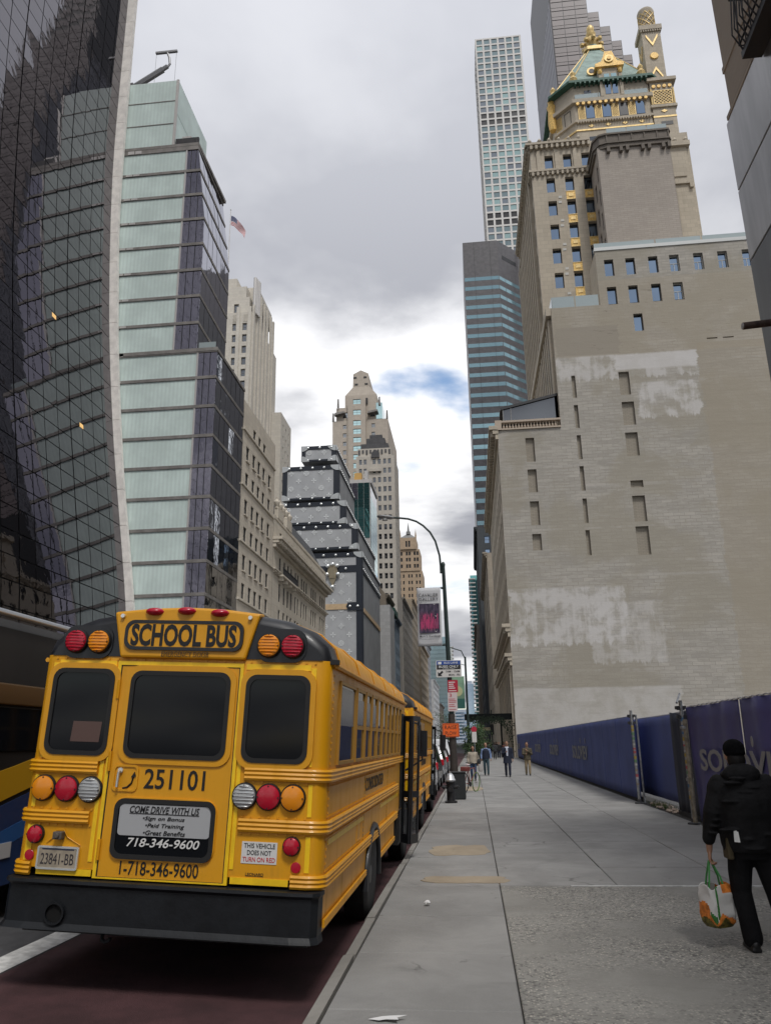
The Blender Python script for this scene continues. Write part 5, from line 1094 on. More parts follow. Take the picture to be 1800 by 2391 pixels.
for s_, z, w, h, mt in (('COME DRIVE WITH US',1.405,.60,.055,blackt),('\u2022Sign on Bonus',1.335,.36,.038,blackt),('\u2022Paid Training',1.28,.335,.040,blackt),('\u2022Great Benefits',1.228,.36,.036,blackt),('718-346-9600',1.150,.62,.068,whitet)):
    text('lettering', s_, door, face_cam(-.035 if z > 1.3 else -.02, -.030, z), w, h, mt, .002, .22, .01)
overlay('underline', [(-.335,1.370),(.265,1.370),(.265,1.376),(-.335,1.376)], -.031, -.028, blackt, door)
text('fleet_number', '251101', door, face_cam(.018, -.0145, 1.649), .53, .16, blackt, .002, 0, .012); text('phone_number', '1-718-346-9600', door, face_cam(-.039, -.0145, .951), .67, .105, blackt, .002, 0, .008)
hr = MB(); ringp(hr, rr(-.415,1.648,.225,.215,.04), rr(-.415,1.648,.19,.18,.03), -.022, 0); hr.build('handle_recess', yel, door, 30)
hd = MB(); hd.tube([(-.462,-.03,1.705),(-.466,-.05,1.695),(-.468,-.05,1.575)], .011, 8); hd.lathe([(.022,-.03),(.022,0)], 12, (-.462,0,1.708), 'y'); hd.build('door_handle', metl, door, 40)
ab = MB(); pts = [(-.43,1.565),(-.39,1.575),(-.355,1.61),(-.345,1.655)]; ab.tube([(x,-.016,z) for x, z in pts], .0075, 6); ab.prism([(-.365,1.655),(-.322,1.66),(-.338,1.70)], -.02, -.012, 'y'); ab.build('handle_arrow', blackt, door)
ci = inset(.085); MB().prism([q for q in ci if q[1] > 2.66], -.008, .03, 'y').build('rear_cap', blk, bus, 30)
b = MB(); cap = [(-.585,2.655),(.55,2.655),(.655,3.055),(.3,3.095),(-.02,3.106),(-.35,3.092),(-.69,3.055)]
b.add([(x,-.05 if z < 2.9 else -.03,z) for x, z in cap]+[(x,.12,z+(.02 if z > 2.9 else 0)) for x, z in cap], [(0,1,2,3,4,5,6)]+[(i,(i+1)%7,(i+1)%7+7,i+7) for i in range(7)]); capo = b.build('sign_housing', yel, bus, bevel=.02)
SGN = Matrix.Rotation(0, 4, 'X')
b = MB(); ringp(b, rr(-.017,2.853,1.08,.262,.085), rr(-.017,2.853,1.02,.205,.07), -.066, -.03); b.build('sign_border', blk, capo, 30); overlay('sign_face', rr(-.017,2.853,1.03,.215,.07), -.062, -.04, yel, capo)
text('lettering', 'SCHOOL BUS', capo, face_cam(-.017, -.064, 2.853), .96, .195, blackt, .002, .0, .035); text('lettering', 'EMERGENCY DOOR', capo, face_cam(.012, -.060, 2.690), .43, .048, M('letter_brown', (.10,.05,.01), .5), .002, .1, .0)
mkm = redl
for x, z in ((-.316,3.069),(-.02,3.079),(.285,3.065)):
    b = MB(); b.loft([[(x+.075*s*math.cos(2*PI*k/14), -.03-d, z-.005+.032*s*math.sin(2*PI*k/14)) for k in range(14)] for s, d in ((1.15,0),(1,.025),(.6,.05),(.1,.058))]); b.build('marker_light', mkm, bus, 50)
for x in (-.60, .57): MB().lathe([(.018,-.03),(.02,0)], 10, (x,-.03,3.02), 'y').build('cap_bolt', metl, capo)
def lamp(x, z, r, mt, y=0, rib=True, nm='tail_lamp'):
    b = MB(); b.lathe([(r*1.07,0),(r*1.07,-.02),(r*1.0,-.032),(r*.96,-.03)], 26, (x,y,z), 'y'); L = b.build(nm, rub, bus, 40)
    n = 10; b = MB(); b.lathe([(r*.97,-.026),(r*.93,-.042),(r*.7,-.052),(r*.3,-.057),(.001,-.058)], 26, (x,y,z), 'y')
    if rib:
        for k in range(-3, 4):
            zz = k*r*.26; hw = math.sqrt(max(0, (r*.88)**2-zz*zz)); b.tube([(x-hw,y-.045,z+zz),(x-hw*.4,y-.056,z+zz),(x+hw*.4,y-.056,z+zz),(x+hw,y-.045,z+zz)], .006, 5)
    b.build('lens', mt, L, 30); 
    b = MB(); [b.lathe([(.006,-.052),(.006,-.02)], 6, (x+r*.86*math.cos(a), y, z+r*.86*math.sin(a)), 'y') for a in (0, PI/2, PI, 3*PI/2)]; b.build('screws', blk, L)
    return L
for x0, x1 in ((-1.14,-.68),(.64,1.08)): MB().prism(rr((x0+x1)/2, 2.787, x1-x0, .29, .11), -.02, .02, 'y').build('lamp_board', blk, bus, 30)
for x, z, mt in ((-1.012,2.789,redl),(-.798,2.789,ambl),(.753,2.783,ambl),(.962,2.781,redl)): lamp(x, z, .100, mt, -.02, True, 'warning_lamp')
for x, mt in ((-1.132,ambl),(-.922,redl),(-.714,clrl),(.631,clrl),(.836,redl),(1.041,ambl)): lamp(x, 1.543, .101, mt, 0, mt is clrl)
for x in (-1.143, 1.054): lamp(x, 1.174, .070, redl, 0, False, 'stop_lamp')
for x, z in ((-1.175,1.011),(1.098,1.017)): MB().lathe([(.042,-.012),(.038,-.016),(.001,-.018)], 18, (x,0,z), 'y').build('reflector', redl, bus, 40)
# reflective tape, rivets
for nm, x0, x1, z0, z1 in (('v',-1.205,-1.155,1.79,2.60),('h',-1.15,-.62,2.575,2.625),('v',1.135,1.18,1.79,2.60),('h',.56,1.13,2.575,2.625),('v',1.165,1.20,1.40,1.65),('v',-1.225,-1.19,1.39,1.65),('v',1.165,1.205,.98,1.25),('v',-1.225,-1.17,.97,1.25),('h',.56,1.04,.872,.922),('h',-1.10,-.62,.868,.918),('v',.545,.58,.98,2.5),('v',-.66,-.625,.98,2.5)):
    boxob('reflective_tape', bus, tape, x0, x1, -.006, .004, z0, z1)
b = MB()
def rivet(x, y, z, ax): 
    s_ = .008
    if ax == 'y': b.box(x-s_, x+s_, y-.006, y, z-s_, z+s_)
    else: b.box(x, x+.006, y-s_, y+s_, z-s_, z+s_)
for k in range(30): rivet(-1.18+.081*k, -.002, 2.64, 'y')
for k in range(8):
    for x0, x1, z in ((.62,1.15,1.785),(.62,1.15,1.655),(.62,1.15,1.385),(.62,1.15,1.255),(-1.2,-.68,1.785),(-1.2,-.68,1.385),(-1.2,-.68,1.255)): rivet(x0+(x1-x0)*k/7, -.002, z, 'y')
for z in (1.64, 1.40, 1.24, 1.66, .985):
    for k in range(90): rivet(1.311, .12+.065*k, z, 'x')
for y in (.13, 2.42, 4.8):
    for k in range(30): rivet(1.311, y, .98+.056*k, 'x')
o = b.build('rivets', yel, bus); tag(o, kind='stuff')
for y in (2.42, 4.8): boxob('panel_seam', bus, rub, 1.3085, 1.3125, y-.003, y+.003, .95, 1.78)
b = MB(); [b.tube([(x, y, z) for x, z in [(1.322*q[0]/1.315, q[1]+.004) for q in half[3:]]], .006, 4) for y in (.34, 1.6, 2.9, 4.2, 5.5, 6.8)]; b.build('roof_seams', yel, bus)
MB().tube([(1.335,.1,2.63),(1.335,7.3,2.63)], .022, 6).build('drip_rail', yel, bus, 60); MB().tube([(-1.335,.1,2.63),(-1.335,7.3,2.63)], .022, 6).build('drip_rail', yel, bus, 60)
# side windows
tan_f = M('window_post_tan', (.40,.21,.03), .5); wg2 = gloss('bus_side_glass', (.10,.105,.115), .04, .6); wg3 = M('reflection_grey', (.20,.205,.215), .25, .1)
for sg in (1, -1):
    for i, (y0, y1) in enumerate(((.42,1.36),(1.46,2.08),(2.16,2.64),(2.72,3.20),(3.28,3.78),(3.86,4.33),(4.41,4.87),(4.95,5.42),(5.50,5.96),(6.04,6.50))):
        z0, z1 = 1.80, 2.53; x = sg*1.312; b = MB()
        for a in ((y0,y0+.035,z0,z1),(y1-.035,y1,z0,z1),(y0+.035,y1-.035,z0,z0+.03),(y0+.035,y1-.035,z1-.03,z1)): b.box(x-.012*sg, x+.022*sg, a[0], a[1], a[2], a[3])
        wf = b.build('side_window', tan_f, bus)
        boxob('glass', wf, wg2, x, x+.006*sg, y0+.03, y1-.03, z0+.02, z1-.02)
        if i: 
            b = MB(); b.box(x+.004*sg, x+.016*sg, y0+.035, y1-.035, 2.12, 2.16); b.build('sash_rail', tan_f, wf)
            if 1 <= i <= 3: boxob('sash_reflection', wf, wg3, x+.007*sg, x+.012*sg, y0+.04, y1-.04, 2.165, 2.42)  # grey sheet paints a reflection over the upper sash glass
        else: boxob('painted_reflection', wf, wg3, x+.0065*sg, x+.009*sg, y0+.04, y1-.04, 2.14, 2.48)  # same painted reflection on the undivided rearmost pane
text('lettering', 'CONSOLIDATED', bus, Matrix(((0,0,1,1.314),(1,0,0,3.35),(0,1,0,1.53),(0,0,0,1))), 1.75, .14, M('letter_dark_brown', (.03,.022,.01), .5), .002, 0, .004)
boxob('reflective_tape', bus, tape, 1.3085, 1.314, .2, 2.4, 1.17, 1.215); boxob('reflective_tape', bus, tape, 1.3085, 1.314, 4.0, 6.4, 1.17, 1.215)
b = MB(); ringp(b, [(1.9,1.0),(2.25,1.0),(2.25,1.24),(1.9,1.24)], [(1.91,1.01),(2.24,1.01),(2.24,1.23),(1.91,1.23)], 0, .008); me = b.mesh('fuel_door', yel); ob('fuel_door', me, bus, Matrix(((0,1,0,1.307),(1,0,0,0),(0,0,1,0),(0,0,0,1))))
MB().box(1.25,1.36,.04,.10,2.64,2.68).build('corner_latch', rub, bus)
# bumper, exhaust, hook, plate, sticker, camera
b = MB(); ox = 1.325; Pb = [(-ox,.09),(-ox+.01,-.05),(-ox+.06,-.105),(-1.1,-.125),(1.1,-.125),(ox-.06,-.105),(ox-.01,-.05),(ox,.09)]
prof = [(0,.50),(-.012,.485),(.03,.53),(.03,.80),(-.008,.825),(.0,.85)]
for (x0, y0), (x1, y1) in zip(Pb[:-1], Pb[1:]):
    for (d0, z0), (d1, z1) in zip(prof[:-1], prof[1:]):
        q = lambda x, y, d, z: (x*(1-d*.35), y+d*.7, z); b.quad(q(x0,y0,d0,z0), q(x1,y1,d0,z0), q(x1,y1,d1,z1), q(x0,y0,d1,z1))
b.add([(x, y, .848) for x, y in Pb], [tuple(range(8))]); b.add([(x, y, .49) for x, y in Pb], [tuple(range(8))]); bmp = b.build('bumper', bump_m, bus, 30)
b = MB(); ringp(b, [( -.83+.085*math.cos(2*PI*k/20), .604+.085*math.sin(2*PI*k/20)) for k in range(20)], [(-.83+.07*math.cos(2*PI*k/20), .604+.07*math.sin(2*PI*k/20)) for k in range(20)], -.135, -.05); b.build('exhaust_ring', bump_m, bmp, 30); MB().lathe([(.07,-.112),(.07,-.108)], 18, (-.83,0,.604), 'y').build('exhaust_hole', M('opening_black', (.002,.002,.002), .95), bmp)  # black disc paints the dark inside of the exhaust opening
MB().tube([(-.44,0,.50),(-.45,-.02,.45),(-.44,-.04,.415),(-.41,-.04,.40),(-.38,-.04,.415),(-.375,-.04,.435)], .016, 8).build('tow_hook', bump_m, bus, 40)
MB().box(-.30,.6,-.05,.2,.455,.49).build('bumper_brace', rub, bus)
pl = overlay('licence_plate', rr(-.92,.998,.345,.165,.012), -.022, -.012, M('plate_tan', (.34,.29,.22), .5, var=.2, vs=10), bus)
overlay('plate_header', [(-1.06,1.06),(-.78,1.06),(-.78,1.076),(-1.06,1.076)], -.024, -.021, M('plate_navy', (.03,.035,.07), .5), pl); text('lettering', '23841\u25C2BB' if False else '23841-BB', pl, face_cam(-.92,-.0235,.99), .29, .085, M('plate_ink', (.035,.03,.035), .5), .001, 0, .0)
b = MB(); ringp(b, rr(-.92,.998,.36,.18,.016), rr(-.92,.998,.33,.15,.01), -.026, -.005); b.build('plate_frame', metl, pl, 30)
b = MB(); b.box(-.965,-.885,-.07,-.005,1.145,1.205); b.lathe([(.022,-.085),(.022,-.06)], 10, (-.925,0,1.175), 'y'); b.build('rear_camera', M('camera_grey', (.10,.085,.07), .6), bus, bevel=.008)
b = MB(); b.tube([(-1.04,-.006,1.11),(-.99,-.008,1.15),(-.96,-.012,1.215),(-.90,-.012,1.22),(-.86,-.008,1.16),(-.74,-.006,1.10)], .004, 5); b.build('camera_wire', yel, bus)
stk = overlay('sticker', [(.64,1.03),(.935,1.03),(.935,1.195),(.64,1.195)], -.004, .001, M('sticker_white', (.68,.68,.66), .5), bus)
for s_, z, w, mt in (('THIS VEHICLE',1.165,.26,blackt),('DOES NOT',1.113,.20,blackt),('TURN ON RED',1.062,.27,redt)): text('lettering', s_, stk, face_cam(.788,-.0055,z), w, .036, mt, .001, 0, .008)
text('dealer_mark', 'LEONARD', bus, face_cam(.76,-.0015,.950), .15, .022, blackt, .001, 0, .01); boxob('dealer_line', bus, blackt, .685, .835, -.002, .001, .934, .937)
# front: hood, windscreen, open folding door, mirror
b = MB(); b.loft([[(x*s, y, z) for x, z in ((1.1,.55),(1.15,1.2),(1.0,1.6),(0,1.68),(-1.0,1.6),(-1.15,1.2),(-1.1,.55))] for y, s in ((BL-.02,1.05),(8.4,.95),(8.75,.85))]); b.build('hood', yel, bus, 40)
MB().add([(-1.15,BL+.02,1.7),(1.15,BL+.02,1.7),(1.1,BL-.06,2.55),(-1.1,BL-.06,2.55),(-1.15,BL+.05,1.7),(1.15,BL+.05,1.7),(1.1,BL+.0,2.55),(-1.1,BL+.0,2.55)],[(0,3,2,1),(4,5,6,7),(0,1,5,4),(2,3,7,6),(1,2,6,5),(3,0,4,7)]).build('windscreen', bglass, bus)
MB().box(-1.1, 1.1, 8.7, 8.95, .5, .8).build('front_bumper', bump_m, bus)
def leaf(x0, y0, x1, y1, z0=.42, z1=2.42):
    d = Vector((x1-x0, y1-y0, 0)); L = d.length; fr_ = Matrix.Rotation(math.atan2(d.y, d.x), 4, 'Z'); fr_.translation = (x0, y0, 0); b = MB(); t = .05
    for a in ((0,t,z0,z1),(L-t,L,z0,z1),(t,L-t,z0,z0+.14),(t,L-t,z1-.08,z1),(t,L-t,1.12,1.22)): b.box(a[0], a[1], -.015, .015, a[2], a[3])
    f_ = ob('door_leaf', b.mesh('door_leaf', blk), bus, fr_); 
    pm_ = M('door_pane', (.75,.78,.8), .03, 0, trans=1, spec=.5)
    for a in ((z0+.14,1.12),(1.22,z1-.08)): ob('pane', MB().box(t, L-t, -.004, .004, a[0], a[1]).mesh('pane', pm_), f_)
leaf(1.34, 6.98, 1.48, 6.78); leaf(1.495, 6.78, 1.60, 7.05)
MB().box(1.313, 1.325, 6.72, 7.36, .95, 2.45).build('doorway', rub, bus); MB().box(.9, 1.31, 6.72, 7.36, .40, .93).build('step_well', rub, bus)
b = MB(); b.tube([(1.2,7.5,2.4),(1.55,7.95,2.3),(1.6,8.0,1.7),(1.3,8.0,1.5)], .018, 6); b.box(1.5,1.68,7.98,8.06,1.75,2.2); b.build('mirror', blk, bus)
bus2 = copy_tree(bus); bus2.location = (-2.615, 16.42, -.115); bus2['label'] = 'second yellow school bus parked ahead of the nearest one, mostly hidden by it'

lv_ = [c for c in bus2.children if c.name.startswith('door_leaf')]; lv_[0].matrix_basis = Matrix.Translation((-.05,.05,0)) @ lv_[0].matrix_basis
for c in list(lv_[1].children): bpy.data.objects.remove(c)
bpy.data.objects.remove(lv_[1])
# ------------------------------------------------------------------ construction fence
navy = M('fence_mesh_navy', (.048,.070,.225), .7, var=.15, vs=.8, bump=.25, bs=60); purp = M('fence_mesh_purple', (.060,.058,.19), .6, var=.2, vs=.9, bump=.25, bs=60); dmesh = M('fence_mesh_dark', (.026,.031,.048), .75, var=.25, vs=1.2, bump=.3, bs=60, stretch=(1,6,.6)); galv = M('galvanised_pipe', (.27,.28,.29), .5, .6, var=.3, vs=14); cord = M('white_cord', (.45,.45,.46), .8); ltr = M('fence_letter_grey', (.24,.235,.24), .7)
def cloth(parent, x, y0, y1, z0, z1, mat, amp, freq, name='mesh_panel', lean=0, top=0):
    b = MB(); ny = max(6, int((y1-y0)/.09)); nz = 9; V = []
    for k in range(nz+1):
        for i in range(ny+1):
            y = y0+(y1-y0)*i/ny; s = k/nz; w = amp*(math.sin(freq*y+1.7*math.sin(y*.9))*(.35+.65*s)+.5*math.sin(freq*2.3*y+2*s)); V.append((x+w+lean*s, y, z0+(z1-z0)*s+top*math.sin(y*2.1)*(s**3)))
    F_ = [(k*(ny+1)+i, k*(ny+1)+i+1, (k+1)*(ny+1)+i+1, (k+1)*(ny+1)+i) for k in range(nz) for i in range(ny)]
    me = bpy.data.meshes.new(name); me.from_pydata(V, [], F_); me.materials.append(mat); me.shade_smooth(); o = ob(name, me, parent); so_ = o.modifiers.new('thick', 'SOLIDIFY'); so_.thickness = .006; return o
FT = lambda y, z, x=4.78: Matrix(((0,0,-1,x),(-1,0,0,y),(0,1,0,z),(0,0,0,1)))
def fence_text(parent, yc, zc, w, h, x=4.76):
    text('lettering', 'SOLOVIEV', parent, FT(yc, zc, x), w, h, ltr, .004, 0, .02)
    for q in (.135, -.0): pass
    for u in (.10, .40):
        b = MB(); b.lathe([(h*.17,-.004),(h*.17,.004)], 14, (0,0,0), 'x'); ob('letter_dot', b.mesh('letter_dot', ltr), parent, Matrix.Translation((x, yc-u*w, zc+h*.85)) @ Matrix.Diagonal((1,.8,1.25,1)))
f1 = thing('blue_site_fence', 'long navy blue mesh construction fence lettered along the sidewalk towards the blank wall', 'fence', (4.8, 58, 0))
y = 24.85
while y < 91.5:
    L = min(3.05, 91.6-y); cloth(f1, 4.8, y, y+L-.01, .10, 2.45, navy, .012, 1.3); MB().tube([(4.88,y,0),(4.88,y,2.5)], .03, 8).build('post', galv, f1); boxob('dark_gap_strip', f1, rub_ if False else M('dark_gap_strip', (.03,.03,.032), .9), 4.82, 4.88, y+.002, y+L-.002, 0, .16); y += 3.05  # near-black strip paints the dark gap under the mesh
MB().tube([(4.86,24.8,2.47),(4.86,91.6,2.47)], .022, 6).build('top_rail', galv, f1)
for yc in (37.9, 49.8, 62.2, 75.0, 88.6): fence_text(f1, yc, 1.25, 5.3, .60, 4.765)
# corner post with couplers and stickers
def clamp_post(y, x, lean, label, seed):
    rnd_ = random.Random(seed); t = thing('scaffold_post', label, 'post', (x, y, 0)); top = (x+lean, y-.05, 2.62); MB().tube([(x,y,.02),top], .042, 12).build('tube', galv, t, 40); MB().lathe([(.14,0),(.14,.03),(.06,.05),(.06,.12)], 12, (x,y,.0)).build('base', M('base_iron', (.06,.06,.065), .7, .3), t, 40)
    for z in (2.45, 2.25): b = MB(); b.box(x-.07+lean*z/2.6, x+.07+lean*z/2.6, y-.08, y+.08, z-.04, z+.04); b.box(x-.09, x+.12, y-.03, y+.15, z-.02, z+.05); b.build('coupler', M('coupler_dark', (.05,.05,.055), .6, .5), t)
    cs = [(.55,.08,.1),(.6,.58,.55),(.5,.36,.04),(.05,.2,.45),(.55,.55,.5),(.6,.4,.02),(.12,.3,.14),(.6,.6,.6),(.4,.3,.2)]
    for k in range(14):
        z = .55+k*.125+rnd_.uniform(-.03,.03); c = tuple(q*.55+.03 for q in rnd_.choice(cs)); h = rnd_.uniform(.03,.085); fx = x+lean*z/2.62
        b = MB(); b.lathe([(.0435,z-h/2),(.0435,z+h/2)], 12, (fx, y-.05*z/2.62, 0)); b.build('sticker', M('post_sticker_%d%d%d' % tuple(int(q*99) for q in c), c, .6), t, 40)
    return t
clamp_post(24.68, 4.70, .0, 'sticker covered steel scaffold post where the blue fence turns in', 3)
p2 = clamp_post(18.75, 4.68, .0, 'pair of leaning sticker covered pipes beside the dark mesh panel', 5)
MB().tube([(4.66,18.55,.05),(4.72,18.66,2.2)], .05, 10).build('leaning_pipe', M('pipe_tan', (.24,.21,.16), .7, .2, var=.4, vs=8), p2, 40); MB().tube([(4.55,18.5,2.56),(4.75,18.95,2.78)], .025, 6).build('loose_pipe', galv, p2); 
for z in (.9, 2.0): MB().lathe([(.08,z),(.085,z+.03),(.08,z+.06)], 12, (4.68,18.68,0)).build('hose_clamp', galv, p2)
f2 = thing('recessed_site_gate', 'plain blue mesh gate set back between the two scaffold posts', 'gate', (5.2, 22.8, 0)); cloth(f2, 5.25, 21.0, 27.2, .18, 2.40, navy, .02, 1.6); MB().tube([(5.3,20.9,2.42),(5.3,27.2,2.42)], .024, 6).build('top_rail', cord, f2); MB().tube([(5.3,20.95,0),(5.3,20.95,2.5)], .03, 8).build('post', galv, f2)
f3 = thing('dark_mesh_screen', 'narrow dark grey mesh screen hung slack next to the leaning pipes', 'screen', (4.9, 20, 0)); cloth(f3, 4.98, 18.95, 21.2, .08, 2.42, dmesh, .045, 6.0, top=.03); MB().tube([(5.02,18.9,2.44),(5.02,21.2,2.40)], .012, 6).build('cord', cord, f3); boxob('foot_board', f3, rub, 4.95, 5.03, 19, 21.2, .0, .1)
f4 = thing('purple_site_fence', 'nearest run of wrinkled purple mesh fence with large grey lettering behind the walking man', 'fence', (4.8, 15, 0))
cloth(f4, 4.8, 11.6, 15.1, .08, 2.46, purp, .028, 3.4); cloth(f4, 4.8, 15.11, 18.6, .08, 2.46, purp, .032, 3.0); b = MB(); pts = [(4.79,11.6+.1*k,2.475+.008*math.sin(k*1.9)) for k in range(71)]; b.tube(pts, .013, 6); b.build('lacing_cord', cord, f4)
for y_ in (11.8, 15.1, 18.6): MB().tube([(4.9,y_,0),(4.9,y_,2.5)], .03, 8).build('post', galv, f4)
fence_text(f4, 15.05, 1.36, 5.6, .43, 4.735)
text('lettering', 'SOLOVIEV', f4, FT(15.2, .86, 4.735), 5.3, .22, ltr, .004, 0, .01) if False else None
# debris under the gate
db = thing('debris_heap', 'small heap of weeds and broken rubble under the recessed gate', 'debris', (5.0, 23, 0)); b = MB(); rb = random.Random(4)
for k in range(40):
    x, y_, s = rb.uniform(4.85,5.2), rb.uniform(21.2,24.3), rb.uniform(.03,.09); b.lathe([(s*.6,0),(s,s*.4),(s*.5,s*.9)], 5, (x,y_,.0))
b.build('rubble', M('rubble_pale', (.34,.27,.22), .9, rnd=.3, var=.4, vs=6), db); b = MB()
for k in range(160):
    x, y_ = rb.gauss(5.0,.1), rb.gauss(23.2,.55); a = rb.uniform(0, 6.28); h = rb.uniform(.05,.2); b.add([(x,y_,0),(x+.02*math.cos(a),y_+.02*math.sin(a),0),(x+.07*math.cos(a+.5),y_+.07*math.sin(a+.5),h)], [(0,1,2)])
o = b.build('weeds', M('weed_green', (.07,.10,.03), .8), db); tag(o, kind='stuff')
# ------------------------------------------------------------------ city bus in the next lane
cbus = thing('city_bus', 'dark blue and gold city bus alongside at the left edge, cut by the frame', 'bus', (-6.5, 12, 0), own=False)
dkb = M('city_bus_black', (.014,.012,.011), .6, spec=.2, var=.3, vs=.7); blu = M('city_bus_blue', (.012,.035,.11), .4, coat=.3); bgold = M('city_bus_gold', (.50,.27,.01), .4, coat=.3); bronze = M('city_bus_bronze', (.13,.075,.03), .3, .5); silver = M('city_bus_silver', (.42,.44,.47), .35, .7)
XB = -5.25; zr = zroad(-6.5)
b = MB(); b.loft([[(XB,y,.35),(XB,y,2.9),(XB-.06,y,3.15),(XB-.35,y,3.32),(XB-2.2,y,3.32),(XB-2.5,y,3.15),(XB-2.55,y,2.9),(XB-2.55,y,.35)] for y in (5.6, 12, 18)]); b.build('body', dkb, cbus, 30)
MB().tube([(XB-.02,5.6,3.3),(XB-.02,18,3.3)], .045, 8).build('roof_rail', silver, cbus, 50); boxob('upper_band', cbus, bronze, XB, XB+.035, 5.6, 18, 2.28, 2.52, .02)
for k in range(6): boxob('window', cbus, bglass, XB, XB+.012, 5.9+2.0*k, 7.75+2.0*k, 1.78, 2.25)
MB().prism([(5.6,1.05),(8.9,1.62),(9.6,1.76),(18,1.76),(18,1.55),(10,1.52),(5.6,.62)], XB, XB+.01, 'x').build('gold_swoosh', bgold, cbus)
MB().prism([(5.6,.36),(18,.36),(18,1.50),(10,1.46),(5.6,.58)], XB, XB+.008, 'x').build('blue_panel', blu, cbus)
MB().prism([(6.6,.5),(10.6,1.30),(10.4,1.10),(7.2,.4)], XB+.008, XB+.012, 'x').build('light_blue_swoosh', M('swoosh_light_blue', (.02,.09,.26), .4), cbus)
for y in (8.2, 14.6):
    b = MB(); b.lathe([(.28,0),(.46,.02),(.5,.08),(.5,.22),(.46,.28),(.25,.27)], 24, (XB-.29, y+2.2, .47), 'x'); b.build('wheel', tyre_m, cbus, 40)
    MB().lathe([(.25,0),(.1,.03),(.01,.03)], 16, (XB-.02, y+2.2, .47), 'x').build('rim', silver, cbus, 40)
boxob('side_plate', cbus, M('plate_white', (.5,.5,.5), .5), XB+.012, XB+.02, 8.6, 8.95, .64, .8)
# ------------------------------------------------------------------ parked cars ahead of the buses
def car(name, label, loc, col, H=1.72, L=4.75, van=False, hb=1):
    t = thing(name, label, 'car', loc, 'cars parked ahead of the buses', own=True); pt = M('car_paint_'+name+label[:9].replace(' ', '_'), col, .25, .1, coat=.5); gl = bglass; Wd = .92
    P = [(0,.42),(0.02,.95),(.10,1.08),(.42,H-.06),(.75,H),(2.6,H),(3.2,H-.12),(3.75,1.10),(4.55,.92),(L,.72),(L,.42)]
    def ring(y, z):
        w = Wd if z < 1.02 else Wd-(z-1.02)*.26; return w
    b = MB(); V = []; n = len(P)
    for sx in (-1, -.9, .9, 1):
        for y, z in P: V.append((ring(y, z)*sx, y+(0.06 if abs(sx) == 1 and y < .1 else 0), z-(0.05 if abs(sx) == 1 and z > 1.3 else 0)))
    F_ = []
    for q in range(3):
        for k in range(n-1): F_.append((q*n+k, q*n+k+1, (q+1)*n+k+1, (q+1)*n+k))
    F_ += [tuple(range(n)), tuple(range(4*n-1, 3*n-1, -1))]; b.add(V, F_); b.build('body', pt, t, 35, bevel=.03)
    for sx in (-1, 1):
        x0 = sx*(Wd-.13); x1 = sx*(Wd-.02)
        for y0, y1, ya, yb in ((.34,1.05,.56,1.05),(1.12,2.05,1.12,2.05),(2.12,3.45,2.12,2.85)):
            q = [(sx*(Wd-.005),y0,1.06),(sx*(Wd-.005),y1,1.06),(sx*(Wd-.17),yb,H-.1),(sx*(Wd-.17),ya,H-.1)]; MB().add(q+[(x-sx*.06,y,z) for x, y, z in q], [(0,1,2,3),(4,7,6,5),(0,4,5,1),(1,5,6,2),(2,6,7,3),(3,7,4,0)]).build('side_window', gl, t)
        for y in (.92, 3.72): 
            w_ = MB().lathe([(.2,0),(.31,.01),(.335,.05),(.335,.17),(.31,.21),(.2,.2)], 20, (sx*.82-.105, y, .335), 'x').build('wheel', tyre_m, t, 40); MB().lathe([(.2,0),(.14,.015),(.01,.02)], 12, (sx*.925 if sx > 0 else -.945, y, .335), 'x').build('rim', silver, w_, 40)
        tb = MB(); tb.box(sx*(Wd-.22), sx*(Wd+.005), -.03, .16, .82, 1.12); tb.build('tail_light', M('tail_light_red', (.45,.008,.02), .25), t, bevel=.03)
    MB().add([(-.68,.12,1.12),(.68,.12,1.12),(.6,.40,H-.12),(-.6,.40,H-.12),(-.68,.16,1.12),(.68,.16,1.12),(.6,.44,H-.12),(-.6,.44,H-.12)],[(0,1,2,3),(4,7,6,5),(0,4,5,1),(1,5,6,2),(2,6,7,3),(3,7,4,0)]).build('rear_glass', gl, t)
    MB().box(-.88,.88,-.08,.1,.4,.62).build('rear_bumper', pt if H < 1.6 else rub, t, bevel=.03); MB().box(-.26,.26,-.035,0,.74,.87).build('plate', whitet, t); boxob('underbody', t, rub, -.8, .8, .2, L-.2, .2, .45)
    return t
zc_ = lambda x: zroad(x)
car('parked_car', 'white car parked directly ahead of the second school bus', (-2.38, 27.2, zc_(-2.3)), (.62,.63,.64), 1.52)
car('parked_suv', 'black tall suv parked ahead of the white car', (-2.42, 33.4, zc_(-2.3)), (.012,.012,.014), 1.88)
car('parked_suv', 'silver suv parked ahead of the black one', (-2.42, 39.8, zc_(-2.3)), (.36,.37,.38), 1.80)
car('parked_car', 'dark grey car further along the kerb behind the street sign pole', (-2.4, 46, zc_(-2.3)), (.05,.05,.055), 1.6)
car('parked_suv', 'white boxy van with dark rear glass far along the kerb', (-2.4, 53, zc_(-2.3)), (.55,.56,.57), 2.1)
car('parked_car', 'small black car at the far end of the parked row', (-2.4, 62, zc_(-2.3)), (.02,.02,.025), 1.55)
for k, (x, y, c, lb) in enumerate(((-8.2, 30, (.5,.5,.52), 'silver car in the moving lane beyond the city bus'), (-8.4, 48, (.55,.32,.02), 'yellow taxi in the moving lane far ahead'), (-12, 70, (.03,.03,.035), 'dark car in the far lane down the street'))): car('moving_car', lb, (x, y, zroad(x)), c, 1.5)
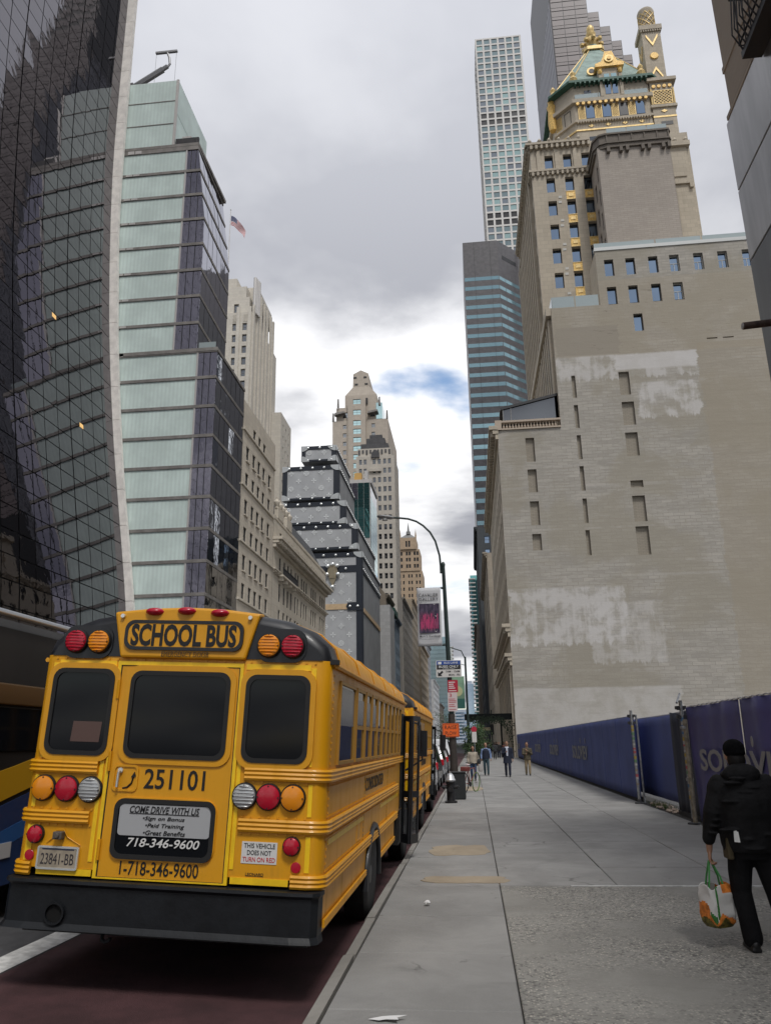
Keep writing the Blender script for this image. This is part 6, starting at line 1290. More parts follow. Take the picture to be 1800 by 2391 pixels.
# ------------------------------------------------------------------ lamp post with banner and signs
gre = M('lamp_green_black', (.02,.035,.032), .5, .3); brn_ = M('post_brown', (.045,.036,.03), .6, .2, var=.2, vs=6)
lp = thing('street_lamp', 'dark cobra head street lamp pole carrying the gallery banner and traffic signs', 'street lamp', (-.88, 33.3, 0))
MB().tube([(-.84,33.3,0),(-.86,33.3,2.9)], [.17,.135], 14).build('lower_pole', brn_, lp, 40); MB().tube([(-.86,33.3,2.9),(-.98,33.3,9.2)], [.11,.075], 12).build('upper_pole', gre, lp, 40); MB().lathe([(.26,0),(.26,.18),(.2,.3),(.17,.5)], 12, (-.84,33.3,0)).build('base', brn_, lp, 30); MB().lathe([(.085,9.15),(.095,9.25),(.05,9.34),(.005,9.36)], 10, (-.98,33.3,0)).build('cap', gre, lp, 40)
arm = [(-1.09,33.3,8.85),(-1.09,33.3,9.2),(-1.12,33.3,9.65),(-1.28,33.3,10.3),(-1.5,33.3,10.72),(-1.8,33.3,11.04),(-2.1,33.3,11.25),(-2.45,33.3,11.38),(-2.9,33.3,11.45),(-3.3,33.3,11.48)]
MB().tube(arm, .045, 8).build('arm', gre, lp, 60)
for z in (8.92, 8.2, 5.76): MB().tube([(-1.12,33.3,z),(-.93,33.3,z)], .05, 8).build('bracket', gre, lp, 40)
b = MB(); b.loft([[(x, 33.3+w*math.cos(2*PI*k/12), z+h*math.sin(2*PI*k/12)) for k in range(12)] for x, w, h, z in ((-3.1,.06,.05,11.47),(-3.3,.15,.085,11.50),(-3.55,.19,.09,11.52),(-3.78,.15,.07,11.55),(-3.86,.04,.02,11.56))]); b.build('lamp_head', M('lamp_head_grey', (.22,.22,.22), .5, .3), lp, 50); MB().lathe([(.12,-.09),(.13,0)], 12, (-3.5,33.3,11.45)).build('lens', M('lamp_lens', (.4,.4,.38), .3), lp)
bn = thing('gallery_banner', 'white gallery banner with a dark magenta city picture hanging from the lamp pole', 'banner', (-1.65, 33.3, 5.7)); Yb = 33.28
def panel(name, par_, x0, x1, z0, z1, y, mat, th=.012, r=0): 
    return MB().prism(rr((x0+x1)/2, (z0+z1)/2, x1-x0, z1-z0, r) if r else [(x0,z0),(x1,z0),(x1,z1),(x0,z1)], y-th, y, 'y').build(name, mat, par_)
cb2 = MB(); nz = 16; nx = 6
V = [(-2.16+1.02*i/nx, Yb+.03*math.sin(3*k/nz+i*.7)*math.sin(PI*k/nz), 5.72+2.51*k/nz) for k in range(nz+1) for i in range(nx+1)]; me = bpy.data.meshes.new('cloth'); me.from_pydata(V, [], [(k*7+i, k*7+i+1, (k+1)*7+i+1, (k+1)*7+i) for k in range(nz) for i in range(nx)]); me.materials.append(M('banner_white', (.52,.52,.53), .8)); me.shade_smooth(); ob('cloth', me, bn).modifiers.new('t', 'SOLIDIFY').thickness = .01
pic = bpy.data.materials.new('banner_picture'); pic.use_nodes = True; t = pic.node_tree; g = t.nodes.new('ShaderNodeNewGeometry').outputs['Position']; mp = t.nodes.new('ShaderNodeMapping'); mp.inputs['Scale'].default_value = (9,1,2.2); t.links.new(g, mp.inputs[0]); n = noise(t, mp.outputs[0], 1.6, 5, .6)
s = t.nodes.new('ShaderNodeSeparateXYZ'); t.links.new(g, s.inputs[0]); cen = mth(t, 'MULTIPLY', mth(t, 'MULTIPLY', sstep(t, s.outputs[2], 6.3, 6.55), sstep(t, s.outputs[2], 7.25, 6.8)), mth(t, 'MULTIPLY', sstep(t, s.outputs[0], -2.1, -1.95), sstep(t, s.outputs[0], -1.35, -1.55)))
c = mixc(t, mth(t, 'MULTIPLY', cen, sstep(t, n, .42, .58)), mixc(t, sstep(t, n, .4, .7), (.02,.012,.035), (.10,.07,.12)), (.42,.03,.12)); t.links.new(c, t.nodes['Principled BSDF'].inputs['Base Color'])
pv = panel('picture', bn, -2.08, -1.21, 6.27, 7.53, Yb-.025, pic)
for x, z in ((-1.42,7.49),(-1.36,6.98),(-1.38,6.32)): MB().prism([(x-.06,z+.03),(x,z-.02),(x+.06,z+.035),(x+.01,z+.005)], Yb-.05, Yb-.04, 'y').build('white_bird', whitet, pv)
for k in range(9): boxob('skyline_stroke', pv, M('picture_magenta', (.50,.05,.16), .7), -2.0+.085*k, -1.965+.085*k, Yb-.045, Yb-.038, 6.45, 6.75+.35*abs(math.sin(k*2.2)))
dk = M('banner_ink', (.03,.03,.035), .6); text('lettering', 'CAVALIER', bn, face_cam(-1.66, Yb-.045, 7.90), .84, .15, dk, .002, 0, .0); text('lettering', 'GALLERY', bn, face_cam(-1.66, Yb-.045, 7.72), .84, .14, dk, .002); text('lettering', 'Mark S. Kornbluth', bn, face_cam(-1.64, Yb-.045, 6.13), .88, .09, dk, .002, 0, .01); text('lettering', 'cavaliergalleries.com', bn, face_cam(-1.64, Yb-.045, 5.99), .72, .06, M('banner_ink_grey', (.2,.2,.2), .6), .002)
for z in (8.22, 5.73): MB().tube([(-2.18,33.3,z),(-1.05,33.3,z)], .018, 6).build('rod', gre, bn)
sgw = M('sign_white', (.60,.58,.55), .5); sblu = M('sign_blue', (.02,.07,.30), .5); sblk = M('sign_black', (.012,.012,.014), .5); sred = M('sign_red', (.42,.015,.04), .5); sora = M('sign_orange', (.80,.13,.015), .45)
s1 = thing('bus_lane_sign', 'blue, black and white bus lane sign with a downward arrow on the lamp pole', 'sign', (-.9, 33.1, 4.4)); Y1 = 33.12; panel('plate', s1, -1.43, -.38, 4.39, 5.08, Y1, sgw, .012, .04); panel('blue_band', s1, -1.40, -.41, 4.90, 5.06, Y1-.013, sblu, .004); panel('black_band', s1, -1.40, -.41, 4.71, 4.898, Y1-.013, sblk, .004)
text('lettering', 'BUS LANE', s1, face_cam(-.80, Y1-.02, 4.98), .58, .085, whitet, .002, 0, .005); text('lettering', 'BUSES ONLY', s1, face_cam(-.90, Y1-.02, 4.825), .82, .10, whitet, .002, 0, .01); text('lettering', '& RIGHT TURNS', s1, face_cam(-.90, Y1-.02, 4.742), .5, .035, whitet, .002); text('lettering', '7AM - 10AM', s1, face_cam(-.74, Y1-.016, 4.62), .58, .085, sblk, .002, 0, .01); text('lettering', 'MON - FRI', s1, face_cam(-.68, Y1-.016, 4.48), .46, .08, sblk, .002, 0, .01)
MB().prism([(-1.36,4.44),(-1.18,4.44),(-1.235,4.50),(-1.13,4.60),(-1.19,4.66),(-1.295,4.555),(-1.36,4.62)], Y1-.018, Y1-.012, 'y').build('arrow', sblk, s1); b = MB(); b.prism(rr(-1.27,4.975,.14,.1,.02), Y1-.02, Y1-.016, 'y'); b.build('bus_symbol', whitet, s1)
s2 = thing('parking_sign', 'tall red over white parking sign on the lamp pole above the orange sign', 'sign', (-.75, 33.1, 3)); Y2 = 33.13; panel('red_plate', s2, -.97, -.55, 3.77, 4.27, Y2, sred, .012, .02); panel('white_plate', s2, -.99, -.60, 3.01, 3.765, Y2, M('sign_pink_white', (.60,.50,.49), .5), .012, .02)
for z, w in ((4.18,.26),(4.10,.2),(4.02,.22),(3.94,.26)): panel('text_line', s2, -.93, -.93+w, z-.016, z+.016, Y2-.012, whitet, .004)
panel('arrow_line', s2, -.93, -.62, 3.82, 3.845, Y2-.012, whitet, .004)
for z, w in ((3.50,.26),(3.43,.3),(3.37,.3),(3.27,.22),(3.2,.26)): panel('text_line', s2, -.95, -.95+w, z-.012, z+.012, Y2-.012, sred, .004)
panel('arrow_line', s2, -.95, -.66, 3.07, 3.09, Y2-.012, sred, .004); text('lettering', '3', s2, face_cam(-.87, Y2-.016, 3.65), .09, .14, sred, .002, 0, .01)
s3 = thing('raise_plow_sign', 'orange rectangular warning sign with black letters on the lamp pole', 'sign', (-.9, 33.1, 2)); Y3 = 33.1; panel('plate', s3, -1.25, -.57, 1.99, 2.53, Y3, sora, .012, .04); b = MB(); ringp(b, rr(-.91,2.26,.64,.5,.03), rr(-.91,2.26,.61,.47,.02), Y3-.016, Y3-.011); b.build('border', sblk, s3)
text('lettering', 'RAISE', s3, face_cam(-.91, Y3-.016, 2.375), .50, .15, sblk, .002, 0, .0); text('lettering', 'PLOW', s3, face_cam(-.91, Y3-.016, 2.14), .46, .15, sblk, .002, 0, .0)
# second lamp further on with green banner, small signs, traffic light
l2 = thing('street_lamp', 'far thin street lamp pole with a green banner past the orange sign', 'street lamp', (-.4, 66, 0)); MB().tube([(-.4,66,0),(-.4,66,8.6)], [.12,.08], 8).build('pole', gre, l2); MB().tube([(-.4,66,8.4),(-.7,66,9.1),(-1.6,66,9.4)], .05, 6).build('arm', gre, l2); MB().tube([(-.4,66,7.9),(-1.6,66,8.2)], .03, 6).build('tie', gre, l2)
b2 = thing('green_banner', 'small pale and dark green banner on the far lamp pole', 'banner', (-.9, 66, 5)); panel('cloth', b2, -1.75, -.55, 4.4, 7.0, 65.95, M('banner_green', (.18,.30,.20), .7, var=.3, vs=.8)); panel('foot', b2, -1.75, -.55, 4.4, 5.2, 65.93, M('banner_dark_green', (.02,.10,.08), .7)); MB().lathe([(.42,-.01),(.42,0)], 20, (-1.15,65.93,5.8), 'y').build('roundel', M('banner_yellow', (.45,.45,.25), .7), b2)
s4 = thing('parking_sign', 'small red and white parking sign on its own post in front of the street trees', 'sign', (.05, 57, 0)); MB().tube([(.05,57,0),(.05,57,2.9)], .03, 6).build('post', galv, s4); MB().lathe([(.2,-.01),(.2,0)], 16, (.05,56.96,2.62), 'y').build('red_disc', sred, s4); panel('white_plate', s4, -.11, .21, 1.75, 2.45, 56.96, sgw)
tl = thing('traffic_light', 'distant traffic light and street name signs at the avenue corner', 'traffic light', (3.2, 140, 0)); MB().tube([(3.2,140,0),(3.2,140,7)], .1, 8).build('pole', gre, tl); b = MB(); b.box(2.9,3.5,139.7,140,2.9,4.6); b.build('signal_head', sblk, tl); panel('street_sign', tl, -1.6, 3.0, 3.6, 4.1, 139.8, M('sign_tan', (.5,.4,.26), .6)); MB().tube([(3.2,140,5.6),(-2,140,6.3)], .06, 6).build('mast_arm', gre, tl); b = MB(); b.lathe([(.18,-.02),(.18,0)], 10, (1.0,139.7,2.9), 'y'); b.build('walk_lamp', M('walk_white', (.9,.9,.95), .5, emit=1.5), tl)
# ------------------------------------------------------------------ hydrant, cabinet, bicycle
hy = thing('fire_hydrant', 'black fire hydrant with a silver bonnet by the kerb', 'fire hydrant', (-.78, 25.6, 0)); hk = M('hydrant_black', (.014,.014,.016), .5, var=.2, vs=12); hs = M('hydrant_silver', (.55,.56,.57), .35, .7, var=.15, vs=14)
MB().lathe([(.19,0),(.19,.05),(.13,.07),(.125,.55),(.155,.58),(.155,.63)], 18, (-.78,25.6,0)).build('barrel', hk, hy, 35); MB().lathe([(.165,.63),(.165,.67),(.14,.70),(.12,.78),(.07,.85),(.035,.865),(.035,.91),(.005,.915)], 18, (-.78,25.6,0)).build('bonnet', hs, hy, 35)
for sx in (-1, 1): MB().lathe([(.055,0),(.06,sx*.09),(.065,sx*.13),(.03,sx*.15),(.03,sx*.175)], 10, (-.78+sx*.1,25.6,.46), 'x').build('side_nozzle', hk, hy, 35)
MB().lathe([(.075,-.13),(.08,-.04),(.07,0)], 12, (-.78,25.6-.1,.40), 'y').build('front_nozzle', hk, hy, 35); MB().tube([(-.93,25.48,.44),(-.96,25.45,.2),(-.92,25.44,.05)], .009, 5).build('chain', hs, hy)
bx = thing('utility_cabinet', 'dark grey square utility cabinet standing behind the hydrant', 'cabinet', (-.52, 27.1, 0)); boxob('body', bx, M('cabinet_grey', (.022,.025,.027), .8, var=.2, vs=4), -.75, -.33, 26.9, 27.3, .02, .82, .015); boxob('lid', bx, M('cabinet_lid', (.03,.033,.035), .7), -.77, -.31, 26.88, 27.32, .82, .86, .01); boxob('foot', bx, rub, -.73, -.35, 26.92, 27.28, 0, .02)
bk = thing('parked_bicycle', 'bicycle with a red rear bag and pale saddle locked by the lamp pole', 'bicycle', (-.42, 30.2, 0), own=True, rot=(0,.06,-.42)); red_f = M('bike_red', (.17,.035,.028), .5); pink = M('saddle_pale', (.5,.42,.42), .6); grn = M('tyre_green', (.10,.18,.04), .6)
for y, g_ in ((0,rub),(1.02,grn)):
    b = MB(); b.tube([(0,y+.335*math.cos(2*PI*k/28),.345+.335*math.sin(2*PI*k/28)) for k in range(29)], .019, 6, cap=False); w_ = b.build('wheel', g_, bk, 60); b = MB(); [b.tube([(0.0,y,.345),(0,y+.32*math.cos(PI*k/8),.345+.32*math.sin(PI*k/8))], .0025, 3) for k in range(16)]; b.build('spokes', alul, w_)
    MB().tube([(-.05,y,.345),(.05,y,.345)], .03, 8).build('hub', alul, w_)
b = MB(); J = {'rear':(0,0,.345),'bb':(0,.44,.29),'seat':(0,.30,.82),'head':(0,.86,.86),'headb':(0,.9,.68)}
for a, c in (('rear','bb'),('rear','seat'),('bb','seat'),('bb','headb'),('seat','head'),('head','headb')): b.tube([J[a], J[c]], .017, 6)
b.build('frame', red_f, bk, 60); MB().tube([(0,.9,.68),(0,1.02,.345)], .015, 6).build('fork', rub, bk); MB().tube([(0,.30,.8),(0,.27,.95)], .014, 6).build('seat_post', alul, bk); b = MB(); b.loft([[(w*math.cos(2*PI*k/8), y, .98+h*math.sin(2*PI*k/8)) for k in range(8)] for y, w, h in ((.13,.05,.02),(.18,.085,.035),(.28,.06,.03),(.42,.02,.02))]); b.build('saddle', pink, bk, 60)
MB().tube([(-.30,.72,1.02),(-.2,.82,1.05),(0,.85,1.0),(.2,.82,1.05),(.30,.72,1.02)], .014, 6).build('handlebar', rub, bk, 60); MB().tube([(0,.86,.86),(0,.85,1.0)], .015, 6).build('stem', rub, bk); b = MB(); b.box(-.13,.13,-.14,.2,.76,.92); b.build('rear_bag', red_f, bk, bevel=.03); b = MB(); b.lathe([(.09,-.01),(.09,.01)], 14, (.03,.44,.29), 'x'); b.tube([(-.06,.44,.29),(-.06,.50,.13)], .01, 5); b.tube([(.06,.44,.29),(.06,.38,.45)], .01, 5); b.build('crank', rub, bk)
# ------------------------------------------------------------------ street trees
leafs = [M('leaf_green_a', (.045,.085,.028), .65), M('leaf_green_b', (.085,.14,.045), .65), M('leaf_green_c', (.035,.07,.025), .65)]
def tree(name, label, x, y, h, r, zb=1.2, n=1500, seed=1, base=True):
    rn = random.Random(seed); t = thing(name, label, 'tree', (x, y, 0)); b = MB(); b.tube([(x,y,0),(x+.03,y,h*.35),(x-.02,y+.03,h*.75)], [.08,.06,.025], 8)
    for k in range(7):
        a = rn.uniform(0, 6.28); z0 = h*rn.uniform(.3,.6); b.tube([(x,y,z0),(x+r*.45*math.cos(a),y+r*.45*math.sin(a),z0+h*.18),(x+r*.8*math.cos(a),y+r*.8*math.sin(a),z0+h*.28)], [.035,.02,.008], 5)
    b.build('trunk', M('bark', (.07,.055,.045), .9, bump=.4, bs=30), t); b = MB(); cl = [(rn.gauss(0,.45)*r, rn.gauss(0,.45)*r, zb+(h-zb)*rn.uniform(.05,.95)) for _ in range(26)]
    for k in range(n):
        c = rn.choice(cl); s_ = r*.22; px, py, pz = x+c[0]+rn.gauss(0,s_), y+c[1]+rn.gauss(0,s_), c[2]+rn.gauss(0,s_); e1 = Vector((rn.gauss(0,1),rn.gauss(0,1),rn.gauss(0,.6))).normalized()*.075; e2 = e1.cross(Vector((rn.gauss(0,1),rn.gauss(0,1),rn.gauss(0,1)))).normalized()*.045; p = Vector((px,py,pz)); b.add([p-e1,p+e2,p+e1,p-e2], [(0,1,2,3)], rn.choice((0,0,1,2)))
    b.build('crown', leafs, t)
    if base: boxob('planter', t, M('planter_black', (.02,.022,.02), .8), x-.4, x+.4, y-.4, y+.4, 0, .5, .02)
tree('street_tree', 'leafy green street tree beside the kerb behind the pale coated woman', -.1, 64, 3.0, .8, .8, 2000, 3); tree('street_tree', 'smaller green tree just past the first, towards the avenue', .5, 80, 3.0, 1.0, .9, 1500, 5); tree('street_tree', 'green tree across the parked cars on the left of the orange sign', -4.9+1.8, 98, 5.4, 1.7, 1.4, 1600, 8, False)
# ------------------------------------------------------------------ people
def remesh(mb, name, mats, vox, smooth=4):
    me = mb.mesh(name, mats); o = bpy.data.objects.new('tmp', me)
    r = o.modifiers.new('r', 'REMESH'); r.mode = 'VOXEL'; r.voxel_size = vox
    s = o.modifiers.new('s', 'SMOOTH'); s.iterations = smooth; s.factor = .5
    out = evaluated(o)
    out.name = name; out.materials.clear()
    for m_ in (mats if isinstance(mats, (list, tuple)) else [mats]): out.materials.append(m_)
    out.shade_smooth(); return out
def ell(b, c, r, n=12, m=8, rot=None):
    rings = []
    for i in range(m+1):
        t = -PI/2+PI*i/m; rr_ = max(math.cos(t), .02); ring = []
        for k in range(n):
            p = Vector((r[0]*rr_*math.cos(2*PI*k/n), r[1]*rr_*math.sin(2*PI*k/n), r[2]*math.sin(t)))
            if rot: p = rot @ p
            ring.append(p+Vector(c))
        rings.append(ring)
    b.loft(rings)
def limb(b, pts, rs, n=12, fl=1.0):
    b.tube(pts, rs, n); 
    for p, r in zip(pts, rs): ell(b, p, (r, r, r), 10, 6)
def torso(b, secs, n=18):
    b.loft([[(cx+w*math.cos(2*PI*k/n), cy+d*math.sin(2*PI*k/n), z) for k in range(n)] for z, cx, cy, w, d in secs])
def hand(b, wrist, d, side, curl=.5, s=1.0):
    """palm and five bent fingers hanging from the wrist; d = direction of the palm, side = thumb direction"""
    d = Vector(d).normalized(); t = Vector(side).normalized(); nrm = d.cross(t).normalized(); w = Vector(wrist)
    R = Matrix((t, nrm, d)).transposed(); ell(b, w+d*.045*s, (.04*s,.018*s,.055*s), 10, 6, R)
    for k, (off, L) in enumerate(((.030,.075),(.011,.085),(-.009,.08),(-.028,.062))):
        p0 = w+d*.085*s+t*off*s; p1 = p0+(d*math.cos(curl*.7)+nrm*math.sin(curl*.7))*L*.45*s; p2 = p1+(d*math.cos(curl*1.9)+nrm*math.sin(curl*1.9))*L*.33*s; p3 = p2+(d*math.cos(curl*2.9)+nrm*math.sin(curl*2.9))*L*.25*s
        b.tube([p0-d*.02*s, p0, p1, p2, p3], [.0095*s,.0095*s,.009*s,.0085*s,.0065*s], 7)
    q0 = w+d*.03*s+t*.03*s; b.tube([q0, q0+(t*.7+d*.7)*.035*s, q0+(t*.45+d*.85+nrm*.3)*.068*s, q0+(t*.2+d*.9+nrm*.5)*.092*s], [.012*s,.0115*s,.010*s,.007*s], 7)
skin = M('skin_warm', (.36,.20,.13), .55, spec=.4); hairk = M('hair_black', (.006,.005,.005), .7, spec=.3); 
# --- man in black at the right, walking away with a shopping bag
mx, my = 2.47, 8.0
jk = M('jacket_black', (.0065,.0065,.0075), .8, spec=.25, var=.4, vs=7, bump=.6, bs=26); trk = M('trousers_black', (.005,.005,.006), .85, spec=.2, var=.3, vs=6, bump=.5, bs=18); capm = M('beanie_black', (.004,.004,.005), .95, spec=.1, bump=.8, bs=90); shoem = M('shoe_black', (.008,.008,.009), .5)
man = thing('person', 'person in black jacket and cap walking away with a shopping bag', 'person', (mx, my, 0)); X = lambda x, y, z: (mx+x, my+y, z)
hL = Vector(X(-.36, .03, .80))
b = MB(); ell(b, X(-.03,.02,1.645), (.078,.098,.122)); ell(b, X(-.03,.05,1.60), (.062,.072,.085)); limb(b, [X(-.03,-.01,1.45), X(-.03,.0,1.58)], [.062,.056]); ell(b, X(-.108,.02,1.63), (.012,.022,.034)); ell(b, X(.048,.02,1.63), (.012,.022,.034)); ell(b, X(-.03,.122,1.635), (.014,.02,.03))
torso(b, [(.90,0,0,.16,.11),(1.15,0,0,.16,.11),(1.4,0,0,.19,.11),(1.47,0,0,.1,.08)]); limb(b, [X(-.30,0,1.2), X(-.345,.02,.98), hL], [.045,.04,.026]); limb(b, [X(.20,0,1.36), X(.31,.03,1.12), X(.33,.14,.92)], [.05,.045,.028]); hand(b, hL, (-.05,.06,-1), (.25,1,0), .95); hand(b, X(.33,.16,.90), (0,.2,-1), (-.25,1,0), .6)
limb(b, [X(-.09,0,.9), X(-.11,.02,.5), X(-.12,-.02,.10)], [.075,.055,.04]); limb(b, [X(.09,0,.9), X(.145,-.05,.47), X(.17,-.18,.1)], [.075,.055,.04])
b.v = [(x, y, z) if x > mx-5 and abs(x-mx) < 2 and abs(y-my) < 2 else (x+mx, y+my, z) for x, y, z in b.v]
ob('body', remesh(b, 'body', [skin], .008, 3), man)
b = MB(); torso(b, [(.80,mx,my,.235,.17),(.86,mx,my,.255,.185),(.98,mx,my-.01,.265,.195),(1.12,mx-.005,my-.02,.275,.205),(1.26,mx-.005,my-.025,.28,.20),(1.38,mx-.01,my-.015,.26,.165),(1.44,mx-.01,my-.01,.20,.125),(1.50,mx-.02,my,.10,.095)])
limb(b, [X(-.215,-.01,1.385), X(-.305,-.02,1.14), X(-.355,.02,.905)], [.088,.083,.058]); limb(b, [X(.205,-.01,1.385), X(.315,-.02,1.14), X(.345,.12,.93)], [.088,.083,.056]); ell(b, X(-.23,-.01,1.33), (.10,.10,.11)); ell(b, X(.22,-.01,1.33), (.10,.10,.11)); ell(b, X(-.355,.02,.91), (.058,.062,.03))
ell(b, X(-.0,-.12,1.16), (.20,.10,.20))
for k in range(16):
    z = .84+.04*k; ell(b, X(random.uniform(-.22,.2), -.15+random.uniform(-.03,.03), z), (random.uniform(.06,.12), .05, .016), 10, 6)
for q in (-1, 1):
    for k in range(6): ell(b, X(q*(.26+.014*k), -.06, 1.24-.055*k), (.05,.05,.014), 10, 6)
ob('jacket', remesh(b, 'jacket', [jk], .0095, 2), man)
b = MB(); ell(b, X(-.02,-.085,1.47), (.175,.095,.10)); ell(b, X(-.02,-.10,1.39), (.105,.07,.085)); ell(b, X(-.13,-.04,1.46), (.07,.09,.05)); ell(b, X(.09,-.04,1.46), (.07,.09,.05)); ob('hood', remesh(b, 'hood', [jk], .011, 3), man)
b = MB(); torso(b, [(.74,mx,my,.20,.145),(.85,mx,my,.205,.15),(.93,mx,my,.19,.13)]); limb(b, [X(-.095,0,.80), X(-.115,.03,.62), X(-.125,.03,.46), X(-.115,-.03,.26), X(-.105,-.06,.10)], [.115,.105,.09,.085,.088]); limb(b, [X(.10,0,.80), X(.13,-.02,.62), X(.15,-.06,.46), X(.165,-.14,.26), X(.17,-.19,.09)], [.115,.105,.092,.088,.09])
ob('trousers', remesh(b, 'trousers', [trk], .012, 3), man)
b = MB(); ell(b, X(-.03,.005,1.695), (.1,.118,.092)); ell(b, X(-.03,-.005,1.665), (.097,.116,.06)); b.add([X(-.1,.1,1.685),X(.04,.1,1.685),X(.02,.18,1.665),X(-.08,.18,1.665),X(-.1,.1,1.675),X(.04,.1,1.675),X(.02,.18,1.655),X(-.08,.18,1.655)],[(0,1,2,3),(4,7,6,5),(0,4,5,1),(1,5,6,2),(2,6,7,3),(3,7,4,0)]); ob('cap', remesh(b, 'cap', [capm], .009, 2), man)
b = MB(); ell(b, X(-.03,-.03,1.60), (.084,.078,.10)); ob('hair', remesh(b, 'hair', [hairk], .009, 2), man)
for fx, fy, ft in ((-.105,-.03,.25),(.17,-.14,.0)):
    b = MB(); ell(b, X(fx,fy-.06,.055), (.045,.06,.055)); ell(b, X(fx,fy+.07,.042), (.05,.11,.042)); b.box(mx+fx-.042, mx+fx+.042, my+fy-.11, my+fy+.16, .0, .03); ob('shoe', remesh(b, 'shoe', [shoem], .008, 2), man)
b = MB(); b.box(mx-.18,mx-.16,my-.19,my-.178,.93,1.0); b.add([X(-.19,-.185,.90),X(-.14,-.185,.895),X(-.145,-.182,.985),X(-.185,-.182,.99)],[(0,1,2,3)]); b.build('paper_tag', whitet, man); boxob('side_pouch', man, M('pouch_brown', (.06,.045,.02), .8), mx-.235, mx-.18, my-.1, my+.06, .74, .93, .015)
# shopping bag
bag = thing('shopping_bag', 'white and orange supermarket shopping bag with green straps held by the man in black', 'bag', (mx-.36, my+.02, 0)); bc = (mx-.345, my+.06); bw = M('bag_white', (.56,.55,.53), .6, bump=.25, bs=20); bo = M('bag_orange', (.62,.19,.03), .6, var=.4, vs=18); bgn = M('bag_green', (.03,.16,.03), .6, var=.3, vs=20); bdk = M('bag_produce', (.12,.10,.02), .6, var=.7, vs=22); bst = M('bag_strap', (.05,.26,.06), .6)
zt, zb_ = .505, .17
def bq(u, v): # u around -1..1 on the camera side, v height
    return None
b = MB(); n = 32; R_ = []; rotb = math.radians(28)
for z, w, d in ((.165,.05,.04),(.175,.10,.08),(.21,.125,.10),(.28,.135,.105),(.36,.137,.10),(.44,.135,.092),(.505,.132,.08)):
    ring = []
    for k in range(n):
        t_ = 2*PI*k/n; c_, s_ = math.cos(t_), math.sin(t_); px = w*math.copysign(abs(c_)**.42, c_); py = d*math.copysign(abs(s_)**.42, s_)
        px *= 1+.05*math.sin(5*t_+z*30); py *= 1+.07*math.sin(3*t_+z*41)
        ring.append((bc[0]+px*math.cos(rotb)-py*math.sin(rotb), bc[1]+px*math.sin(rotb)+py*math.cos(rotb), z+(.022*math.sin(4*t_+1) if z > .5 else 0)))
    R_.append(ring)
b.loft(R_, cap=False); b.f.append(tuple(range(n-1,-1,-1))); b.m.append(0)
me = b.mesh('sack', [bw, bo, bgn, bdk], 50)
bm_ = bmesh.new(); bm_.from_mesh(me); bmesh.ops.subdivide_edges(bm_, edges=bm_.edges[:], cuts=5, use_grid_fill=True); bm_.to_mesh(me); bm_.free()
cx_ = bc[0]-.02
for p in me.polygons:
    c = p.center; u = c.x-cx_; w_ = c.z+.03*math.sin(c.x*40)
    if w_ < .225: p.material_index = 3
    elif w_ < .26+.02*math.sin(c.x*60): p.material_index = 1
    elif abs(u+.005) < .010 and c.z > .25: p.material_index = 2
    elif -.14 < u < -.07 and w_ < .385 and ((u+.105)/.032)**2+((c.z-.31)/.075)**2 < 1: p.material_index = 1
    elif -.07 <= u < -.02 and w_ < .30: p.material_index = 2
    elif u > .05 and c.z > .455: p.material_index = 1
    else: p.material_index = 0
me.shade_smooth(); me.set_sharp_from_angle(angle=math.radians(50)); so_ = ob('sack', me, bag); so_.modifiers.new('t', 'SOLIDIFY').thickness = -.004
hz_ = Vector((mx-.365, my+.045, .715))
for dx, dy in ((-.07,-.06),(.07,-.06),(-.07,.07),(.07,.07)): MB().tube([(bc[0]+dx,bc[1]+dy,.46),(bc[0]+dx*.7,bc[1]+dy*.7,.58),tuple(hz_+Vector((dx*.12,dy*.1,0)))], .008, 6).build('strap', bst, bag)
yb_ = bc[1]-.13
def bagface(x, y, z, a): return Matrix.Translation((x, y, z)) @ Matrix.Rotation(a, 4, 'Z') @ face_cam(0, 0, 0)
text('lettering', 'direct', bag, bagface(bc[0]-.098, bc[1]-.072, .43, rotb-PI/2+.0), .10, .05, redt, .001, .1, .01) 
for k, w in enumerate((.07,.05,.06,.075)): text('lettering', ('Smart','fresh','and','direct')[k], bag, bagface(bc[0]+.058, bc[1]-.071, .41-.034*k, rotb), w, .02, blackt, .001)
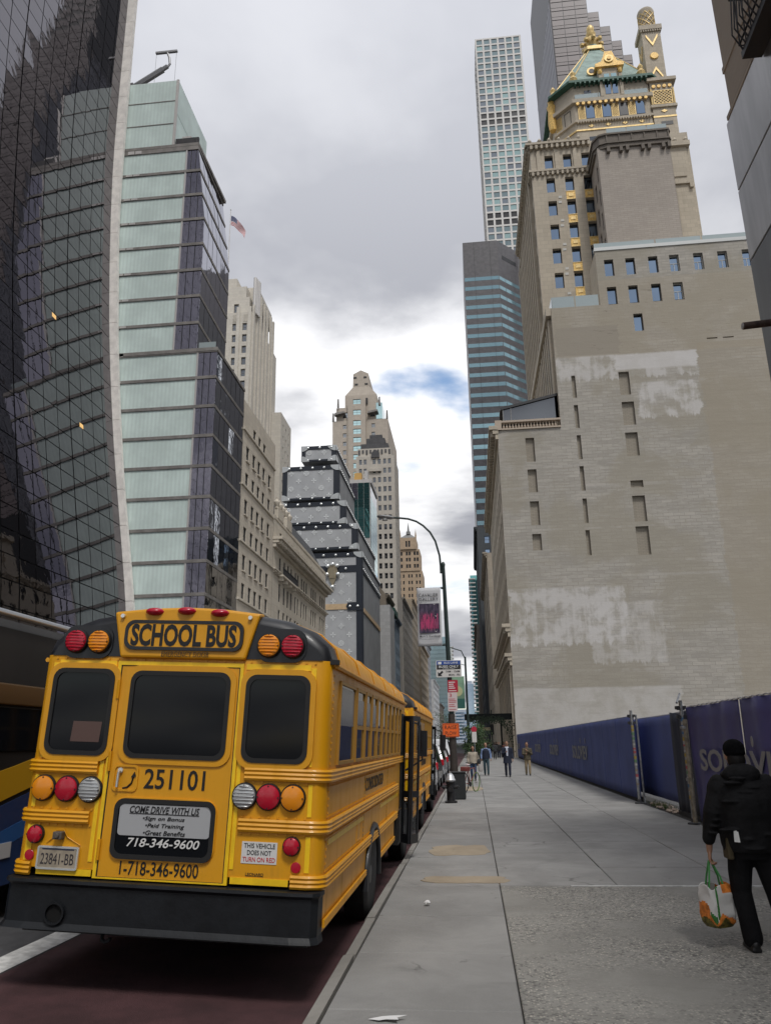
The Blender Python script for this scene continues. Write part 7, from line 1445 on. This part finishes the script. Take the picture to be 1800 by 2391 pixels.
# --- walkers facing the camera
def walker(label, x, y, h, top, legs, shoe, hair, hl='short', coat=None, coat_len=.0, stride=.16, turn=PI, shirt=None, arm='down', bald=False, hairc=None, vox=.014, feat=True):
    t = thing('person', label, 'person', (x, y, 0), None, own=True, rot=(0,0,turn)); s = h/1.75; Y = lambda a, b_, c: (a*s, b_*s, c*s)
    b = MB(); ell(b, Y(0,.0,1.64), tuple(q*s for q in (.075,.092,.118))); ell(b, Y(0,.03,1.58), tuple(q*s for q in (.058,.066,.07))); ell(b, Y(0,.1,1.62), tuple(q*s for q in (.015,.026,.028))); ell(b, Y(-.078,0,1.63), tuple(q*s for q in (.012,.02,.032))); ell(b, Y(.078,0,1.63), tuple(q*s for q in (.012,.02,.032))); b.tube([Y(0,-.01,1.42), Y(0,.0,1.56)], [.058*s,.05*s], 10)
    torso(b, [(z*s, 0, 0, w*s, d*s) for z, w, d in ((.9,.15,.1),(1.15,.14,.1),(1.38,.17,.1),(1.45,.09,.07))])
    aL = [Y(-.2,0,1.37), Y(-.26,-.03,1.12), Y(-.27,.06,.88)]; aR = [Y(.2,0,1.37), Y(.26,-.05,1.12), Y(.26,.05,.88)]
    if arm == 'up': aR = [Y(.2,0,1.37), Y(.24,.05,1.14), Y(.08,.20,1.20)]
    if arm == 'phone': aR = [Y(.2,0,1.37), Y(.23,.06,1.12), Y(.10,.24,1.12)]; aL = [Y(-.2,0,1.37), Y(-.23,.06,1.12), Y(-.02,.22,1.28)]
    for a in (aL, aR): limb(b, a, [.045*s,.04*s,.028*s], 8)
    for a, q in ((aL,1),(aR,-1)): hand(b, a[2], Vector(a[2])-Vector(a[1]), (q*.2,1,0) if arm == 'down' else (q*.3,.2,1), .6, s)
    fL, fR = Y(-.09, stride*.8, .09), Y(.09, -stride, .09); kL, kR = Y(-.095, stride*.55+.03, .48), Y(.095, -stride*.25+.04, .48)
    limb(b, [Y(-.085,0,.88), kL, fL], [.075*s,.055*s,.038*s], 8); limb(b, [Y(.085,0,.88), kR, fR], [.075*s,.055*s,.038*s], 8)
    ob('body', remesh(b, 'body', [skin], vox*.8, 2), t)
    b = MB(); torso(b, [(z*s, 0, cy*s, w*s, d*s) for z, cy, w, d in ((.92,0,.18,.13),(1.1,0,.175,.128),(1.3,0,.195,.13),(1.40,0,.17,.11),(1.47,0,.085,.08))])
    for a in (aL, aR): limb(b, [a[0], a[1], tuple(Vector(a[1]).lerp(Vector(a[2]), .88))], [.066*s,.06*s,.045*s], 8)
    ob('top', remesh(b, 'top', [top], vox, 2), t)
    if coat:
        b = MB(); zb2 = .88-coat_len; torso(b, [(z*s, 0, cy*s, w*s, d*s) for z, cy, w, d in ((zb2,-.01,.225,.155),(.95,-.01,.2,.145),(1.15,-.01,.195,.14),(1.32,-.01,.215,.14),(1.41,-.01,.185,.12),(1.46,-.02,.1,.09))])
        for a in (aL, aR): limb(b, [a[0], a[1], tuple(Vector(a[1]).lerp(Vector(a[2]), .9))], [.077*s,.07*s,.055*s], 8)
        ob('coat', remesh(b, 'coat', [coat], vox, 2), t)
        if shirt: MB().add([Y(-.05,.148,1.42),Y(.05,.148,1.42),Y(.035,.158,1.02),Y(-.035,.158,1.02),Y(-.05,.12,1.42),Y(.05,.12,1.42),Y(.035,.12,1.02),Y(-.035,.12,1.02)],[(0,1,2,3),(4,7,6,5),(0,4,5,1),(1,5,6,2),(2,6,7,3),(3,7,4,0)]).build('shirt_front', shirt, t)
    b = MB(); torso(b, [(z*s,0,0,w*s,d*s) for z, w, d in ((.80,.165,.12),(.90,.17,.125),(.96,.16,.115))]); limb(b, [Y(-.085,0,.84), kL, tuple(Vector(fL)+Vector((0,0,.02)))], [.092*s,.072*s,.06*s], 8); limb(b, [Y(.085,0,.84), kR, tuple(Vector(fR)+Vector((0,0,.02)))], [.092*s,.072*s,.06*s], 8); ob('trousers', remesh(b, 'trousers', [legs], vox, 2), t)
    for f in (fL, fR): b = MB(); ell(b, (f[0], f[1]-.02*s, .05*s), (.04*s,.05*s,.05*s)); ell(b, (f[0], f[1]+.07*s, .035*s), (.042*s,.1*s,.035*s)); ob('shoe', remesh(b, 'shoe', [shoe], vox*.8, 1), t)
    if hair and not bald:
        b = MB(); ell(b, Y(0,-.022,1.68), tuple(q*s for q in (.085,.093,.092)))
        if hl == 'long': ell(b, Y(-.062,-.02,1.56), tuple(q*s for q in (.032,.05,.13))); ell(b, Y(.062,-.02,1.56), tuple(q*s for q in (.032,.05,.13))); ell(b, Y(0,-.06,1.54), tuple(q*s for q in (.075,.04,.14)))
        ob('hair', remesh(b, 'hair', [hair], vox*.8, 2), t)
    if feat:
        for q in (-1, 1): MB().lathe([(.011*s,-.004),(.011*s,.004)], 8, Y(q*.03,.088,1.645), 'y').build('eye', hairk, t)
        MB().box(-.022*s, .022*s, .086*s, .094*s, 1.562*s, 1.572*s).build('mouth', M('lips', (.25,.08,.07), .6), t)
    return t
denim = M('denim', (.03,.055,.11), .85, var=.3, vs=8); dgrey = M('cloth_dark_grey', (.03,.032,.036), .85); beige = M('coat_beige', (.40,.35,.28), .85, var=.15, vs=6); navyc = M('coat_navy', (.012,.017,.035), .8); olive = M('jacket_olive', (.085,.07,.045), .85, var=.3, vs=8); khaki = M('trousers_khaki', (.26,.20,.12), .85); blue_s = M('shirt_blue', (.18,.25,.42), .8); shirtw = M('shirt_white', (.55,.58,.66), .8); brownh = M('hair_brown', (.035,.022,.014), .7); teald = M('trousers_teal', (.03,.06,.075), .85)
w1_ = walker('woman with long dark hair in an open beige jacket and jeans', -.08, 39.5, 1.60, dgrey, denim, shoem, hairk, 'long', beige, .02, .12, PI, None, 'down')
hb_ = thing('handbag', 'black handbag hanging from the shoulder of the woman in beige', 'bag', (.22, 39.4, .9)); b = MB(); ell(b, (.20,39.42,.88), (.10,.07,.12)); ob('pouch', remesh(b, 'pouch', [dgrey], .015, 1), hb_); MB().tube([(.16,39.42,.96),(.17,39.44,1.25),(.13,39.45,1.33)], .012, 5).build('strap', dgrey, hb_)
walker('bald man in a dark vest over a blue shirt walking down the sidewalk', .63, 45.5, 1.72, blue_s, teald, shoem, None, 'short', None, 0, .14, PI, None, 'down', True); v_ = [o for o in COL.objects if o.get('label', '').startswith('bald man')][0]
b = MB(); torso(b, [(z*.983, 0, 0, w*.983, d*.983) for z, w, d in ((.88,.19,.14),(1.1,.185,.138),(1.3,.20,.14),(1.40,.165,.115),(1.45,.1,.09))]); ob('vest', remesh(b, 'vest', [navyc], .014, 2), v_)
tb = thing('tote_bag', 'pale tote bag carried low by the bald man', 'bag', (.3, 45.4, .3)); b = MB(); b.loft([[(.30+w*math.cos(2*PI*k/12), 45.4+d*math.sin(2*PI*k/12), z) for k in range(12)] for z, w, d in ((.20,.08,.06),(.3,.13,.08),(.55,.12,.06),(.78,.05,.03))]); b.build('sack', M('tote_pale', (.4,.38,.36), .8), tb, 60); MB().tube([(.27,45.4,.76),(.31,45.42,.9),(.34,45.4,.76)], .012, 5).build('handle', dgrey, tb)
walker('man in a long navy overcoat and white shirt walking towards the camera', 1.71, 43.3, 1.80, shirtw, navyc, shoem, brownh, 'short', navyc, .22, .15, PI, shirtw, 'up')
walker('person in olive jacket and khaki trousers looking down by the blue fence', 2.85, 44.9, 1.72, olive, khaki, shoem, brownh, 'short', olive, .06, .17, PI, None, 'phone')
rn = random.Random(11); dks = [dgrey, navyc, MATS['coat_navy'], M('coat_black', (.012,.012,.013), .85), M('coat_rust', (.12,.05,.035), .85), M('coat_grey', (.12,.12,.125), .85)]
proto = []
for k in range(4):
    p_ = walker('p', 0, 0, 1.72, dks[k], dks[(k+1) % 4], shoem, (hairk, brownh)[k % 2], ('short','long')[k % 2], dks[(k+3) % 6], .1, .14, PI, None, 'down', False, None, .03, False); proto.append(p_)
spots = [(.2,74,'dark'),(.9,86,''),(1.5,92,''),(2.1,84,''),(2.7,90,''),(3.3,88,''),(1.1,104,''),(2.0,110,''),(2.9,106,''),(.4,98,''),(3.6,101,''),(1.7,118,''),(2.5,122,''),(3.4,126,''),(.8,128,''),(1.3,80,'')]
for k, (x, y, _) in enumerate(spots):
    q = proto[k % 4] if k < 4 else copy_tree(proto[k % 4]); q.location = (x, y, 0); q.rotation_euler[2] = PI+rn.uniform(-.5,.5) if k % 3 else rn.uniform(-.4,.4)
    q['label'] = 'one of the dark clothed people crowding the far sidewalk under the canopy'; q['group'] = 'distant crowd on the sidewalk'

bpy.data.scenes.remove(TMP)
